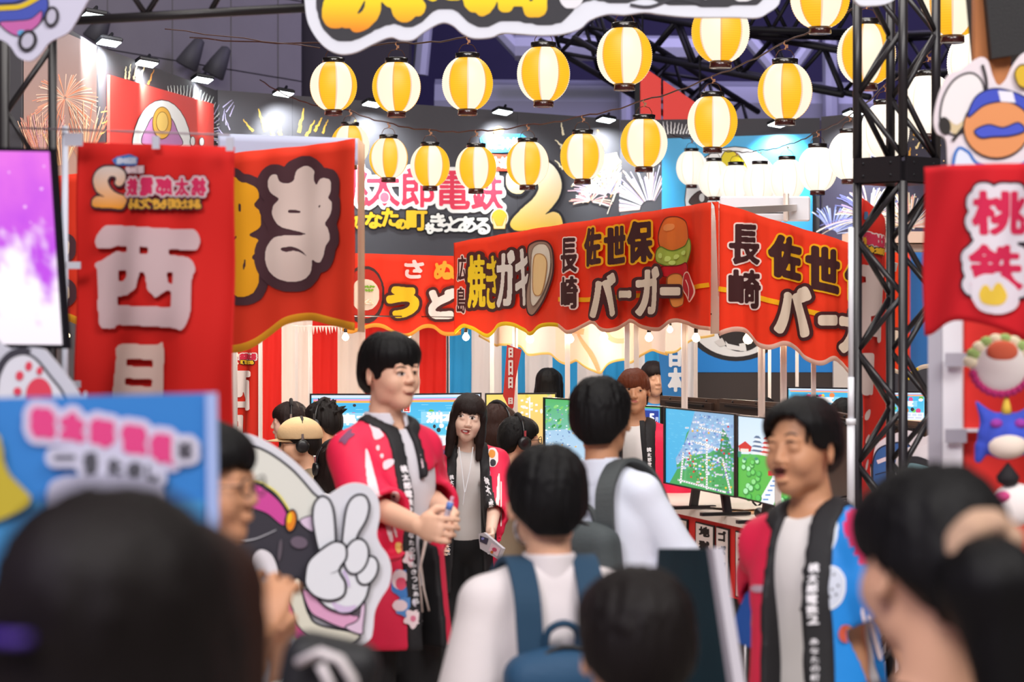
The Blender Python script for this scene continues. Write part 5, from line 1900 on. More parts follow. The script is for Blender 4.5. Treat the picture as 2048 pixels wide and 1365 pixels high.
wire('lantern_string', [W(380, 75, 14.5)] + ptsA + [W(1860, -120, 9.5)], .012, 'dark cord carrying the upper row of striped lanterns')
wire('lantern_string', [W(520, 160, 17.5), W(600, 202, 16.8)] + ptsB + [W(2080, -90, 9.4)], .012, 'dark cord carrying the lower row of striped lanterns')
wire('lantern_string', [W(1340, 268, 21)] + ptsC + [W(2090, 0, 9.8)], .012, 'dark cord carrying the plain white lanterns')
wire('guy_wire', [W(330, 58, 12), W(640, 96, 12.5)], .0, 'thin pale guy wire crossing the grey panelled wall', .003)

# ------------------------------------------------------------------ screens
M_bez = mat('bezel', '#141216', rough=.35)
M_tvback = mat('screen_back', '#4a3a33', rough=.45, spec=.5, bump=.03, bscale=300)


def screen(q, Y1, Y2, lb, draw, stand=True, dz=None, thick=.045, bez=3.2, logo=None):
    """q: frame corners of the lit glass TL, TR, BR, BL"""
    surf = vplane(q[0][0], Y1, q[1][0], Y2)
    A = np.array(q, float); P = surf.at(A[:, 0], A[:, 1], 0)
    c = A.mean(0); B2 = c + (A - c) * (1 + 2 * bez / (A.max(0) - A.min(0)))
    PB = surf.at(B2[:, 0], B2[:, 1], -.002)
    base = (P[2] + P[3]) / 2
    t = thing('screen', (base[0], base[1], base[2]), lb, 'screen')
    # bezel as a ring, housing behind it
    fr = surf.at(B2[:, 0], B2[:, 1], .006); fi = surf.at(A[:, 0], A[:, 1], .006)
    V = list(fr) + list(fi) + list(fr - surf.n * .02) + list(P)
    Fc = []
    for i in range(4):
        j = (i + 1) % 4
        Fc += [(i, j, 4 + j, 4 + i), (i, 8 + i, 8 + j, j), (4 + i, 4 + j, 12 + j, 12 + i)]
    obj('bezel', V, Fc, M_bez, t)
    bk = PB - surf.n * .004; c3 = bk.mean(0); b2 = c3 + (bk - c3) * .86 - surf.n * thick
    MB().prism(list(bk)[::-1], list(b2)[::-1]).build('housing', M_tvback, t)
    pr = Print(surf, .0, .00002); draw(pr, q); pr.build('picture', SCREEN, t)
    if stand and dz is not None:
        bz = Vector(((P[2] + P[3]) / 2 - surf.n * .05)); fx = Vector((P[2] - P[3])); fx.z = 0; fx.normalize(); nn = Vector(surf.n)
        for s_ in (-.13, .13):
            a = bz + fx * s_
            MB().bar(a + Vector((0, 0, .05)), Vector((a.x, a.y, dz + .012)) + fx * s_ * .4, .035, .02).build('stand_leg', M_bez, t)
            MB().bar(Vector((a.x, a.y, dz + .010)) + fx * s_ * .4 + nn * .12, Vector((a.x, a.y, dz + .010)) + fx * s_ * .4 - nn * .1, .03, .014).build('stand_foot', M_bez, t)
    return t


def bil(q, u, v):
    a = np.array(q, float)
    top = a[0] + (a[1] - a[0]) * u; bot = a[3] + (a[2] - a[3]) * u
    return tuple(top + (bot - top) * v)


def quad(pr, q, u0, v0, u1, v1, c):
    pr.poly([bil(q, u0, v0), bil(q, u1, v0), bil(q, u1, v1), bil(q, u0, v1)], c)


def map_art(seed, sea=.5):
    def draw(pr, q):
        r = random.Random(seed)
        quad(pr, q, 0, 0, 1, 1, '#3fa35a')
        P = lambda u, v: bil(q, u, v)
        if sea:
            pr.poly([P(0, 0), P(.42, 0), P(.44, .12), P(.30, .30), P(.26, .46), P(.14, .66), P(.16, .80), P(.05, 1), P(0, 1)], ('#56b7e4', '#3fb0e0'))
            for _ in range(26):
                u, v = r.uniform(.02, .26), r.uniform(.05, .7); a = P(u, v); pr.stroke([a, (a[0] + 5, a[1] + 1)], .7, '#7fd0f0')
        pr.poly([P(.42, 0), P(1, 0), P(1, .42), P(.80, .40), P(.62, .52), P(.30, .60), P(.16, .74), P(.14, .66), P(.26, .46), P(.34, .26)], '#8fb4d8')
        pr.poly([P(.82, .18), P(.90, .26), P(.98, .50), P(.78, .62), P(.66, .60), P(.78, .42)], '#2f8a55')
        for _ in range(430):
            u, v = r.uniform(.16, .98), r.uniform(.03, .80)
            if u < .44 - v * .4: continue
            x, y = P(u, v); w = r.uniform(2, 5)
            pr.rect(x, y, x + w, y + r.uniform(1.2, 4.4), r.choice(['#a9c4e6', '#7a98c8', '#e8eef6', '#5d7fb8', '#c8b6e0', '#9ad0ee', '#e8e4f0', '#6ba0d8']))
        for _ in range(60):
            u, v = r.uniform(.35, .95), r.uniform(.55, .97); x, y = P(u, v)
            pr.ell(x, y, r.uniform(1, 2.6), r.uniform(1, 2.2), r.choice(['#2f7a3c', '#6cc45a', '#e88a3c', '#f0d040', '#55b860', '#2a6a44', '#86cf68']), n=7)
        for (u0, v0, u1, v1) in ((.62, .35, .62, .98), (.28, .55, .24, .97), (.85, .55, .97, .97), (.2, .93, .9, .97), (.5, .2, .9, .24), (.45, .4, .8, .44)):
            a, b = P(u0, v0), P(u1, v1); pr.stroke([a, b], 3.4, '#f4f4f4'); L = math.hypot(b[0] - a[0], b[1] - a[1])
            for k in range(int(L / 5)):
                t = (k + .3) / (L / 5); x, y = a[0] + (b[0] - a[0]) * t, a[1] + (b[1] - a[1]) * t
                pr.ell(x, y, 1.1, 1.1, '#303038', n=6)
        for _ in range(26):
            u, v = r.uniform(.3, .97), r.uniform(.12, .97); x, y = P(u, v)
            pr.rect(x, y, x + 3.4, y + 3.6, r.choice(['#d8282a', '#e8b820', '#d8282a', '#7a4ac0']))
        for _ in range(30):
            u, v = r.uniform(.25, .95), r.uniform(.1, .95); x, y = P(u, v); pr.rect(x, y, x + 7, y + 3, '#f6f6fa'); pr.rect(x + 1, y + 1, x + 6, y + 1.9, '#8a8a98')
    return draw


def castle_art(pr, q):
    r = random.Random(3); P = lambda u, v: bil(q, u, v)
    quad(pr, q, 0, 0, 1, 1, ('#cfe4f6', '#eef4fa'))
    pr.poly([P(0, .47), P(.3, .44), P(1, .46), P(1, 1), P(0, 1)], '#58bb4c')
    pr.poly([P(.64, .0), P(.78, .0), P(.76, .14), P(.66, .12)], '#e07830')
    for ux, cl, rf in ((.28, '#e8eef4', '#56708f'), (.42, '#f2ddd4', '#c9302c')):
        for k in range(4):
            y = .44 - k * .055; w = .085 - k * .014
            pr.poly([P(ux - w * .8, y), P(ux + w * .8, y), P(ux + w * .8, y - .045), P(ux - w * .8, y - .045)], cl)
            pr.poly([P(ux - w * 1.3, y - .03), P(ux + w * 1.3, y - .03), P(ux + w * .5, y - .06), P(ux - w * .5, y - .06)], rf)
    pr.poly([P(.02, .44), P(.18, .42), P(.2, .36), P(.1, .30), P(0, .37)], '#d0342c'); pr.poly([P(.03, .44), P(.15, .43), P(.15, .39), P(.03, .40)], '#f2e2d4')
    pr.poly([P(.56, .44), P(.60, .44), P(.59, .24), P(.57, .24)], '#b9c8d8')
    pr.poly([P(.30, 1), P(.52, 1), P(.74, .44), P(.66, .44)], '#f4f6fa'); pr.poly([P(.5, .62), P(1, .60), P(1, .68), P(.5, .70)], '#f4f6fa')
    for k in range(9):
        v = .97 - k * .06; u = .40 + k * .033; a = P(u, v); pr.rect(a[0] - 5 + k * .3, a[1] - 3, a[0] + 6 - k * .3, a[1], '#4f8fd0')
    for k in range(8):
        a = P(.56 + k * .05, .645); pr.rect(a[0], a[1] - 2, a[0] + 3, a[1] + 3, '#5f9ad6')
    a = P(.50, .64); pr.rect(a[0] - 8, a[1] - 6, a[0] + 9, a[1] + 4, '#d0202c')
    for k in range(34):
        u, v = (r.uniform(0, .32), r.uniform(.52, .98)) if k % 2 else (r.uniform(.62, 1), r.uniform(.74, .98))
        x, y = P(u, v); s = 3 + v * 4
        pr.ell(x, y, s, s * 1.2, '#2f8f3c', n=12); pr.ell(x - s * .15, y - s * .2, s * .7, s * .85, r.choice(['#6fd46a', '#8fe08a', '#55c45a', '#a8ecb0']), n=12)
    for k in range(14): x, y = P(r.uniform(0, 1), r.uniform(.45, .52)); pr.ell(x, y, 4, 3.2, r.choice(['#3f9f5a', '#5ab86a', '#3a8f78']), n=9)


def player_art(txt, mark=True, seed=1):
    def draw(pr, q):
        r = random.Random(seed); P = lambda u, v: bil(q, u, v)
        quad(pr, q, 0, 0, 1, 1, ('#58c4ee', '#9fe0f6'))
        quad(pr, q, 0, .0, 1, .045, '#d8e6f6'); quad(pr, q, .02, .06, .98, .10, '#e79ac8'); quad(pr, q, .03, .09, .98, .12, '#f2b44a')
        quad(pr, q, .04, .13, .97, .66, ('#3fb4e8', '#57c8ea'))
        for k in range(16): x, y = P(r.uniform(.05, .95), r.uniform(.15, .62)); pr.stroke([(x - 6, y), (x + 8, y)], 1, '#8fdcf6')
        for k in range(16):
            x, y = P(r.uniform(.05, .95), r.choice([r.uniform(.16, .3), r.uniform(.48, .64)])); pr.ell(x, y, r.uniform(3, 6), r.uniform(3, 5), r.choice(['#f08a4a', '#f6d04a', '#6fc048', '#f0a0c0', '#f4f4f4', '#2a2a34', '#e04a8a', '#7ad060']), n=10)
        quad(pr, q, .28, .28, .82, .48, '#8fd6f4')
        a, b = P(.34, .30), P(.74, .46); pr.row(txt, a[0], a[1], b[0], b[1], [(1.4, '#ffffff')], .7)
        quad(pr, q, .03, .68, .97, .93, '#eef2fb')
        for k in range(7): quad(pr, q, .06 + k * .13, .72, .15 + k * .13, .80, '#d4dcf2')
        for k in range(5): quad(pr, q, .06 + k * .18, .84, .20 + k * .18, .88, '#c9d2ec')
        quad(pr, q, .0, .94, 1, 1, ('#f6e46a', '#f0b0c0'))
        if mark:
            a = P(.06, .16); pr.rect(a[0], a[1], a[0] + 15, a[1] + 15, '#f6f2ee'); pr.text([('西', a[0] + 2, a[1] + 2, a[0] + 13, a[1] + 13)], [(.9, '#d83a34')], .5)
    return draw


def yellow_art(pr, q):
    r = random.Random(5); P = lambda u, v: bil(q, u, v)
    quad(pr, q, 0, 0, 1, 1, ('#f0d86a', '#f2c07a'))
    for _ in range(50): x, y = P(r.random(), r.random()); pr.ell(x, y, r.uniform(2, 6), r.uniform(2, 5), r.choice(['#f6e8a4', '#e8a860', '#f6c8a0', '#b8d070', '#f2f0e0', '#e8d040']), n=9)
    for u in (.42, .62): quad(pr, q, u, .05, u + .02, 1, '#f8f6f0')
    for k in range(10): x, y = P(.5 + (k % 4) * .07, .1 + k * .03); pr.rect(x, y, x + 5, y + 4, '#eef0fa')


def portrait_map(pr, q):
    r = random.Random(9); P = lambda u, v: bil(q, u, v)
    quad(pr, q, 0, 0, 1, 1, ('#58b868', '#9cc8e8'))
    pr.poly([P(0, .42), P(.3, .38), P(1, .40), P(1, 1), P(0, 1)], ('#a8cce8', '#c4dcf0'))
    for _ in range(40): x, y = P(r.uniform(0, 1), r.uniform(0, .4)); pr.ell(x, y, 5, 2.4, r.choice(['#79cc6a', '#3f9f58', '#8ed87c']), -40, n=8)
    for _ in range(200):
        x, y = P(r.uniform(0, .98), r.uniform(.06, .78)); w = r.uniform(1.5, 4)
        pr.rect(x, y, x + w, y + r.uniform(1, 3), r.choice(['#ffffff', '#dfe8f6', '#7f9cc8', '#aac2e0', '#e8b860', '#5d7fb0', '#f6f6ff']))
    quad(pr, q, .1, .77, 1, 1, '#e4ecfa')
    a, b = P(.14, .79), P(.80, .95)
    for k in range(3): pr.rect(a[0], a[1] + k * 9, a[0] + 22 + k * 14, a[1] + k * 9 + 3, '#9aa8c8')


def date_art(pr, q):
    P = lambda u, v: bil(q, u, v)
    quad(pr, q, 0, 0, 1, 1, ('#58b868', '#8fd0a0'))
    quad(pr, q, .30, .02, .97, .48, '#5a9ae8'); quad(pr, q, .32, .05, .94, .44, '#26409a')
    x, y = P(.72, .10); pr.text([('5', x, y, x + 9, y + 17)], [(.9, '#ffffff')], .5); pr.text([('月', x + 11, y + 7, x + 17, y + 16)], [(.3, '#dfe6ff')], .4)
    x, y = P(.36, .08); pr.text([('年', x + 14, y, x + 20, y + 7), ('0', x + 6, y, x + 12, y + 7), ('目', x + 10, y + 12, x + 16, y + 18)], [(.3, '#dfe6ff')], .4)


DZ = 1.03
screen([(1332, 817), (1470, 831), (1470, 993), (1332, 965)], 10.6, 9.9, 'screen showing a coastal board-game map, on the counter', map_art(1), True, DZ)
screen([(1477, 833), (1612, 846), (1612, 1026), (1477, 993)], 9.85, 9.2, 'screen showing red and blue castles over green trees, on the counter', castle_art, True, DZ)
screen([(1091, 798), (1236, 807), (1236, 960), (1091, 950)], 11.7, 11.2, 'screen with a green and pale blue map, half hidden by the backpack wearer', portrait_map, True, DZ)
screen([(1240, 812), (1322, 816), (1322, 950), (1240, 945)], 12.1, 11.8, 'screen with a dark blue date panel beside the reddish-haired attendant', date_art, True, DZ)
screen([(623, 791), (788, 791), (788, 918), (623, 918)], 14.8, 14.7, 'left aqua game screen in front of the striped curtain', player_art('串本', True, 2), True, .9)
screen([(796, 791), (960, 789), (960, 912), (796, 908)], 14.6, 14.6, 'aqua and white game screen behind the smiling woman', player_art('洲本', True, 3), True, .9)
screen([(973, 790), (1110, 789), (1110, 890), (973, 890)], 15.2, 15.2, 'yellow-orange game screen behind the brown-haired player', yellow_art, True, .9)
screen([(1577, 777), (1702, 779), (1702, 838), (1577, 836)], 14.6, 14.2, 'far aqua screen above the speaking attendant, left of the white pole', player_art('東', False, 6), True, .9)
screen([(1764, 786), (1850, 786), (1850, 845), (1764, 842)], 14.0, 13.8, 'far pale blue screen seen through the lattice tower', player_art('東', False, 7), True, .9)


def rear(x0, y0, x1, y1, Y1, Y2, yb, lb):
    """screen seen from its back"""
    s_ = vplane(x0, Y1, x1, Y2)
    q = [(x0, y0), (x1, y1), (x1, yb), (x0, yb)]
    t = thing('screen', s_.at(np.array([(x0 + x1) / 2.]), np.array([float(yb)]), 0)[0], lb, 'screen')
    A = np.array(q, float); P = s_.at(A[:, 0], A[:, 1], -.05); c = P.mean(0)
    Fq = s_.at(A[:, 0], A[:, 1], -.02)
    MB().prism(list(Fq)[::-1], list(P)[::-1]).build('housing', mat('tv_back_warm', '#4c3a30', rough=.45), t)
    q2 = [(x0 + 6, y0 + 8), (x1 - 6, y1 + 8), (x1 - 6, yb), (x0 + 6, yb)]
    A = np.array(q2, float)
    MB().prism(list(s_.at(A[:, 0], A[:, 1], .0))[::-1], list(s_.at(A[:, 0], A[:, 1], -.02))[::-1]).build('back_cover', mat('tv_back_dark', '#33251f', rough=.5), t)
    for k in range(3):
        x = x0 + (x1 - x0) * (.18 + .32 * k); y = y0 + (y1 - y0) * (.18 + .32 * k) + 4.5
        MB().sphere(Vector(s_.at(np.array([x]), np.array([y]), -.018)[0]), .006, 8, 6).build('screw', M_dark, t)
    a = s_.at(np.array([x0 + 20., x1 - 20.]), np.array([y0 + 14., y1 + 14.]), .004)
    MB().bar(a[0], a[1], .02, .012).build('vent_slot', M_dark, t)
    mp = Vector(P.mean(0)); MB().tube([(mp.x, mp.y + .01, 0), (mp.x, mp.y + .01, mp.z)], .02, 8).build('stand_post', M_dark, t)
    MB().lathe((mp.x, mp.y + .01, 0), [(.16, 0), (.16, .012), (.03, .03)], 16).build('stand_base', M_dark, t)
    return t


rear(1314, 792, 1428, 799, 13.0, 12.6, 900, 'brown back of a screen behind the map screen')
rear(1433, 798, 1580, 808, 12.5, 12.0, 900, 'brown back of a screen above the castle screen')
rear(1648, 822, 1716, 836, 11.2, 10.9, 1010, 'tall dark back of a screen beside the white pole')
rear(1755, 838, 1850, 846, 12.4, 12.2, 960, 'brown back of a screen behind the lattice tower')

# ------------------------------------------------------------------ counter with striped front and vertical paper signs
A1, A2 = W(1180, 0, 12.3), W(1720, 0, 8.6)
CP = vplane(1180, 11.9, 1760, 8.7)
def cz(px): return float(CP.at(np.array([float(px)]), np.array([640.]))[0][1])
t = thing('counter', W(1450, 1300, 10.3) * Vector((1, 1, 0)), 'long game counter with striped red and white front', 'counter')
qa = CP.at(np.array([1180., 1655.]), np.array([640., 640.])); n2 = CP.n
top = []
a, b = qa[0], qa[1]
fr = [a * np.array([1, 1, 0]), b * np.array([1, 1, 0])]
dep = .85
def cpt(p, d, z): return Vector((p[0] - n2[0] * d, p[1] - n2[1] * d, z))
MB().prism([cpt(a, -.02, DZ), cpt(b, -.02, DZ), cpt(b, dep, DZ), cpt(a, dep, DZ)], [cpt(a, -.02, DZ - .035), cpt(b, -.02, DZ - .035), cpt(b, dep, DZ - .035), cpt(a, dep, DZ - .035)]).build('counter_top', mat('counter_top', '#fbeee0', rough=.4), t)
MB().prism([cpt(a, 0, .69), cpt(b, 0, .69), cpt(b, 0, DZ - .036), cpt(a, 0, DZ - .036)], [cpt(a, .03, .69), cpt(b, .03, .69), cpt(b, .03, DZ - .036), cpt(a, .03, DZ - .036)]).build('front_board', mat('front_red', '#d9201a', rough=.7), t)
MB().prism([cpt(a, .03, 0), cpt(b, .03, 0), cpt(b, .03, .69), cpt(a, .03, .69)], [cpt(a, .10, 0), cpt(b, .10, 0), cpt(b, .10, .69), cpt(a, .10, .69)]).build('plinth', mat('plinth_black', '#141214', rough=.6), t)
MB().prism([cpt(a, dep - .05, 0), cpt(b, dep - .05, 0), cpt(b, dep - .05, DZ - .04), cpt(a, dep - .05, DZ - .04)], [cpt(a, dep, 0), cpt(b, dep, 0), cpt(b, dep, DZ - .04), cpt(a, dep, DZ - .04)]).build('rear_board', mat('plinth_black', '#141214'), t)
SG = [(1332, 1378, '東'), (1393, 1431, '地獄温泉'), (1434, 1461, 'ゴボウ餅'), (1473, 1503, 'カステラ'), (1520, 1552, '明太子'), (1575, 1610, '本')]
for x0, x1, tx in SG:
    def zpx(x, z): return HZ + (CAMZ - z) * F / cz(x)
    q = [(x0, zpx(x0, DZ - .055)), (x1, zpx(x1, DZ - .055)), (x1, zpx(x1, .70)), (x0, zpx(x0, .70))]
    ps = board('paper_sign', CP, q, mat('sign_frame', '#16110f', rough=.7), t, .004, sm=0, off=.006)
    pr = Print(CP, .0075, .0006)
    q2 = [(q[0][0] + 2, q[0][1] + 3), (q[1][0] - 2, q[1][1] + 3), (q[2][0] - 2, q[2][1] - 2), (q[3][0] + 2, q[3][1] - 2)]
    pr.poly(q2, '#efe0d8')
    if x0 > 1390:
        h = (q2[3][1] - q2[0][1] - 8) / len(tx)
        for k, ch in enumerate(tx):
            y = q2[0][1] + 7 + k * h
            m_ = (x1 - x0) * .24; pr.text([(ch, x0 + m_, y, x1 - m_, y + h * .66, .12)], [(1.1, '#171210')], .5)
    pr.build('sign_lettering', PRINT, ps)

# things lying on the counter
def on_counter(px, back):
    p = CP.at(np.array([float(px)]), np.array([640.]))[0]
    return cpt(p, back, DZ)


for px, bk, rz, lb in ((1493, .10, 30, 'black game controller lying on the counter edge, further left'), (1518, .09, 55, 'black game controller next to the other, nearer the attendant')):
    c = on_counter(px, bk); t = thing('game_controller', c, lb, 'controller', 'game controllers')
    f = Field(np.array(c) - np.array([.12, .12, .01]), np.array(c) + np.array([.12, .12, .07]), .006)
    R = Rz(rz); P0 = lambda v: np.array(c) + R @ np.array(v)
    f.box(P0([0, 0, .028]), np.array([.055, .032, .016]), R, .014, 0); f.cap(P0([.05, 0, .026]), P0([.072, -.055, .02]), .022, .014, .012); f.cap(P0([-.05, 0, .026]), P0([-.072, -.055, .02]), .022, .014, .012)
    V, Q = f.mesh(); obj('controller_body', V, Q, mat('controller_black', '#17151a', rough=.4), t, smooth=True)
    for v in ((.03, .01), (-.02, -.012)): MB().lathe(P0([v[0], v[1], .042]), [(.009, 0), (.006, .004), (.011, .012), (.009, .014)], 12).build('thumb_stick', M_dark, t)
t = thing('flyer', on_counter(1436, .18), 'orange picture flyer lying flat on the counter', 'flyer')
c = on_counter(1436, .22); MB().box(c + Vector((0, 0, .002)), (.26, .19, .002), rz=.6).build('sheet', mat('flyer_paper', '#d99a5a', rough=.4, var=.5, bscale=16), t)
t = thing('flyer', on_counter(1385, .2), 'pale stack of sheets under the map screen stand', 'flyer')
for k in range(3): MB().box(on_counter(1378 + k * 14, .22) + Vector((0, 0, .003 + k * .004)), (.30, .21, .003), rz=.5 + k * .1).build('sheet', mat('pale_sheet', '#f2e8d6', rough=.4), t)
for k, (a0, a1, lb) in enumerate(((1470, 1500, 'black cable coiling behind the castle screen'), (1500, 1545, 'black cable looping on the counter near the controllers'), (1395, 1440, 'black cable running under the map screen'))):
    pts = []
    for i in range(22):
        u = i / 21; px = a0 + (a1 - a0) * u; p = on_counter(px, .42 - .12 * k * .5 + .08 * math.sin(u * 9 + k)); pts.append(p + Vector((0, 0, .008 + .07 * abs(math.sin(u * 6 + k)))))
    tag(MB().tube(pts, .0045, 6).build('cable', mat('cable_black', '#0f0f12', rough=.5), None, smooth=True), lb, 'cable')
t = thing('small_box', on_counter(1505, .45), 'small black control box behind the castle screen', 'box')
MB().box(on_counter(1505, .45) + Vector((0, 0, .022)), (.16, .1, .044), rz=.5, bev=.006).build('case', M_bez, t)
# far counters under the other screens
for x0, x1, Y, lb in ((600, 1110, 14.85, 'low table carrying the aqua screens by the curtain'), (1560, 1870, 14.2, 'far table carrying the right-hand screens')):
    t = thing('counter', W((x0 + x1) / 2, 0, Y) * Vector((1, 1, 0)), lb, 'counter')
    xa, xb = W(x0, 0, Y).x, W(x1, 0, Y).x
    MB().box(((xa + xb) / 2, Y + .25, .88), (xb - xa, .9, .04), bev=.005).build('counter_top', mat('counter_top', '#f0dccb'), t)
    MB().box(((xa + xb) / 2, Y - .17, .43), (xb - xa - .04, .04, .86)).build('front_board', mat('front_red', '#d9201a'), t)
    MB().box(((xa + xb) / 2, Y + .66, .43), (xb - xa - .04, .04, .86)).build('rear_board', mat('front_red', '#d9201a'), t)

# ------------------------------------------------------------------ lattice tower
YT = 9.0
M_tower = mat('tower_black', '#232024', rough=.35, spec=.5)
tc = W(1806, 0, YT); hd_ = wd(80, YT)
t = thing('lattice_tower', (tc.x, YT + hd_, 0), 'black steel lattice tower standing before the right-hand stall banner', 'tower')
corner = [Vector((tc.x - hd_, YT + hd_, 0)), Vector((tc.x, YT, 0)), Vector((tc.x + hd_, YT + hd_, 0)), Vector((tc.x, YT + 2 * hd_, 0))]
zA, zB, zC = Zat(362, YT), Zat(312, YT), Zat(-70, YT)
rc = wd(9.5, YT)
for c in corner:
    MB().tube([c, c + Vector((0, 0, zA))], rc, 12).build('chord', M_tower, t, smooth=True)
    MB().tube([c + Vector((0, 0, zB)), c + Vector((0, 0, zC))], rc, 12).build('chord', M_tower, t, smooth=True)
for z0, z1, n in ((zA, 0.03, 11), (zB, zC, 3)):
    for k in range(4):
        a, b = corner[k], corner[(k + 1) % 4]
        for i in range(n):
            q0 = z0 + (z1 - z0) * i / n; q1 = z0 + (z1 - z0) * (i + 1) / n
            s0, s1 = (a, b) if (i + (k >= 2)) % 2 else (b, a)
            MB().tube([s0 + Vector((0, 0, q0)), s1 + Vector((0, 0, q1))], rc * .62, 8).build('brace', M_tower, t, smooth=True)
for k in range(4):
    a, b = corner[k], corner[(k + 1) % 4]
    m_ = (a + b) / 2; out = (m_ - Vector((tc.x, YT + hd_, 0))).normalized() * rc * .8
    MB().bar(Vector((a.x, a.y, (zA + zB) / 2)) + out, Vector((b.x, b.y, (zA + zB) / 2)) + out, .012, zB - zA).build('joint_plate', M_tower, t)
    d_ = (b - a).normalized()
    for u in (.2, .8):
        for zz in (.25, .75):
            p_ = a.lerp(b, u) + out * 1.35 + Vector((0, 0, zA + (zB - zA) * zz)); MB().sphere(p_, .006, 8, 6).build('bolt', M_dark, t)
MB().prism([v + Vector((0, 0, zA + .004)) for v in corner], [v + Vector((0, 0, zA - .006)) for v in corner]).build('end_plate', M_tower, t)
MB().box((tc.x, YT + hd_, .012), (.5, .5, .024)).build('base_plate', M_tower, t)
t = thing('pole', (W(1702, 0, 8.9).x, 8.9, 0), 'white jointed banner pole standing just left of the lattice tower', 'pole')
x_ = W(1702, 0, 8.9).x
for y0, y1, w in ((455, 760, 11), (755, 845, 13), (840, 1045, 16)):
    MB().tube([(x_, 8.9, Zat(y1, 8.9)), (x_, 8.9, Zat(y0, 8.9))], wd(w / 2, 8.9), 14).build('tube', M_white, t, smooth=True)
MB().tube([(x_, 8.9, 0), (x_, 8.9, Zat(1040, 8.9))], wd(9, 8.9), 14).build('tube', M_white, t, smooth=True)
MB().tube([(x_, 8.9, Zat(850, 8.9)), (x_, 8.9, Zat(838, 8.9))], wd(10, 8.9), 14).build('collar', M_white, t, smooth=True)
MB().lathe((x_, 8.9, .001), [(.16, 0), (.16, .03), (.03, .05)], 24).build('base', M_dark, t, smooth=True)
# red banner right behind the tower
TB = vplane(1724, 9.75, 1784, 10.2, fold=lambda x, y: .01 * np.sin(x * .13 + y * .012))
o = sheet('nobori_banner', TB, np.arange(1723, 1776, 3.0), lambda x: poly_y([(1723, 396), (1740, 402), (1768, 440), (1776, 470)], x), lambda x: 1060, PCLOTH2, None, 14, col='#e03226')
tag(o, 'red upright banner seen from its back, directly behind the lattice tower', 'banner')
pr = Print(TB, .005, .0007)
pr.rect(1729, 424, 1739, 440, '#5a88b8')
pr.row('桃太郎電鉄', 1727, 462, 1764, 486, [(3, '#f3ded8'), (.9, '#d83a58')], .7, slope=.35, mirror=True)
pr.row('町のたなあ', 1730, 490, 1762, 503, [(2, '#2b2226'), (.7, '#f2b632')], .7, slope=.3, mirror=True)
pr.text([('2', 1724, 476, 1732, 496)], [(1.8, '#f0b430')], .6)
pr.text([('西', 1724, 535, 1757, 676, .15)], [(5.5, '#e6cfc8')], 1.0, mirror=True)
pr.text([('日', 1722, 712, 1732, 786)], [(5, '#e6cfc8')], 1.0)
for y in (830, 880, 930): pr.ell(1724, y, 5, 12, '#e6cfc8', 20)
pr.build('banner_lettering', PCLOTH2, o)
# cut-outs standing behind the tower foot
t = thing('cutout_board', W(1800, 1100, 9.9) * Vector((1, 1, 0)), 'blue and white cut-out board behind the foot of the lattice tower', 'board')
CB = vplane(1740, 9.9, 1900, 9.9)
board('panel', CB, [(1748, 905), (1765, 880), (1790, 868), (1820, 862), (1850, 875), (1900, 880), (1900, 1330), (1742, 1330), (1744, 1000)], mat('cut_white', '#e6dbe0', rough=.5), t, .012)
pr = Print(CB, .002, .0006)
pr.lined([(1752, 905), (1775, 890), (1815, 888), (1830, 930), (1822, 985), (1790, 1000), (1752, 985), (1745, 940)], '#37619f', '#1c2442', 3)
pr.stroke([(1754, 925), (1788, 915), (1826, 925)], 8, '#e4d2da', sm=4); pr.stroke([(1750, 950), (1788, 942), (1828, 952)], 2, '#1c2442', sm=4)
pr.lined([(1720, 1000), (1735, 950), (1742, 930), (1744, 980), (1752, 1020), (1742, 1040), (1722, 1040)], '#d8b8a8', '#40302c', 3)
pr.stroke([(1730, 975), (1738, 1005), (1730, 1030)], 3, '#3a2a2a', sm=4)
pr.lined([(1756, 1000), (1800, 995), (1812, 1040), (1770, 1060)], '#4a4f86', '#1c2442', 3)
pr.build('board_print', PRINT, t)
CB2 = vplane(1780, 9.6, 1900, 9.6)
t = thing('cutout_board', W(1830, 1100, 9.6) * Vector((1, 1, 0)), 'white cut-out board with a violet screen shape, right of the lattice tower', 'board')
board('panel', CB2, [(1786, 1000), (1792, 925), (1808, 900), (1835, 896), (1900, 915), (1900, 1330), (1780, 1330)], mat('cut_white', '#e6dbe0'), t, .012)
pr = Print(CB2, .002, .0006)
pr.lined([(1800, 1020), (1806, 930), (1830, 914), (1870, 928), (1900, 945), (1900, 1020)], '#2c2830', '#2c2830', 2); pr.lined([(1808, 1020), (1812, 940), (1832, 926), (1900, 956), (1900, 1030)], '#a8d8e4', '#2c2830', 2)
pr.lined([(1816, 1020), (1820, 965), (1836, 945), (1900, 975), (1900, 1030)], '#6a4fae', '#2c2830', 2)
pr.build('board_print', PRINT, t)

# ------------------------------------------------------------------ big lettered sign at the top
SG_ = vplane(610, 7.6, 1570, 7.6)
t = thing('lettered_sign', W(1100, 60, 7.6), 'large white-edged cut-out sign with yellow bubble letters at the top edge', 'sign')
edge = [(1700, -20), (1716, 8), (1745, 11), (1776, 6), (1800, -12), (1830, -60), (1830, -200), (600, -200), (606, -60), (610, 10), (616, 45), (632, 75), (655, 98), (682, 108), (712, 104), (745, 88), (780, 74), (801, 80), (826, 79), (850, 62), (883, 45), (905, 50), (924, 66), (948, 76), (983, 74), (1003, 66), (1037, 67), (1078, 70), (1123, 68), (1160, 57), (1180, 40), (1215, 28), (1250, 29), (1289, 24), (1320, 28), (1367, 33), (1406, 34), (1468, 34), (1515, 35), (1538, 24), (1558, 8), (1575, -30), (1690, -50)]
board('panel', SG_, edge[::-1], mat('sign_white', '#dfe2ec', rough=.5), t, .03, sm=4)
pr = Print(SG_, .002, .001)
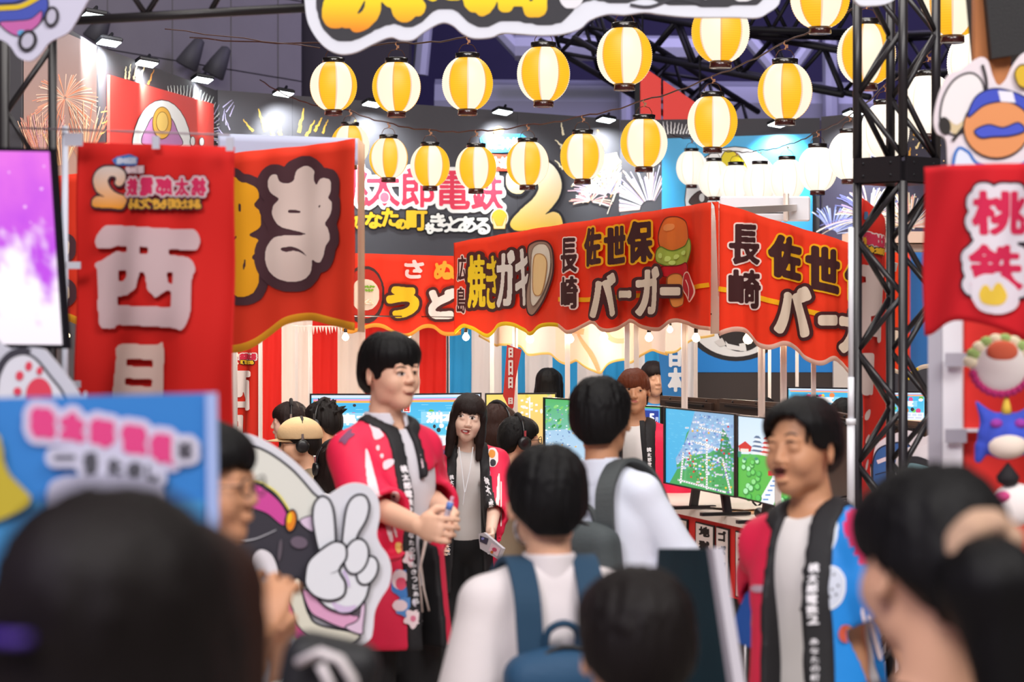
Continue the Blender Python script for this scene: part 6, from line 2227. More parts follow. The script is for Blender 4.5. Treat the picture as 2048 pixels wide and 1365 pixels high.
pr.blob([(630, -190), (632, -40), (634, 20), (645, 55), (665, 76), (690, 84), (720, 76), (760, 56), (790, 48), (815, 56), (838, 48), (870, 22), (900, 18), (925, 32), (945, 50), (975, 54), (1000, 44), (1040, 44), (1080, 50), (1120, 46), (1142, 26), (1160, 8), (1190, 0), (1230, 8), (1262, 4), (1290, -4), (1330, 8), (1370, 10), (1420, 14), (1470, 12), (1512, 10), (1530, -10), (1540, -60), (1540, -190)], '#35343a', g=4, sm=4, maxrun=12)
_ya, _yb = np.array(RGB('#f8d81c')), np.array(RGB('#ee8f1c'))
def yl(x, y): return tuple(_ya + (_yb - _ya) * min(1, max(0, (y - 5) / 55)))
pr.text([('あ', 655, -85, 752, 55), ('な', 775, -95, 843, 34), ('た', 858, -110, 920, -8), ('の', 936, -60, 985, 22), ('町', 1008, -95, 1098, 24)], [(11, yl)], 2.0)
pr.text([('も', 1118, -70, 1158, 8), ('き', 1188, -140, 1250, -24), ('っ', 1262, -90, 1290, -30), ('と', 1300, -140, 1350, -18), ('あ', 1366, -150, 1440, -10), ('る', 1450, -150, 1516, -6)], [(10, '#e8e6ec')], 2.0)
pr.stroke([(1260, 10), (1300, 14), (1350, -2), (1400, 6)], 6, '#3c3b42', sm=4)
pr.build('bubble_lettering', PRINT, t)
MB().tube([W(760, -190, 7.8), W(760, -60, 7.75)], .02, 8).build('hanger', M_dark, t)
MB().bar(W(600, -120, 7.72), W(1830, -120, 7.72), .06).build('back_rail', M_dark, t)

# ------------------------------------------------------------------ near left: gantry, cut-out, television, red flag
YG = 8.0
t = thing('gantry', W(60, 1365, YG) * Vector((1, 1, 0)), 'black steel gantry with slanting braces at the upper left', 'gantry')
G = lambda x, y, Y=YG: W(x, y, Y)
for a, b, r in (((105, 60), (105, 1500), 9), ((8, -80), (8, 1500), 12), ((105, 92), (8, 230), 6), ((8, 215), (60, 300), 5), ((130, 42), (640, 14), 9.5), ((130, -70), (640, -92), 9), ((232, -60), (292, 30), 6), ((350, -60), (292, 30), 6), ((480, -80), (420, 24), 6), ((560, -90), (620, 14), 6), ((105, 60), (140, 30), 9)):
    MB().tube([G(*a), G(*b)], wd(r, YG), 10).build('bar', mat('gantry_black', '#1d191c', rough=.4), t, smooth=True)
MB().tube([G(292, 28, 8.3), G(352, -60, 8.3)], wd(4, YG), 8).build('bar', mat('copper_bar', '#a5683c', rough=.35, metal=.5), t, smooth=True)
MB().box(G(120, 40), (wd(34, YG), .06, wd(44, YG)), bev=.008).build('corner_block', mat('gantry_black', '#1d191c'), t)
LC = vplane(0, 6.6, 200, 6.6)
t = thing('cutout_board', G(60, 60, 6.6), 'pale-edged cut-out board with blue and yellow bands in the top left corner', 'board')
board('panel', LC, [(-120, -200), (-120, 40), (-10, 75), (18, 90), (36, 114), (60, 122), (80, 108), (100, 84), (135, 66), (150, 46), (165, 20), (185, -10), (240, -60), (240, -200)], mat('cut_lilac', '#c9c6da', rough=.5), t, .015)
pr = Print(LC, .002, .0006)
pr.lined([(-60, -40), (60, -40), (92, -10), (95, 22), (70, 56), (40, 62), (10, 52), (-60, 30)], '#3f4fae', '#20202c', 3)
pr.lined([(0, 45), (30, 42), (62, 38), (84, 22), (80, 46), (56, 66), (36, 72), (14, 62)], '#c060a4', '#2a2440', 2); pr.ell(44, 66, 9, 6, '#58a0d0')
pr.stroke([(-30, 18), (12, 16), (45, 12), (82, -8)], 10, '#d8b818', sm=5); pr.stroke([(-30, 6), (30, 6), (70, -12)], 3, '#20202c', sm=5)
pr.lell(56, 82, 15, 19, '#b9b6c8', '#221c24', 7, 20); pr.lell(104, 34, 12, 18, '#b9b6c8', '#221c24', 6, 10)
pr.build('board_print', PRINT, t)
# television
s_ = vplane(-260, 6.3, 130, 6.0)
t = thing('television', s_.at(np.array([60.]), np.array([700.]), 0)[0], 'large television with a violet and white cloudy picture at the left edge', 'television')
TVo = [(-300, 288), (106, 297), (134, 698), (-300, 694)]; TVi = [(-290, 298), (100, 304), (126, 690), (-290, 686)]
board('casing', s_, TVo, mat('tv_case', '#15131a', rough=.3), t, .018, sm=0)
pr = Print(s_, .002, .0006)
rows = 60; r_ = random.Random(2)
import mathutils.noise as mn
Vv = []; Cc = []; Ff = []
nx, ny = 70, 60
cA, cB, cC = np.array(RGB('#c24de6')), np.array(RGB('#e873e8')), np.array(RGB('#fff4ff'))
for j in range(ny + 1):
    for i in range(nx + 1):
        u, v = i / nx, j / ny
        x, y = bil(TVi, u, v); Vv.append((x, y))
        nz = mn.fractal(Vector((u * 7, v * 5, 3)), 1.0, 2.0, 4)
        k = min(1, max(0, (v - .45 + nz * .36) * 4.0)); base = cA + (cB - cA) * min(1, max(0, .9 - 1.6 * v + .3 * nz))
        c = base + (cC - base) * k; c = c * (1 - .10 * max(0, v - .8) * 5 * .6); Cc.append(c)
for j in range(ny):
    for i in range(nx):
        a = j * (nx + 1) + i; Ff.append((a, a + 1, a + nx + 2, a + nx + 1))
A = np.array(Vv); obj('picture', s_.at(A[:, 0], A[:, 1], .003), Ff, SCREEN, t, smooth=True, cols=np.array(Cc))
pr = Print(s_, .004, .0006)
for x, y, r in ((85, 378, 3.4), (52, 414, 3.6), (90, 333, 2.4), (20, 345, 2.4), (63, 445, 1.8)):
    pr = Print(s_, .004, .0006); pr.ell(x, y, r, r, '#f2b8f6', n=12); pr.build('sparkle', SCREEN, t)
MB().tube([s_.at(np.array([-60.]), np.array([690.]), -.08)[0], s_.at(np.array([-60.]), np.array([690.]), -.08)[0] * np.array([1, 1, 0])], .04, 12).build('stand_post', M_dark, t)
MB().box(Vector(s_.at(np.array([-60.]), np.array([690.]), -.08)[0]) * Vector((1, 1, 0)) + Vector((0, 0, .015)), (.7, .5, .03)).build('stand_base', M_dark, t)
# paw cut-out below it
PC = vplane(-40, 5.6, 160, 5.6)
t = thing('cutout_board', W(60, 1365, 5.6) * Vector((1, 1, 0)), 'grey-white cut-out board with a red paw print, below the television', 'board')
board('panel', PC, [(-60, 720), (20, 698), (82, 698), (104, 716), (130, 748), (160, 792), (175, 850), (170, 1500), (-80, 1500)], mat('cut_grey', '#bfc0cc', rough=.5), t, .015)
pr = Print(PC, .002, .0006)
pr.lined([(-10, 790), (4, 740), (22, 716), (50, 708), (74, 720), (100, 752), (128, 790), (135, 830), (0, 830)], '#d2d2dc', '#2b2932', 5)
pr.stroke([(-12, 800), (-4, 745), (18, 712), (46, 702), (60, 706)], 14, '#33313c', sm=4)
for x, y, rx, ry in ((58, 733, 7, 9.5), (40, 752, 8, 9.5), (80, 742, 6, 8), (36, 783, 8, 8)): pr.ell(x, y, rx, ry, '#d23a52', 10)
pr.ell(79, 790, 26, 34, '#d23a52')
pr.build('board_print', PRINT, t)
# red flag with mirrored writing
RFg = vplane(140, 7.05, 462, 6.9, fold=lambda x, y: .018 * np.sin(x * .022 + .8) + .008 * np.sin(x * .06 + y * .006) + .006 * np.sin((x - y) * .018))
fl = sheet('nobori_banner', RFg, np.arange(147, 463, 5.0), lambda x: poly_y([(147, 281), (160, 283), (310, 290), (462, 293)], x), lambda x: 1160, PCLOTH2, None, 30, colf=lambda x, y: RGB('#d3211c'))
fl.location = fl.location
tag(fl, 'large red upright banner seen from its back, reading mirrored, at left', 'banner')
pr = Print(RFg, .006, .001)
pr.poly([(222, 320), (232, 313), (258, 308), (280, 316), (276, 332), (230, 330)], '#3f78c0')
pr.row('東日本編', 232, 316, 276, 327, [(1.2, '#c8cee0')], .8, mirror=True)
pr.row('西日本編', 250, 334, 296, 347, [(2.4, '#7c1a20'), (1.0, '#e4c8cc')], .8, mirror=True)
pr.blob([(250, 412), (255, 395), (236, 388), (222, 378), (216, 362), (222, 352), (232, 356), (230, 368), (240, 372), (250, 360), (248, 344), (232, 334), (208, 334), (191, 346), (187, 364), (196, 384), (212, 394), (196, 393), (186, 402), (190, 414), (220, 416), (242, 418)], [(4, '#402a34'), (0, ('#d8c8c0', '#e8941e'))], g=1.0, sm=6, maxrun=6)
pr.row('桃太郎電鉄', 252, 357, 420, 392, [(6.5, '#7a1c2c'), (4.6, '#d9c4c8'), (1.3, '#cf2c5c')], 1.0, mirror=True, gap=.2)
pr.row('あなたの町もきっとある', 262, 399, 408, 418, [(3.4, '#3a2630'), (1.0, '#dca43c')], 1.0, mirror=True, gap=.15)
XI = [(203, 465), (215, 452), (232, 451), (375, 460), (395, 459), (405, 480), (400, 500), (388, 506), (397, 538), (392, 560), (390, 625), (380, 655), (370, 662), (355, 656), (240, 650), (232, 656), (212, 658), (198, 650), (196, 600), (198, 545), (192, 530), (205, 517), (228, 502), (200, 497), (196, 480)]
pr.blob(XI, [(0, '#cbb0b4')], g=2, sm=3, holes=[[(188, 499), (228, 496), (240, 492), (264, 493), (263, 506), (236, 503), (205, 522), (186, 530)], [(294, 494), (309, 495), (309, 510), (294, 509)], [(344, 498), (383, 502), (406, 500), (406, 538), (383, 515), (345, 510)],
    [(241, 541), (263, 542), (262, 556), (252, 564), (240, 563)], [(294, 545), (303, 545), (308, 580), (322, 597), (345, 580), (354, 584), (353, 615), (238, 611), (238, 594), (265, 590), (285, 578)], [(342, 545), (355, 545), (355, 572), (346, 565)]])
pr.blob([(235, 695), (250, 688), (320, 690), (330, 687), (337, 698), (334, 850), (332, 885), (234, 885), (235, 715), (231, 703)], [(0, '#d8bcb2')], g=2, sm=2, holes=[[(262, 717), (313, 720), (313, 735), (261, 732)], [(260, 756), (313, 759), (312, 774), (259, 770)], [(260, 795), (312, 797), (312, 840), (259, 838)]])
pr.text([('本', 215, 930, 380, 1090)], [(14, '#d6b8ae')], 2.0, mirror=True)
pr.build('banner_lettering', PCLOTH2, fl)
t = thing('banner_pole', W(130, 1365, 7.1) * Vector((1, 1, 0)), 'pale plastic pole carrying the large mirrored red banner', 'pole')
xp = W(130, 0, 7.1).x
MB().tube([(xp, 7.1, 0), (xp, 7.1, Zat(252, 7.1))], wd(6.5, 7.1), 14).build('tube', mat('pole_grey', '#b9bdcc', rough=.45), t, smooth=True)
MB().tube([W(40, 256, 7.1), W(460, 270, 7.0)], wd(2.0, 7.1), 8).build('cross_rod', mat('rod_grey', '#8d8088', rough=.5), t, smooth=True)
for x0, x1, y0, y1 in ((128, 164, 266, 292), (304, 318, 272, 298), (452, 466, 275, 302), (128, 160, 524, 538), (128, 160, 762, 776)):
    board('tab', vplane(120, 6.99, 470, 6.85), [(x0, y0), (x1, y0), (x1, y1), (x0, y1)], mat('tab_grey', '#c3c2cf', rough=.6), t, .006, sm=0)
MB().lathe((xp, 7.1, 0), [(.2, 0), (.2, .05), (.04, .08)], 24).build('base', M_dark, t, smooth=True)

# ------------------------------------------------------------------ near right: red flag, rack of cushions, cut-out on a wooden brace
FR = vplane(1840, 5.9, 2100, 5.7, fold=lambda x, y: .014 * np.sin(x * .03) + .006 * np.sin(x * .07 + y * .02))
fo = sheet('nobori_banner', FR, np.arange(1842, 2130, 5.0), lambda x: poly_y([(1842, 334), (1900, 331), (2130, 322)], x), scallop([(1842, 672), (1860, 668), (1900, 646), (1930, 642), (1990, 655), (2048, 684), (2130, 715)]), PCLOTH2, None, 22, col='#d8202a')
tag(fo, 'red banner with a two-character title hanging over the right rack', 'banner')
pr = Print(FR, .006, .001)
pr.text([('桃', 1956, 385, 2050, 468), ('鉄', 1950, 492, 2040, 578)], [(23, '#2c1c2a'), (18, '#ece4ec'), (3.2, '#d82a54')], 1.5)
pr.blob([(1962, 570), (1990, 560), (2020, 580), (2022, 606), (2000, 616), (1968, 606)], [(12, '#ece4ec')], g=2)
pr.blob([(1968, 590), (1976, 574), (1988, 590), (2000, 570), (2012, 590), (2004, 606), (1976, 604)], [(4, '#f2cc48')], g=1.5)
pr.build('banner_lettering', PCLOTH2, fo)
t = thing('display_rack', W(1960, 1365, 6.2) * Vector((1, 1, 0)), 'white-framed display rack with red back panels at the right edge', 'rack')
RK = vplane(1850, 6.35, 2100, 6.25)
board('side_frame', RK, [(1856, 470), (1884, 470), (1884, 1500), (1856, 1500)], mat('rack_grey', '#b4b2bb', rough=.35), t, .08, sm=0)
board('side_board', RK, [(1885, 470), (1924, 470), (1924, 1500), (1885, 1500)], mat('rack_white', '#f2f2f6', rough=.5), t, .06, sm=0)
for y0, y1 in ((470, 700), (702, 858), (862, 1500)):
    board('back_panel', RK, [(1925, y0), (2200, y0), (2200, y1), (1925, y1)], mat('rack_red', '#e02a1e', rough=.5), t, .03, sm=0, off=-.03)
board('shelf_edge', RK, [(1925, 858), (2200, 858), (2200, 864), (1925, 864)], mat('rack_white', '#f2f2f6'), t, .05, sm=0, off=.02)
for y in (706, 858): board('label_holder', RK, [(1893, y), (1936, y), (1936, y + 27), (1893, y + 27)], mat('rack_grey', '#b4b2bb'), t, .012, sm=0, off=.03)


def plush(nm, lb, fn):
    pass


# plain round cushions on hooks
CU = 6.1
c = W(2000, 735, CU)
t = thing('hanging_cushion', c, 'round white cushion with a pink beaded rim and flower garland, top of the rack', 'cushion')
f = Field(np.array(c) - np.array([.12, .08, .12]), np.array(c) + np.array([.12, .08, .12]), .005)
f.ell(c, np.array([.075, .035, .070]), None, 0); f.ell(c + Vector((0, 0, .02)), np.array([.06, .036, .06]), None, .01)
V, Q = f.mesh(); obj('pad', V, Q, mat('plush_white', '#f4ece8', rough=.95), t, smooth=True)
bd = MB(); gd = MB(); gr = MB()
for k in range(13):
    a = math.radians(195 + k * 12.5); bd.sphere(c + Vector((.072 * math.cos(a), -.012, .066 * math.sin(a))), .0115, 10, 8)
bd.build('beaded_rim', mat('plush_magenta', '#c02a72', rough=.8), t, smooth=True)
for k in range(10):
    a = math.radians(15 + k * 17); (gd if k % 2 else gr).sphere(c + Vector((.078 * math.cos(a), -.012, .070 * math.sin(a))), (.019, .012, .016), 10, 8)
gd.build('garland', mat('plush_cream', '#fbf2cf', rough=.9), t, smooth=True); gr.build('garland_leaves', mat('plush_green', '#a9c978', rough=.9), t, smooth=True)
MB().sphere(c + Vector((.0, -.03, .040)), (.04, .012, .028), 14, 8).build('cap', mat('plush_orange', '#e0694a', rough=.9), t, smooth=True)
c = W(2012, 872, CU)
t = thing('hanging_cushion', c, 'blue domed cushion with a yellow peak and pale belly, middle of the rack', 'cushion')
f = Field(np.array(c) - np.array([.13, .08, .12]), np.array(c) + np.array([.13, .08, .13]), .005)
f.ell(c, np.array([.072, .040, .060]), None, 0); f.cap(c + Vector((-.05, 0, .05)), c + Vector((-.075, 0, .085)), .018, .004, .02); f.cap(c + Vector((.05, 0, .05)), c + Vector((.075, 0, .085)), .018, .004, .02)
f.cap(c + Vector((-.06, 0, -.03)), c + Vector((-.07, 0, -.06)), .02, .01, .01); f.cap(c + Vector((.06, 0, -.03)), c + Vector((.07, 0, -.06)), .02, .01, .01)
V, Q = f.mesh(); obj('dome', V, Q, mat('plush_blue', '#3a52c8', rough=.8, var=.4, bscale=30), t, smooth=True)
MB().sphere(c + Vector((0, -.016, -.022)), (.052, .034, .036), 18, 12).build('belly', mat('plush_pale', '#f2e2d2', rough=.9), t, smooth=True)
MB().lathe(c + Vector((0, -.005, .055)), [(.014, 0), (.011, .02), (.002, .05)], 14).build('peak', mat('plush_yellow', '#f2cc48', rough=.7), t, smooth=True)
for s in (-1, 1): MB().sphere(c + Vector((s * .03, -.03, .032)), (.016, .012, .012), 12, 8).build('patch', mat('plush_violet', '#a03aa8', rough=.8), t, smooth=True)
c = W(2030, 1010, CU)
t = thing('hanging_cushion', c, 'white and black cushion with a dark teardrop top, bottom of the rack', 'cushion')
MB().sphere(c, (.06, .035, .055), 18, 12).build('pad', mat('plush_white', '#f4ece8'), t, smooth=True)
MB().lathe(c + Vector((-.02, -.01, .045)), [(.005, 0), (.026, .012), (.030, .026), (.018, .042), (.002, .062)], 16).build('teardrop', mat('plush_black', '#1c181c', rough=.8), t, smooth=True)
MB().sphere(c + Vector((.05, -.01, .02)), (.03, .02, .04), 12, 8).build('patch', mat('plush_black', '#1c181c'), t, smooth=True)
MB().sphere(c + Vector((-.035, -.02, .022)), (.02, .02, .014), 12, 8).build('patch', mat('plush_pink', '#d84a8a', rough=.8), t, smooth=True)

UR = vplane(1870, 6.7, 2100, 6.7)
t = thing('cutout_board', W(1990, 330, 6.7), 'white-edged cut-out board with a big white fan shape, over the red banner at upper right', 'board')
board('panel', UR, [(1868, 240), (1876, 195), (1895, 152), (1920, 140), (1942, 124), (1962, 114), (1976, 122), (1985, 150), (1996, 170), (2012, 160), (2030, 125), (2060, 100), (2140, 90), (2140, 420), (1900, 420), (1896, 330), (1892, 280), (1874, 266)], mat('cut_white', '#e6dbe0'), t, .015)
pr = Print(UR, .002, .0006)
pr.lined([(1892, 262), (1880, 240), (1886, 196), (1908, 160), (1940, 146), (1962, 160), (1968, 190), (1954, 230), (1928, 262), (1908, 270)], '#ebe6e6', '#2a2426', 4)
pr.lined([(1898, 258), (1896, 240), (1915, 250), (1946, 222), (1934, 252), (1912, 268)], '#d8c49a', '#d8c49a', 1)
pr.lell(1889, 252, 11, 17, '#2a2624', '#2a2624', 2, -10)
pr.stroke([(1964, 130), (1972, 165), (1966, 200), (1930, 250), (1904, 282)], 6, '#2a2426', sm=5)
pr.lell(1992, 255, 66, 62, '#e0935c', '#3a2418', 3)
pr.lined([(1935, 235), (1950, 195), (1985, 178), (2030, 186), (2070, 210), (2070, 235), (2020, 205), (1970, 210)], '#3f50c0', '#1c2050', 3)
pr.poly([(1995, 182), (2024, 184), (2030, 206), (2000, 204)], '#e8e6f0')
pr.lined([(1948, 262), (1975, 250), (2005, 256), (2035, 246), (2048, 262), (2020, 272), (1985, 274), (1960, 276)], '#4455c8', '#1c2050', 3)
pr.lined([(1905, 330), (1915, 298), (1935, 305), (1960, 330), (2040, 330), (2070, 300), (2100, 330), (2100, 400), (1905, 400)], '#dfe6f6', '#2f6fc0', 6)
pr.lined([(2028, 145), (2045, 130), (2075, 150), (2060, 175), (2036, 172)], '#d8b22c', '#4a3818', 3)
pr.build('board_print', PRINT, t)
MB().prism([W(x, y, 7.0) for x, y in ((1950, 190), (1950, -120), (1966, -120), (2022, 100), (2022, 170), (1992, 182), (1972, 200))][::-1], [W(x, y, 7.0) + Vector((0, .05, 0)) for x, y in ((1950, 190), (1950, -120), (1966, -120), (2022, 100), (2022, 170), (1992, 182), (1972, 200))][::-1]).build('wooden_brace', M_wood, t)
t = thing('speaker_box', W(2030, 0, 7.15), 'black box hung behind the wooden brace in the top right corner', 'speaker')
MB().prism([W(x, y, 6.95) for x, y in ((1962, -120), (2120, -120), (2120, 95), (1984, 117))][::-1], [W(x, y, 6.95) + Vector((0, .3, 0)) for x, y in ((1962, -120), (2120, -120), (2120, 95), (1984, 117))][::-1]).build('cabinet', mat('cabinet_black', '#171517', rough=.6, bump=.2, bscale=200), t)

# ------------------------------------------------------------------ standing cut-out with the gloved V sign
YS = 6.7
SP = vplane(440, YS, 780, YS + .05)
t = thing('standee', W(600, 1365, YS + .03) * Vector((1, 1, 0)), 'big white-edged standing cut-out with a cartoon gloved V sign', 'standee')
board('panel', SP, [(250, 1180), (280, 1010), (340, 905), (420, 862), (470, 862), (530, 882), (585, 920), (628, 962), (652, 990), (668, 984), (688, 972), (712, 967), (738, 974), (755, 995), (760, 1030), (754, 1068), (762, 1092), (776, 1112), (783, 1140), (778, 1172), (762, 1198), (750, 1225), (746, 1262), (738, 1282), (700, 1302), (665, 1318), (655, 1400), (655, 1800), (250, 1800)], mat('cut_white2', '#dfdfe6', rough=.5), t, .02, sm=5)
pr = Print(SP, .002, .0006)
LN, LW = '#17151f', 4.6
pr.lined([(262, 1200), (300, 1010), (370, 905), (450, 882), (520, 897), (580, 936), (625, 985), (645, 1010), (650, 1100), (640, 1180), (600, 1260), (560, 1420), (300, 1420)], '#dfdfd6', LN, LW)
pr.lined([(470, 960), (500, 962), (545, 985), (578, 1025), (600, 1045), (655, 1060), (656, 1110), (600, 1180), (560, 1200), (480, 1120), (440, 1080), (440, 1000)], '#35323c', LN, LW)
pr.lined([(480, 1000), (490, 962), (520, 972), (556, 1000), (574, 1030), (566, 1052), (534, 1028), (500, 1015)], '#d0489c', LN, 2.6)
pr.stroke([(486, 960), (520, 964), (556, 988), (578, 1020)], 3, '#e6d84a', sm=5)
pr.lined([(600, 1040), (640, 1030), (652, 1050), (655, 1066), (620, 1062)], '#dcc6de', LN, 2)
pr.lell(582, 1042, 11, 22, '#e8861a', LN, 4, 8); pr.ell(579, 1036, 5, 11, '#f6c61e', 8)
pr.stroke([(474, 1082), (510, 1078), (552, 1060)], 2.6, '#cfcfd6', 1, sm=4)
pr.ell(598, 1085, 17, 12, '#6a5b6b', 10); pr.ell(560, 1100, 4, 22, '#5b525c', 6)
pr.lined([(505, 1120), (520, 1098), (545, 1110), (558, 1150), (552, 1190), (520, 1170)], '#e4dfe6', LN, 2)
# sleeve and cuffs
pr.lined([(585, 1165), (600, 1158), (606, 1190), (618, 1228), (640, 1250), (720, 1270), (664, 1302), (600, 1296), (578, 1240)], '#dcd9c8', LN, LW)
pr.lined([(576, 1195), (586, 1220), (600, 1256), (640, 1278), (690, 1290), (655, 1306), (610, 1296), (584, 1270)], '#d23a8c', LN, 2.6)
pr.stroke([(572, 1210), (582, 1262), (606, 1290), (650, 1304)], 3, '#ddd24a', sm=5)
pr.lined([(606, 1178), (640, 1200), (700, 1228), (716, 1232), (712, 1248), (688, 1256), (648, 1240), (620, 1222)], '#dca0c4', LN, 2.6)
pr.lined([(690, 1254), (716, 1238), (722, 1200), (730, 1208), (726, 1250), (722, 1268)], '#dcc0d8', LN, 2.6)
# glove
gw = '#e2e4ea'
pr.lined([(640, 1108), (626, 1050), (626, 1015), (634, 998), (646, 992), (660, 1002), (668, 1030), (671, 1090), (666, 1120)], gw, LN, LW)
pr.lined([(684, 1100), (688, 1040), (696, 1006), (712, 990), (730, 992), (738, 1012), (732, 1040), (716, 1068), (704, 1100)], gw, LN, LW)
pr.lined([(640, 1110), (700, 1095), (740, 1130), (736, 1180), (724, 1206), (700, 1225), (672, 1222), (646, 1208), (630, 1180)], gw, LN, LW)
pr.lined([(664, 1204), (690, 1212), (712, 1210), (700, 1222), (676, 1222)], '#d2bede', '#d2bede', .5)
pr.lell(734, 1140, 20, 30, gw, LN, LW, 22); pr.lell(712, 1112, 24, 36, gw, LN, LW, 14)
pr.lined([(610, 1150), (618, 1120), (650, 1092), (672, 1082), (690, 1090), (692, 1115), (678, 1140), (690, 1165), (686, 1190), (660, 1200), (630, 1192), (612, 1172)], gw, LN, LW)
pr.stroke([(684, 1132), (672, 1142), (660, 1146)], 2.2, LN, .6, sm=4)
pr.stroke([(686, 1140), (694, 1156), (698, 1172)], 5, '#cdb6e0', 3, sm=4)
pr.build('board_print', PRINT, t)
MB().bar(W(600, 1200, YS + .4) * Vector((1, 1, 0)) + Vector((0, .35, 0)), W(600, 1050, YS + .07), .03).build('easel_strut', M_wood, t)

# ------------------------------------------------------------------ hand-held blue placard, nearest left
YP = 3.4
PL = vplane(-100, YP, 430, YP)
t = thing('placard', W(160, 1500, YP), 'blurred blue placard with pink writing held up over the crowd', 'placard')
board('panel', PL, [(-140, 800), (434, 786), (440, 1330), (-140, 1330)], mat('placard_blue', '#2f7cc4', rough=.5), t, .006, sm=0)
board('edge_strip', PL, [(412, 788), (434, 786), (442, 1330), (418, 1330)], mat('placard_edge', '#9fb4e0', rough=.4), t, .01, sm=0, off=.004)
pr = Print(PL, .003, .001)
pr.poly([(-130, 1000), (410, 1000), (410, 1330), (-130, 1330)], '#3f90c8')
pr.text([('桃', 68, 820, 106, 866, .16), ('太', 128, 830, 164, 872, .16), ('郎', 188, 842, 224, 884, .16), ('電', 252, 856, 288, 902, .16), ('鉄', 308, 872, 346, 916, .16)], [(22, '#ccc6dc'), (8.5, '#d8407e')], 2.0)
pr.text([('は', 360, 884, 386, 916)], [(16, '#ccc9d8'), (3, '#45424a')], 2.0)
pr.text([('一', 112, 908, 150, 922), ('番', 170, 906, 196, 946), ('た', 218, 918, 246, 948), ('の', 258, 926, 284, 952), ('し', 296, 930, 318, 962)], [(18, '#c4c4d6'), (3, '#4a4a52')], 2.0)
pr.blob([(95, 1010), (110, 960), (200, 950), (320, 965), (340, 1010), (400, 1060), (100, 1060)], '#b9b8cc', g=4, sm=4)
pr.blob([(-130, 850), (-10, 860), (16, 940), (60, 1010), (-130, 1060)], '#b8a52c', g=4, sm=4)
pr.build('placard_print', PRINT, t)
MB().tube([W(150, 1320, YP + .03), W(150, 1320, YP + .03) * Vector((1, 1, 0)) + Vector((0, 0, 1.0))], .014, 10).build('handle', M_white, t)
# dark poster on a stand before the counter
DPs = vplane(1318, 5.2, 1455, 4.7)
t = thing('poster_board', W(1390, 1365, 5.2) * Vector((1, 1, 0)), 'dark teal panel with a pale edge, between the backpack wearer and the counter', 'sign')
board('panel', DPs, [(1316, 1098), (1416, 1098), (1466, 1420), (1300, 1420)], mat('panel_teal', '#0f2a33', rough=.8, spec=.2, var=.5, bscale=6), t, .02, sm=0)
board('edge_strip', DPs, [(1416, 1096), (1428, 1096), (1478, 1420), (1464, 1420)], mat('panel_edge', '#a9a3ac', rough=.5), t, .022, sm=0, off=.002)
MB().tube([DPs.at(np.array([1380.]), np.array([1400.]), -.03)[0], DPs.at(np.array([1380.]), np.array([1400.]), -.03)[0] * np.array([1, 1, 0])], .02, 10).build('post', M_dark, t)
t = thing('barrier_post', (W(1490, 0, 8.2).x, 8.2, 0), 'thin steel barrier post with a flat top, before the counter', 'post')
MB().tube([(W(1490, 0, 8.2).x, 8.2, 0), (W(1490, 0, 8.2).x, 8.2, Zat(1130, 8.2))], wd(5, 8.2), 12).build('tube', mat('grey_steel', '#8d8a8c', rough=.3, metal=.7), t, smooth=True)
MB().box((W(1490, 0, 8.2).x, 8.2, Zat(1127, 8.2)), (wd(24, 8.2), .05, .012), bev=.003).build('top_plate', mat('grey_steel', '#8d8a8c'), t)
MB().lathe((W(1490, 0, 8.2).x, 8.2, 0), [(.13, 0), (.13, .012), (.02, .03)], 20).build('base', mat('grey_steel', '#8d8a8c'), t, smooth=True)

# ------------------------------------------------------------------ people
class OnBody:
    """print laid on a garment, in millimetres of the wearer's own frame (x = its left, y = down from the neck base)"""
    def __init__(s, o, p, back=False):
        me = o.data; b = wloc(o); s.p = p; s.sg = 1 if back else -1
        s.t = BVHTree.FromPolygons([v.co + b for v in me.vertices], [tuple(q.vertices) for q in me.polygons])

    def at(s, px, py, off=0.0):
        p = s.p; px = np.asarray(px, float); out = np.full((len(px), 3), np.nan)
        dv = p.RU[:, 1] * s.sg
        for i in range(len(px)):
            q = p.up([px[i] / 1000, 0, 1.42 - py[i] / 1000])
            o = q + dv * .6
            h, n, _, _ = s.t.ray_cast(Vector(o), Vector(-dv))
            if h is not None and (np.array(h) - q) @ dv > -.12:
                out[i] = np.array(h) + dv * .004
        return out


M_happi_red = mat('happi_red', '#e8284f', rough=.55, bump=.12, bscale=30, spec=.3)
M_happi_blue = mat('happi_blue', '#2389dd', rough=.5, bump=.12, bscale=30, spec=.35)
M_happi_pink = mat('happi_pink', '#e8326e', rough=.55, bump=.12, bscale=30, spec=.3)
M_shirt = mat('white_shirt', '#dedbe3', rough=.8, bump=.10, bscale=25)
M_tee = mat('white_tee', '#e2dcda', rough=.85, bump=.10, bscale=25)
M_black = mat('black_cloth', '#121115', rough=.8, bump=.1, bscale=40)
M_shoe = mat('shoe_black', '#0d0d0f', rough=.5)


def bands(bo, p, w0=.05, w1=.09, width=44, txt='桃太郎電鉄2', txt2='あなたの町もきっとある', hem=690, parent=None, tside=(-1,), y0=95, shift=0):
    for sd in tside:
        pr = Print(OnBody(bo, p), .0, .0005)
        def ex(y): return sd * ((w0 + (w1 - w0) * min(1, max(0, y / 600))) * 1000 + width * .5)
        y = y0
        for ch in txt:
            c = ex(y) + shift; pr.text([(ch, c - 11, y, c + 11, y + 20)], [(.9, '#efecf0')], .8); y += 24
        y += 30
        for ch in txt2:
            if y > hem - 30: break
            c = ex(y) + shift; pr.text([(ch, c - 8, y, c + 8, y + 14)], [(.5, '#dedbe0')], .8); y += 21
        pr.build('band_lettering', colmat('band_ink', rough=.7), bo)


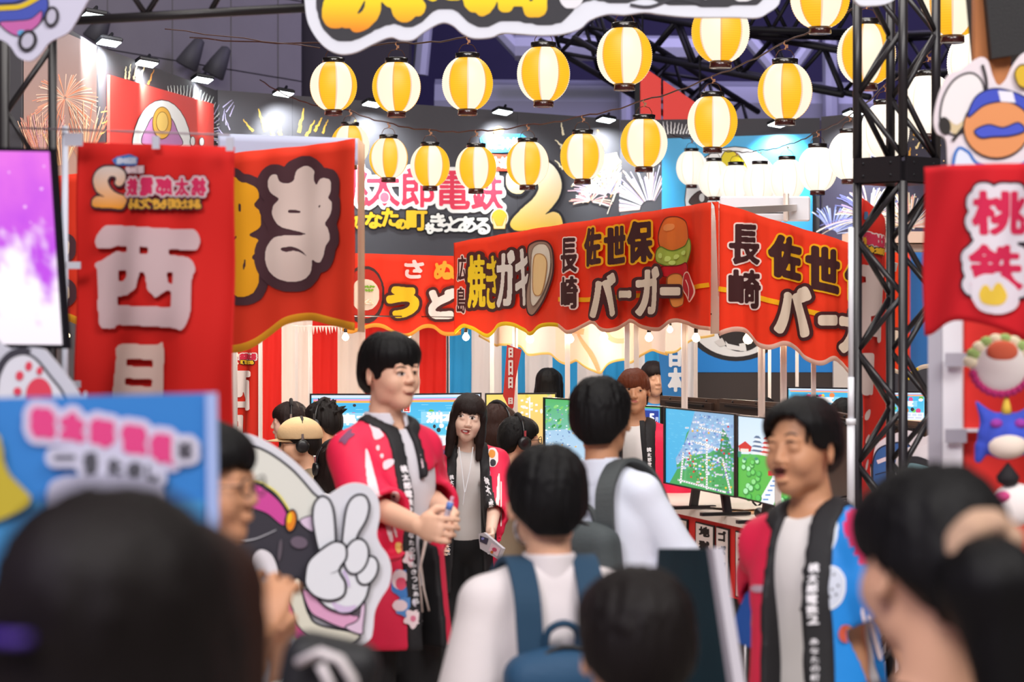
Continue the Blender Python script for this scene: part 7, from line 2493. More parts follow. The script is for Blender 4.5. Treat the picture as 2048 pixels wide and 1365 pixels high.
def px_patches(o, specs, parent, name='coat_print', g=1.6):
    om = OnMesh(o); off = .0015
    for pts, c in specs:
        pr = Print(om, off, .0004); pr.blob(pts, [(0, c)] if isinstance(c, str) else c, g=g, sm=5, maxrun=3)
        pr.build(name, PRINT, parent); off += .0004


def oval(cx, cy, rx, ry, n=9, ph=0.0, wob=0.0):
    return [(cx + rx * (1 + wob * math.sin(5 * a)) * math.cos(a + ph), cy + ry * (1 + wob * math.sin(5 * a)) * math.sin(a + ph)) for a in np.linspace(0, 2 * math.pi, n + 1)[:-1]]


def flower(cx, cy, r, c1='#f6dfe4', c2='#e07a98'):
    return [(oval(cx, cy, r, r * 1.05, 20, 0, .22), c1), (oval(cx, cy, r * .35, r * .4, 8), c2)]


# ---- tall young man in the pink-red coat, hands clasped round a pen
p = Pose(782, 7.6, 672, yaw=44, hyaw=40, hpitch=-2, shw=.138, hs=.97)
p.arms(-1, W(738, 1010, 7.42), W(838, 1052, 7.18)); p.arms(1, W(850, 990, 7.85), W(900, 1030, 7.45))
t = person(p, 'tall young man in a pink-red festival coat looking right, hands clasped round a pen', None)
YM = t
d1 = W(892, 1062, 7.10) - W(838, 1052, 7.18); d2 = W(880, 1055, 7.2) - W(912, 1022, 7.42)
body = grow_body(p, t, 'fair', {-1: (d1, (.35, .85, -.1), 42, 1), 1: (d2, (-.1, -.9, -.3), 45, -1)}, fine=.005)
grow_hair(p, t, 'black', 'short', fine=.005, fringe=.026, seed=3, temple=-.012)
shirt(p, t, M_shirt, (.9, .9), collar=True, res=.010, seed=1, hem=.80)
coat, bo = happi(p, t, M_happi_red, res=.010, sleeve=1.42, hem=.79, openw=(.026, .042), seed=4, drape=.06, band=.038, lapel=(.5, 1))
bands(bo, p, .026, .042, 38, parent=t, hem=600, tside=(-1,))
px_patches(coat, [([(730, 905), (736, 902), (752, 960), (764, 1010), (772, 1040), (745, 1010), (734, 960)], '#f2d9df'), ([(760, 1000), (768, 998), (786, 1075), (778, 1078)], '#f4e4e8'), ([(773, 1010), (777, 1012), (794, 1068), (790, 1071)], '#f4e4e8'),
                  ([(738, 845), (748, 838), (760, 860), (768, 872), (750, 880), (744, 862)], '#f0d4dc'), (oval(756, 896, 4, 6), '#f2d9df'), (oval(764, 912, 4, 5), '#f2d9df'), ([(766, 925), (785, 918), (788, 928), (770, 940)], '#efe0e8'),
                  ([(676, 884), (690, 866), (706, 856), (702, 866), (712, 868), (698, 878), (690, 890), (684, 884)], '#7a4868'), (oval(790, 995, 9, 12), '#efd6dc'), (oval(788, 992, 4, 6), '#54424c'),
                  (oval(806, 1168, 24, 30, 12, 0, .12), '#3f7cc4'), (oval(800, 1160, 17, 20, 10), '#ead6dc'), (oval(802, 1168, 11, 13), '#e0506e'), (oval(812, 1215, 22, 20, 12, 1, .1), '#5a90d0'), (oval(800, 1212, 15, 12), '#f0d8de'), (oval(832, 1205, 8, 9), '#e6e2f0')]
           + flower(822, 1118, 15) + flower(826, 1238, 17) + [([(840, 905), (850, 930), (864, 975), (872, 1005), (862, 1008), (850, 965)], '#f2d2da'), ([(790, 1090), (800, 1085), (806, 1098), (796, 1108)], '#e8c070')], t)
trousers(p, t, M_black, top=1.0); shoes(p, t, M_shoe)
face_prints(p, body, [('eye_white', '#d8c8c0', [(794, 749), (802, 745), (811, 748), (806, 752), (798, 753)], 0, 'fill'), ('iris', '#1c1210', (804, 748.6, 3.2, 3.4), 0, 'disc'), ('lash_line', '#241613', [(792, 749), (800, 744.5), (812, 747)], 2.2, 'line'),
                      ('iris', '#1c1210', (829.5, 747, 2.4, 3.4), 0, 'disc'), ('lash_line', '#241613', [(824, 746), (829, 743), (834, 745)], 2.0, 'line'),
                      ('eyebrow', '#3a2822', [(791, 738), (802, 734), (815, 737)], 2.8, 'line'), ('eyebrow', '#3a2822', [(823, 736), (829, 733), (835, 735)], 2.4, 'line'),
                      ('lips', '#b5685e', [(810, 788), (820, 785), (829, 786), (827, 791), (818, 792)], 0, 'fill'), ('mouth_line', '#7a3a34', [(809, 788), (820, 788), (830, 787)], 1.2, 'line')], t)
t = thing('pen', W(905, 1010, 7.25), 'pale pen with a blue band held upright in the young man\'s clasped hands', 'pen')
MB().tube([W(884, 1062, 7.12), W(902, 1005, 7.16)], .009, 10).build('barrel', mat('pen_clear', '#cbb9c2', rough=.25), t, smooth=True)
MB().tube([W(897, 1020, 7.12), W(901, 1006, 7.12)], .0105, 10).build('grip', mat('pen_blue', '#5a7cc4', rough=.4), t, smooth=True)
MB().tube([W(902, 1005, 7.16), W(905, 995, 7.17)], .006, 8).build('cap', mat('pen_pink', '#c98aa0', rough=.4), t, smooth=True)
t = thing('lanyard', W(850, 1100, 7.3), 'pale double ribbon hanging below the young man\'s hands', 'ribbon')
MB().tube([W(855, 1075, 7.28), W(842, 1130, 7.25), W(848, 1180, 7.26), W(858, 1222, 7.27)], .007, 8, flat=.4).build('ribbon', mat('ribbon_pale', '#d9c8c0', rough=.7), t, smooth=True)
MB().tube([W(850, 1080, 7.30), W(838, 1150, 7.28), W(842, 1190, 7.3), W(845, 1225, 7.3)], .006, 8, flat=.4).build('ribbon', mat('ribbon_pale', '#d9c8c0'), t, smooth=True)

# ---- smiling woman leaning forward
p = Pose(936, 11.0, 793, yaw=6, hyaw=4, hroll=8, hpitch=3, lean=14, scale=None)
p.arms(1, W(990, 1010, 10.9), W(982, 1062, 10.6)); p.arms(-1, W(866, 990, 10.9), W(873, 1065, 10.7))
t = person(p, 'smiling woman with long dark hair leaning forward in a red festival coat', None)
d1 = W(985, 1090, 10.5) - W(982, 1062, 10.6)
body = grow_body(p, t, 'pale', {1: (d1, (-.9, -.3, 0), 40, 1)}, fine=.005, female=True, open_mouth=.5)
grow_hair(p, t, 'soft', 'long', fine=.006, fringe=.040, seed=5)
shirt(p, t, M_tee, (.5, .5), res=.011, seed=2, hem=.93)
coat, bo = happi(p, t, M_happi_red, res=.011, sleeve=1.45, hem=.68, openw=(.060, .085), seed=6, drape=.05)
bands(bo, p, .060, .085, 46, parent=t, hem=720, tside=(-1, 1))
px_patches(coat, [(oval(876, 938, 14, 30, 10), '#f3d9d6'), (oval(880, 945, 8, 18), '#e02a48'), (oval(880, 905, 10, 8), '#6a5a9a'), (oval(985, 915, 12, 20), '#f0e2e0'), (oval(984, 908, 7, 9), '#e8963a'), (oval(986, 926, 6, 8), '#2a2630'), (oval(972, 947, 9, 12), '#e07a9a'), (oval(972, 952, 6, 5), '#e8b84a'),
                  ([(996, 950), (1000, 955), (998, 1010), (990, 1050), (986, 1050), (992, 1000)], '#f6e6e4'), ([(1001, 965), (1004, 975), (1004, 1045), (1000, 1048)], '#f6e6e4'), (oval(880, 998, 8, 10), '#c98a4a'), (oval(868, 1120, 10, 16, 9), '#3f6cc0'), (oval(866, 1118, 5, 8), '#e8d8e0'),
                  (oval(868, 1152, 7, 8), '#4a72c0')] + flower(963, 990, 11) + flower(958, 1010, 8) + flower(868, 1178, 9) + flower(864, 1090, 9), t)
trousers(p, t, M_black, top=1.02); shoes(p, t, M_shoe)
face_prints(p, body, [('eye_white', '#e6d8d2', [(915, 833), (921, 829.5), (928, 832), (922, 835)], 0, 'fill'), ('iris', '#2a1712', (921.5, 832.3, 2.6, 2.7), 0, 'disc'), ('lash_line', '#1c1010', [(914, 833), (921, 828.8), (929, 831.5)], 1.6, 'line'),
                      ('eye_white', '#e6d8d2', [(938, 836), (945, 834), (951, 838), (945, 840)], 0, 'fill'), ('iris', '#2a1712', (944.5, 837, 2.6, 2.6), 0, 'disc'), ('lash_line', '#1c1010', [(937, 835.5), (945, 833), (952, 837)], 1.6, 'line'),
                      ('eyebrow', '#4a322a', [(912, 824), (920, 821.5), (928, 824)], 1.6, 'line'), ('eyebrow', '#4a322a', [(939, 827), (947, 827), (953, 831)], 1.6, 'line'),
                      ('lips', '#b3504e', [(921, 861), (930, 859.5), (939, 863), (935, 868.5), (926, 867)], 0, 'fill'), ('teeth', '#efe6e2', [(924, 862), (931, 861.5), (936, 864), (931, 865)], 0, 'fill')], t)
t = thing('card_packet', W(978, 1098, 10.45), 'clear packet of picture cards held in the smiling woman\'s lowered hand', 'packet')
PKs = Plane(W(955, 1070, 10.5), W(1005, 1100, 10.3), W(980, 1125, 10.4))
board('packet', PKs, [(957, 1068), (968, 1066), (1006, 1098), (997, 1120), (960, 1098)], mat('clear_film', '#cfc8d0', rough=.15, spec=.9), t, .012, sm=0)
pr = Print(PKs, .002, .0004); pr.poly([(961, 1072), (978, 1078), (974, 1090), (960, 1084)], '#39344a'); pr.poly([(984, 1086), (1002, 1098), (996, 1114), (978, 1102)], '#e6c8d4')
pr.ell(990, 1100, 5, 4, '#c8466a', 30); pr.ell(985, 1105, 3, 3, '#c86a2a'); pr.ell(967, 1078, 3, 2.4, '#8a8ad0'); pr.build('card_faces', PRINT, t)
t = thing('neck_cord', W(930, 900, 10.8), 'thin white cord hanging over the smiling woman\'s T-shirt', 'cord')
MB().tube([W(918, 895, 10.93), W(924, 940, 10.86), W(929, 985, 10.82), W(926, 1010, 10.82)], .002, 6).build('cord', M_white, t)
MB().tube([W(946, 895, 10.93), W(940, 940, 10.86), W(930, 985, 10.82)], .002, 6).build('cord', M_white, t)

# ---- attendant with reddish hair behind the map screens
p = Pose(1269, 11.5, 742, yaw=-10, hyaw=-6, hroll=-6, scale=.97, hs=.9, shw=.14)
p.arms(1); p.arms(-1)
t = person(p, 'attendant with reddish-brown hair in a red festival coat behind the counter', None)
body = grow_body(p, t, 'tan', fine=.005)
grow_hair(p, t, 'reddish', 'shag', fine=.006, fringe=.024, seed=8)
shirt(p, t, M_tee, (.6, .6), seed=3)
coat, bo = happi(p, t, M_happi_red, res=.012, sleeve=1.5, hem=.7, openw=(.06, .08), seed=7)
bands(bo, p, .06, .08, 40, parent=t, hem=640, tside=(-1, 1))
px_patches(coat, [(oval(1296, 890, 7, 12), '#f0dede'), (oval(1296, 884, 4, 5), '#e8963a'), (oval(1299, 900, 4, 5), '#2a2630'), ([(1330, 905), (1336, 925), (1350, 960), (1346, 962), (1334, 935)], '#f3cfd0')], t)
trousers(p, t, M_black); shoes(p, t, M_shoe)
face_prints(p, body, [('iris', '#24130e', (1258, 779, 2.2, 2.0), 0, 'disc'), ('lash_line', '#24130e', [(1253, 779), (1258, 777), (1263, 779)], 1.3, 'line'), ('iris', '#24130e', (1281, 782, 2.2, 2.0), 0, 'disc'), ('lash_line', '#24130e', [(1276, 781), (1281, 780), (1286, 783)], 1.3, 'line'),
                      ('lips', '#a4564a', [(1262, 802), (1269, 800.5), (1276, 804), (1269, 806)], 0, 'fill')], t)
t = thing('bag_strap', W(1290, 880, 12.3), 'black crossbody strap over the reddish-haired attendant\'s shoulder', 'strap')
MB().tube([W(1284, 842, 11.3), W(1286, 875, 11.26), W(1290, 915, 11.26), W(1292, 960, 11.28)], .012, 8, flat=.35).build('strap', M_black, t, smooth=True)

# ---- speaking attendant in the red and blue coat
p = Pose(1603, 5.7, 803, yaw=-45, hyaw=-40, hpitch=0, lean=2, side=-4, shw=.145)
p.arms(-1, W(1538, 1150, 5.98), W(1522, 1250, 5.85)); p.arms(1, W(1745, 1180, 5.6), W(1790, 1270, 5.6))
t = person(p, 'dark-haired attendant speaking with open mouth in a half red half blue festival coat', None)
d1 = W(1530, 1330, 5.78) - W(1522, 1250, 5.85)
body = grow_body(p, t, 'tan', {-1: (d1, (.9, .3, 0), 30, 1)}, fine=.0048, open_mouth=1)
grow_hair(p, t, 'black', 'curtain', fine=.005, fringe=.062, seed=9)
shirt(p, t, M_tee, (.8, .8), res=.010, seed=5, hem=.85)
coat, bo = happi(p, t, M_happi_red, res=.010, sleeve=1.45, hem=.66, openw=(.050, .060), seed=11, flare=.03, band=.052, shift=.012, lapel=(1, .25))
me = coat.data; me.materials.append(M_happi_blue); me.materials.append(M_happi_pink)
cb = wloc(coat); mi = []
for f in me.polygons:
    q = (np.array(f.center + cb) - p.up([0, 0, 1.42])) @ p.RU / p.s
    mi.append(1 if .0 < q[0] < (.20 if q[2] > -.12 else .235) and not (q[2] > -.10 and q[0] > .13 + .5 * -q[2]) else (2 if q[0] >= .0 else 0))
me.polygons.foreach_set('material_index', mi)
bands(bo, p, .050, .060, 52, parent=t, hem=740, tside=(1,), shift=12, txt='桃太郎電鉄2', txt2='あなたの町もきっとある')
px_patches(coat, [([(1655, 1045), (1668, 1025), (1676, 1050), (1672, 1085), (1655, 1110), (1644, 1105), (1652, 1075)], '#e6eef8'), (oval(1672, 1020, 12, 9), '#eef2fa'), (oval(1650, 1062, 8, 14), '#dfe9f6'),
                  ([(1640, 1150), (1668, 1136), (1688, 1160), (1682, 1200), (1655, 1218), (1632, 1195)], [(3, '#f0f2f8'), (0, '#cfd4e2')])] + [(oval(x, y, 3.2, 3.4, 6), '#22202a') for x, y in ((1655, 1152), (1668, 1150), (1650, 1165), (1664, 1180), (1676, 1172), (1660, 1195), (1672, 1190), (1646, 1180))]
           + [(oval(1692, 1268, 15, 18), '#c8543c'), (oval(1700, 1262, 7, 8), '#e8a060'), ([(1722, 1225), (1728, 1225), (1748, 1320), (1740, 1322)], '#f6e6ea'), ([(1735, 1235), (1742, 1240), (1764, 1310), (1756, 1316)], '#f6e6ea'),
              ([(1548, 1010), (1553, 1010), (1546, 1050), (1540, 1052)], '#f2c8d0'), (oval(1516, 1178, 16, 8), '#c8a8b8')], t)
trousers(p, t, M_black); shoes(p, t, M_shoe)
face_prints(p, body, [('eye_line', '#2a1812', [(1534, 887), (1542, 884), (1550, 887)], 3.2, 'line'), ('eye_line', '#2a1812', [(1570, 887), (1580, 883), (1592, 886)], 3.6, 'line'), ('eyebrow', '#3a2a22', [(1532, 875), (1541, 871), (1551, 874)], 4, 'line'), ('eyebrow', '#3a2a22', [(1568, 872), (1582, 867), (1596, 872)], 4.4, 'line'),
                      ('mouth_inside', '#5a2420', [(1546, 938), (1556, 934), (1570, 937), (1566, 950), (1552, 950)], 0, 'fill'), ('lower_lip', '#b86a5c', [(1548, 951), (1558, 949), (1570, 951), (1562, 957), (1552, 957)], 0, 'fill')], t)
t = thing('blue_cloth', W(1490, 1230, 5.9), 'blue cloth corner sticking out beside the speaking attendant\'s arm', 'cloth')
Q = vplane(1450, 6.0, 1540, 5.85)
board('cloth', Q, [(1458, 1265), (1490, 1190), (1520, 1160), (1532, 1215), (1508, 1300), (1480, 1288)], mat('cloth_blue', '#1f57ae', rough=.7, bump=.1, bscale=20), t, .02, sm=0)


# ---- backs of the crowd
def backpack(p, m, m2, label, size=(.135, .075, .20), z=1.13, y=.175, handle=True, sx=.0, sw=.062):
    t = thing('backpack', Vector(p.up([0, y, z - .2])), label, 'backpack')
    c = p.up([sx, y, z]); f = Field(c - .34 * p.s, c + .34 * p.s, .011)
    f.box(c, np.array(size) * p.s, p.RU, .05 * p.s, 0)
    f.ell(p.up([sx, y + .01, z + size[2] * .75]), np.array([size[0] * .95, size[1] * .95, .07]) * p.s, p.RU, k=.02)
    f.box(p.up([sx, y + size[1] * .95, z - .05]), np.array([size[0] * .78, .035, size[2] * .55]) * p.s, p.RU, .03 * p.s, .015)
    folds(f, p, .003, 30, 3)
    V, Q = f.mesh(); obj('bag_body', V, Q, m, t, smooth=True)
    pts = [p.up([sx + size[0] * .9 * math.cos(a), y + size[1] * .55, z + .02 + size[2] * 1.03 * math.sin(a)]) for a in np.linspace(-.2, math.pi + .2, 18)]
    MB().tube(pts, .006 * p.s, 8).build('zip', mat('zip_dark', '#15161a', rough=.5), t, smooth=True)
    for sd in (1, -1):
        q = [[sd * .072 + sx, y - .02, z + size[2] * .9], [sd * .075, .142, 1.30], [sd * .078, .125, 1.385], [sd * .080, .060, 1.452], [sd * .082, -.01, 1.462], [sd * .09, -.092, 1.42], [sd * .10, -.140, 1.33], [sd * .12, -.148, 1.2], [sd * .155, -.06, 1.02], [sd * .12, y - .06, z - size[2] * .8]]
        P = [p.up(v) for v in q]; P = smooth_pts3(P); V = []; X = p.RU[:, 0]
        for i in range(len(P)):
            T = P[min(i + 1, len(P) - 1)] - P[max(i - 1, 0)]; Nn = np.cross(X, T); Nn /= np.linalg.norm(Nn); w = sw / 2 * p.s
            V += [P[i] - X * w - Nn * .006, P[i] + X * w - Nn * .006, P[i] + X * w + Nn * .006, P[i] - X * w + Nn * .006]
        Fc = [(i * 4 + a, i * 4 + (a + 1) % 4, i * 4 + 4 + (a + 1) % 4, i * 4 + 4 + a) for i in range(len(P) - 1) for a in range(4)] + [(3, 2, 1, 0), tuple(len(V) - 4 + a for a in range(4))]
        obj('shoulder_strap', V, Fc, m2, t)
    if handle:
        q = [p.up([sx - .04, y - .02, z + size[2]]), p.up([sx - .035, y - .01, z + size[2] + .055]), p.up([sx, y, z + size[2] + .075]), p.up([sx + .035, y - .01, z + size[2] + .055]), p.up([sx + .04, y - .02, z + size[2]])]
        MB().tube([Vector(v) for v in smooth_pts3(q)], .009 * p.s, 8).build('handle', m2, t, smooth=True)
    return t


def smooth_pts3(P, n=5):
    P = [np.array(v, float) for v in P]; out = []
    for i in range(len(P) - 1):
        a, b, c, d = P[max(i - 1, 0)], P[i], P[i + 1], P[min(i + 2, len(P) - 1)]
        for j in range(n):
            t = j / n; out.append(.5 * ((2 * b) + (c - a) * t + (2 * a - 5 * b + 4 * c - d) * t * t + (3 * b - a - 3 * c + d) * t ** 3))
    out.append(P[-1]); return out


p = Pose(1203, 7.3, 762, yaw=145, hyaw=168, side=7, hroll=4, shw=.135, hs=1.09)
p.arms(1, p.up([.17, -.14, 1.12]), p.up([.06, -.30, 1.05])); p.arms(-1, W(1358, 1120, 7.2), W(1375, 1290, 7.0))
t = person(p, 'man seen from behind in a white shirt with a slim grey backpack', None)
grow_body(p, t, 'tan', fine=.006); grow_hair(p, t, 'black', 'short', fine=.0055, seed=12)
shirt(p, t, mat('shirt_bluish', '#dfe4f2', rough=.8, bump=.1, bscale=25), (1.1, 1.15), res=.010, collar=True, seed=8, wide=.010, infl=.014, fold=.005)
trousers(p, t, M_black); shoes(p, t, M_shoe)
backpack(p, mat('bag_grey', '#41484a', rough=.75, bump=.2, bscale=120), mat('strap_grey', '#4a4f50', rough=.8, bump=.2, bscale=150), 'slim grey backpack worn by the man in the bluish white shirt', (.12, .06, .17), 1.10, .16)

p = Pose(1093, 5.3, 900, yaw=192, hyaw=188, hs=1.12)
p.arms(1); p.arms(-1)
t = person(p, 'boy seen from behind in a white shirt with a navy backpack', None)
grow_body(p, t, 'light', fine=.0055); grow_hair(p, t, 'black', 'short', fine=.005, seed=13)
shirt(p, t, mat('shirt_warm', '#ddd3d4', rough=.8, bump=.1, bscale=25), (1.0, 1.0), res=.010, collar=True, seed=9, wide=.02, infl=.022, fold=.006)
trousers(p, t, M_black); shoes(p, t, M_shoe)
backpack(p, mat('bag_navy', '#1d4768', rough=.7, bump=.2, bscale=120), mat('strap_navy', '#183c56', rough=.8), 'navy blue backpack with wide straps worn by the boy in white', (.14, .07, .19), 1.06, .17)
t = thing('face_mask', Vector(p.head([0, -.09, -.04])), 'white face mask edge showing beside the boy\'s cheek', 'mask')
f = Field(p.hc - .16, p.hc + .16, .006); f.ell(p.head([0, -.05, -.055]), np.array([.064, .062, .055]) * p.hs, p.RH, 0); f.ell(p.head([0, -.03, -.05]), np.array([.062, .066, .08]) * p.hs, p.RH, .002, 's')
f.fn(lambda P: -((P - p.hc) @ p.RH[:, 1]) - .0, k=.003)
V, Q_ = f.mesh(); obj('mask_cloth', V, Q_, M_white, t, smooth=True)

p = Pose(1272, 3.5, 1150, yaw=186, hs=1.12)
p.arms(1); p.arms(-1)
t = person(p, 'child seen from behind, only the blurred dark head in frame at bottom', None)
grow_body(p, t, 'light', fine=.006); grow_hair(p, t, 'dark', 'short', fine=.006, seed=14)
shirt(p, t, M_black, (.8, .8), seed=3); trousers(p, t, M_black); shoes(p, t, M_shoe)

p = Pose(1856, 2.9, 948, yaw=-162, hyaw=-158, hpitch=4)
p.arms(1); p.arms(-1)
t = person(p, 'woman in black at lower right with her dark hair tied back, face turned away', None)
grow_body(p, t, 'light', fine=.006, female=True); grow_hair(p, t, 'black', 'tail', fine=.006, seed=15, fringe=.05)
shirt(p, t, M_black, (.9, .9), seed=4, infl=.02); trousers(p, t, M_black); shoes(p, t, M_shoe)
t = thing('hair_scrunchie', Vector(p.head([0, .10, .0])), 'beige fabric scrunchie holding the woman\'s tied dark hair', 'scrunchie')
f = Field(np.array(p.head([0, .11, 0])) - .11, np.array(p.head([0, .11, 0])) + .11, .006)
ctr = np.array([0, .115, .01])
for k in range(14):
    a = k * 2 * math.pi / 14
    f.ell(p.head(ctr + np.array([-.008 + .034 * math.cos(a), .004 * (-1) ** k, .012 + .034 * math.sin(a)])), np.array([.020, .024, .020]) * p.hs, p.RH, k=.006)
V, Q_ = f.mesh(); obj('fabric', V, Q_, mat('scrunchie_beige', '#b8957c', rough=.9, bump=.2, bscale=60), t, smooth=True)

p = Pose(228, 1.62, 1003, yaw=176, hs=.89)
p.arms(1); p.arms(-1)
t = person(p, 'person nearest the lens at lower left, blurred dark head from behind', None)
grow_body(p, t, 'light', fine=.007); grow_hair(p, t, 'dark', 'bob', fine=.007, seed=16)
shirt(p, t, mat('top_navy', '#1b2038', rough=.7, bump=.1, bscale=25), (.8, .8)); trousers(p, t, M_black); shoes(p, t, M_shoe)
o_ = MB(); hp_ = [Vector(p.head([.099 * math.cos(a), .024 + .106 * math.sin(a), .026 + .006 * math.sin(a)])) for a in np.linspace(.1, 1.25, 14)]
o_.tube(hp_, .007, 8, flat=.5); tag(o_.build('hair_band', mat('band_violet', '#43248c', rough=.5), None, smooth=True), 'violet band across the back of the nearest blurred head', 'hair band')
p = Pose(358, 2.3, 1062, yaw=165, hs=.88)
p.arms(1); p.arms(-1)
t = person(p, 'person with brown hair behind the nearest blurred head at lower left', None)
grow_body(p, t, 'light', fine=.007); grow_hair(p, t, 'brown', 'bob', fine=.007, seed=17)
shirt(p, t, mat('top_grey', '#a8a3b4', rough=.8), (.8, .8)); trousers(p, t, M_black); shoes(p, t, M_shoe)

# ---- person with glasses clapping, right of the placard
p = Pose(408, 4.4, 852, yaw=62, hyaw=72)
p.arms(-1, W(490, 1330, 4.15), W(520, 1262, 4.05)); p.arms(1, W(530, 1330, 4.6), W(556, 1262, 4.35))
t = person(p, 'person with glasses in a grey-white top clapping hands, half hidden by the placard', None)
d1 = W(552, 1160, 4.10) - W(520, 1262, 4.05); d2 = W(566, 1165, 4.20) - W(556, 1262, 4.35)
body = grow_body(p, t, 'tan', {-1: (d1, (.2, .9, .2), 26, 1), 1: (d2, (-.2, -.9, .1), 24, -1)}, fine=.006)
grow_hair(p, t, 'black', 'short', fine=.006, seed=18)
shirt(p, t, mat('top_offwhite', '#c3bfc6', rough=.85, bump=.1, bscale=25), (.9, .9), infl=.02, seed=6); trousers(p, t, M_black); shoes(p, t, M_shoe)


def glasses(p, label, col='#1a1618'):
    t = thing('glasses', Vector(p.head([0, -.10, .006])), label, 'glasses'); m = mat('frame_' + col[1:], col, rough=.3)
    for sd in (1, -1):
        c = np.array([sd * .031, -.106, .006]); pts = [p.head(c + np.array([.024 * math.cos(a), .006 * abs(math.cos(a)), .018 * math.sin(a)])) for a in np.linspace(0, 2 * math.pi, 17)]
        MB().tube(pts, .0019, 6).build('rim', m, t, smooth=True)
        MB().tube([p.head([sd * .055, -.100, .010]), p.head([sd * .078, -.02, .008]), p.head([sd * .082, .015, .0])], .0018, 6).build('temple_arm', m, t, smooth=True)
    MB().tube([p.head([-.008, -.107, .008]), p.head([.008, -.107, .008])], .0018, 6).build('bridge', m, t)
    return t


glasses(p, 'thin dark glasses on the clapping person\'s face', '#3a3230')
t = thing('shoulder_bag', W(640, 1365, 3.1), 'black bag with a white curved strap at the bottom edge, before the standee', 'bag')
f = Field(np.array(W(640, 1370, 3.1)) - .14, np.array(W(640, 1370, 3.1)) + .14, .007)
f.box(W(650, 1390, 3.1), np.array([.062, .045, .075]), Ry(12), .03, 0)
V, Q_ = f.mesh(); obj('bag_body', V, Q_, mat('bag_black', '#141316', rough=.6), t, smooth=True)
MB().tube([W(598, 1325, 3.04), W(640, 1305, 3.03), W(680, 1320, 3.03), W(706, 1360, 3.03), W(716, 1420, 3.04)], .012, 10, flat=.5).build('strap', mat('strap_white', '#cfc6c6', rough=.7), t, smooth=True)
MB().tube([W(640, 1330, 3.02), W(660, 1370, 3.02), W(664, 1440, 3.02)], .006, 8).build('piping', mat('strap_white', '#cfc6c6'), t, smooth=True)

# ---- seated players and bystanders
seat_n = [0]


def player(px, Y, crown, yaw, hair, style, top, label, hy=None, hp=0, fringe=.04, skin='light', hpn=None, gl=None, fem=False, seat=True, seed=20, glab='', topcol=None, **kw):
    p = Pose(px, Y, crown, yaw=yaw, hyaw=hy if hy is not None else yaw, hpitch=hp, scale=.97, seat=seat, lean=8 if seat else 0, **kw)
    if seat:
        for sd in (1, -1):
            e = p.up([sd * .22, -.10, 1.12]); w = p.up([sd * .10, -.30, 1.08]); p.arms(sd, e, w)
    else: p.arms(1); p.arms(-1)
    t = person(p, label, None)
    b = grow_body(p, t, skin, fine=.0065, female=fem)
    if style: grow_hair(p, t, hair, style, fine=.0065, seed=seed, fringe=fringe)
    shirt(p, t, top, (.7, .7), res=.013, infl=.02, seed=seed, hem=.86); trousers(p, t, M_black, res=.022); shoes(p, t, M_shoe)
    if hpn: headphones(p, hpn, 'headsets worn by the players')
    if gl: glasses(p, gl)
    if seat:
        s0 = p.lo([0, 0, .93]); stool(float(s0[0]), float(s0[1]), float(s0[2]) - .115 * p.s, 'stool under the ' + (glab or label.split(' with')[0]))
    return p, t, b


M_tb = mat('top_black', '#1a181b', rough=.85); M_tk = mat('top_khaki', '#8a7a64', rough=.85); M_tw = mat('top_white', '#e4ddd8', rough=.85); M_tr = mat('top_red', '#c8323a', rough=.8)
player(578, 14.0, 808, -84, 'soft', 'bob', M_tw, 'woman player with a dark bob in profile facing left, wearing a headset', hpn='black headset on the woman in profile by the curtain', fem=True, seed=21, skin='pale')
p, t, b = player(598, 12.5, 845, -80, 'dark', 'short', M_tk, 'player in a beige cap and glasses facing left', hpn='black headset over the beige cap', gl='dark glasses under the beige cap', seed=22)
t = thing('cap', Vector(p.head([0, 0, .05])), 'beige baseball cap on the player facing left', 'cap')
f = Field(p.hc - .2, p.hc + .24, .007); f.ell(p.head([0, .006, .046]), np.array([.100, .124, .102]) * p.hs, p.RH, 0)
f.fn(lambda P: ((P - p.hc) @ p.RH[:, 2]) - .030, k=.003)
V, Q_ = f.mesh(); obj('crown', V, Q_, mat('cap_beige', '#cfae84', rough=.9, bump=.15, bscale=60), t, smooth=True)
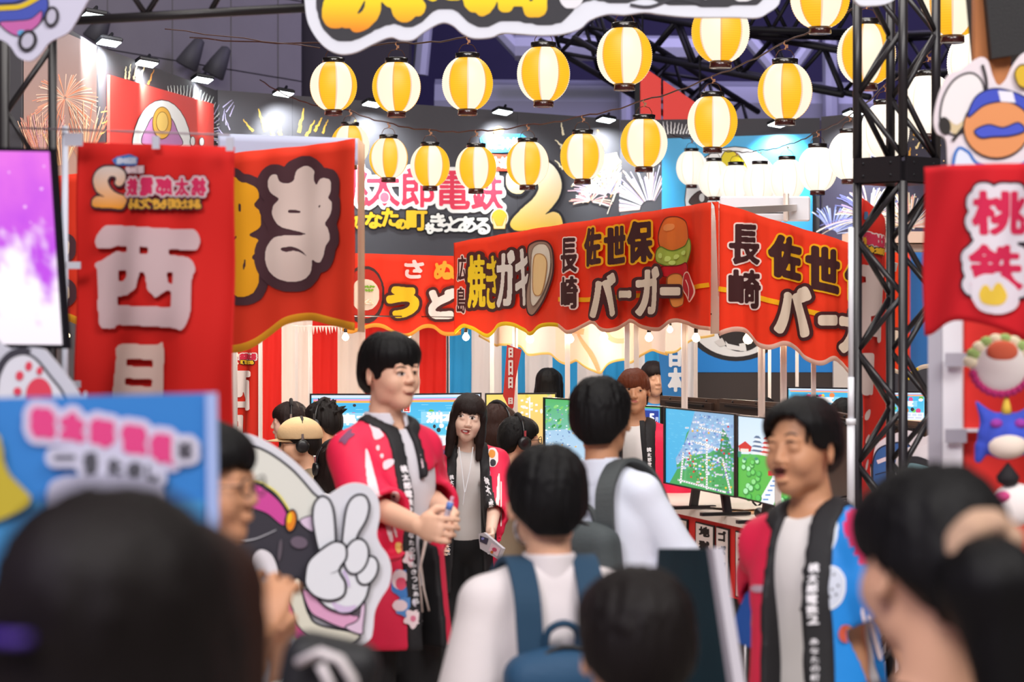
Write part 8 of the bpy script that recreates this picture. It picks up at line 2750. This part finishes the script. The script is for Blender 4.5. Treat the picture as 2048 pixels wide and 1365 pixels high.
bp = []
for k in range(9):
    a = math.radians(-60 + 15 * k); bp.append([p.head([.088 * math.sin(a), .012 - .102 * math.cos(a) + .004, .036]), p.head([.080 * math.sin(a) * 1.0, -.010 - .165 * math.cos(a) ** .8 if math.cos(a) > .55 else .0 - .105 * math.cos(a), .022])])
MB().prism([Vector(b_[0]) for b_ in bp] + [Vector(b_[1]) for b_ in bp[::-1]], [Vector(b_[0]) - Vector((0, 0, .005)) for b_ in bp] + [Vector(b_[1]) - Vector((0, 0, .005)) for b_ in bp[::-1]]).build('peak', mat('cap_beige', '#cfae84'), t, smooth=True)
player(645, 13.3, 806, -118, 'dark', 'spiky', M_tw, 'spiky-haired player with a headset seen from behind, facing the left aqua screen', hpn='black headset on the spiky-haired player', seed=23, skin='tan')
player(668, 12.0, 890, -160, 'soft', 'long', M_tw, 'long-haired player with a headset, half hidden behind the young man\'s shoulder', hpn='black headset on the long-haired player at the shoulder', seed=24, fem=True)
player(710, 14.0, 812, 170, 'black', 'short', M_tb, 'dark-haired player behind the young man\'s shoulder', seed=25) if False else None
player(997, 13.0, 812, 150, 'brown', 'long', M_tb, 'player with straight brown hair and a headset, from behind', hy=140, hpn='black headset on the brown-haired player', seed=26, fem=True)
p, t, b = player(1040, 12.2, 838, 110, 'black', 'short', M_tk, 'boy player with glasses and a headset facing right', hpn='brown-banded black headset on the boy with glasses', gl='pale framed glasses on the boy player', seed=27)
player(1098, 16.0, 740, 165, 'black', 'bob', M_tb, 'round-haired person in black standing with back turned near the blue curtain', hy=160, fem=True, seat=False, seed=28)
player(1308, 16.0, 726, 15, 'soft', 'long', mat('top_blue', '#3f8fd0', rough=.8), 'woman in blue partly hidden behind the blue upright banner', fem=True, seat=False, seed=29, skin='light')
player(1528, 13.4, 800, 170, 'black', 'short', M_tb, 'dark head of a player just above the speaking attendant\'s hair', seat=True, seed=30)
player(1690, 13.5, 800, 178, 'black', 'short', M_tb, 'dark head of a player in front of the far aqua screen', seat=True, seed=31)
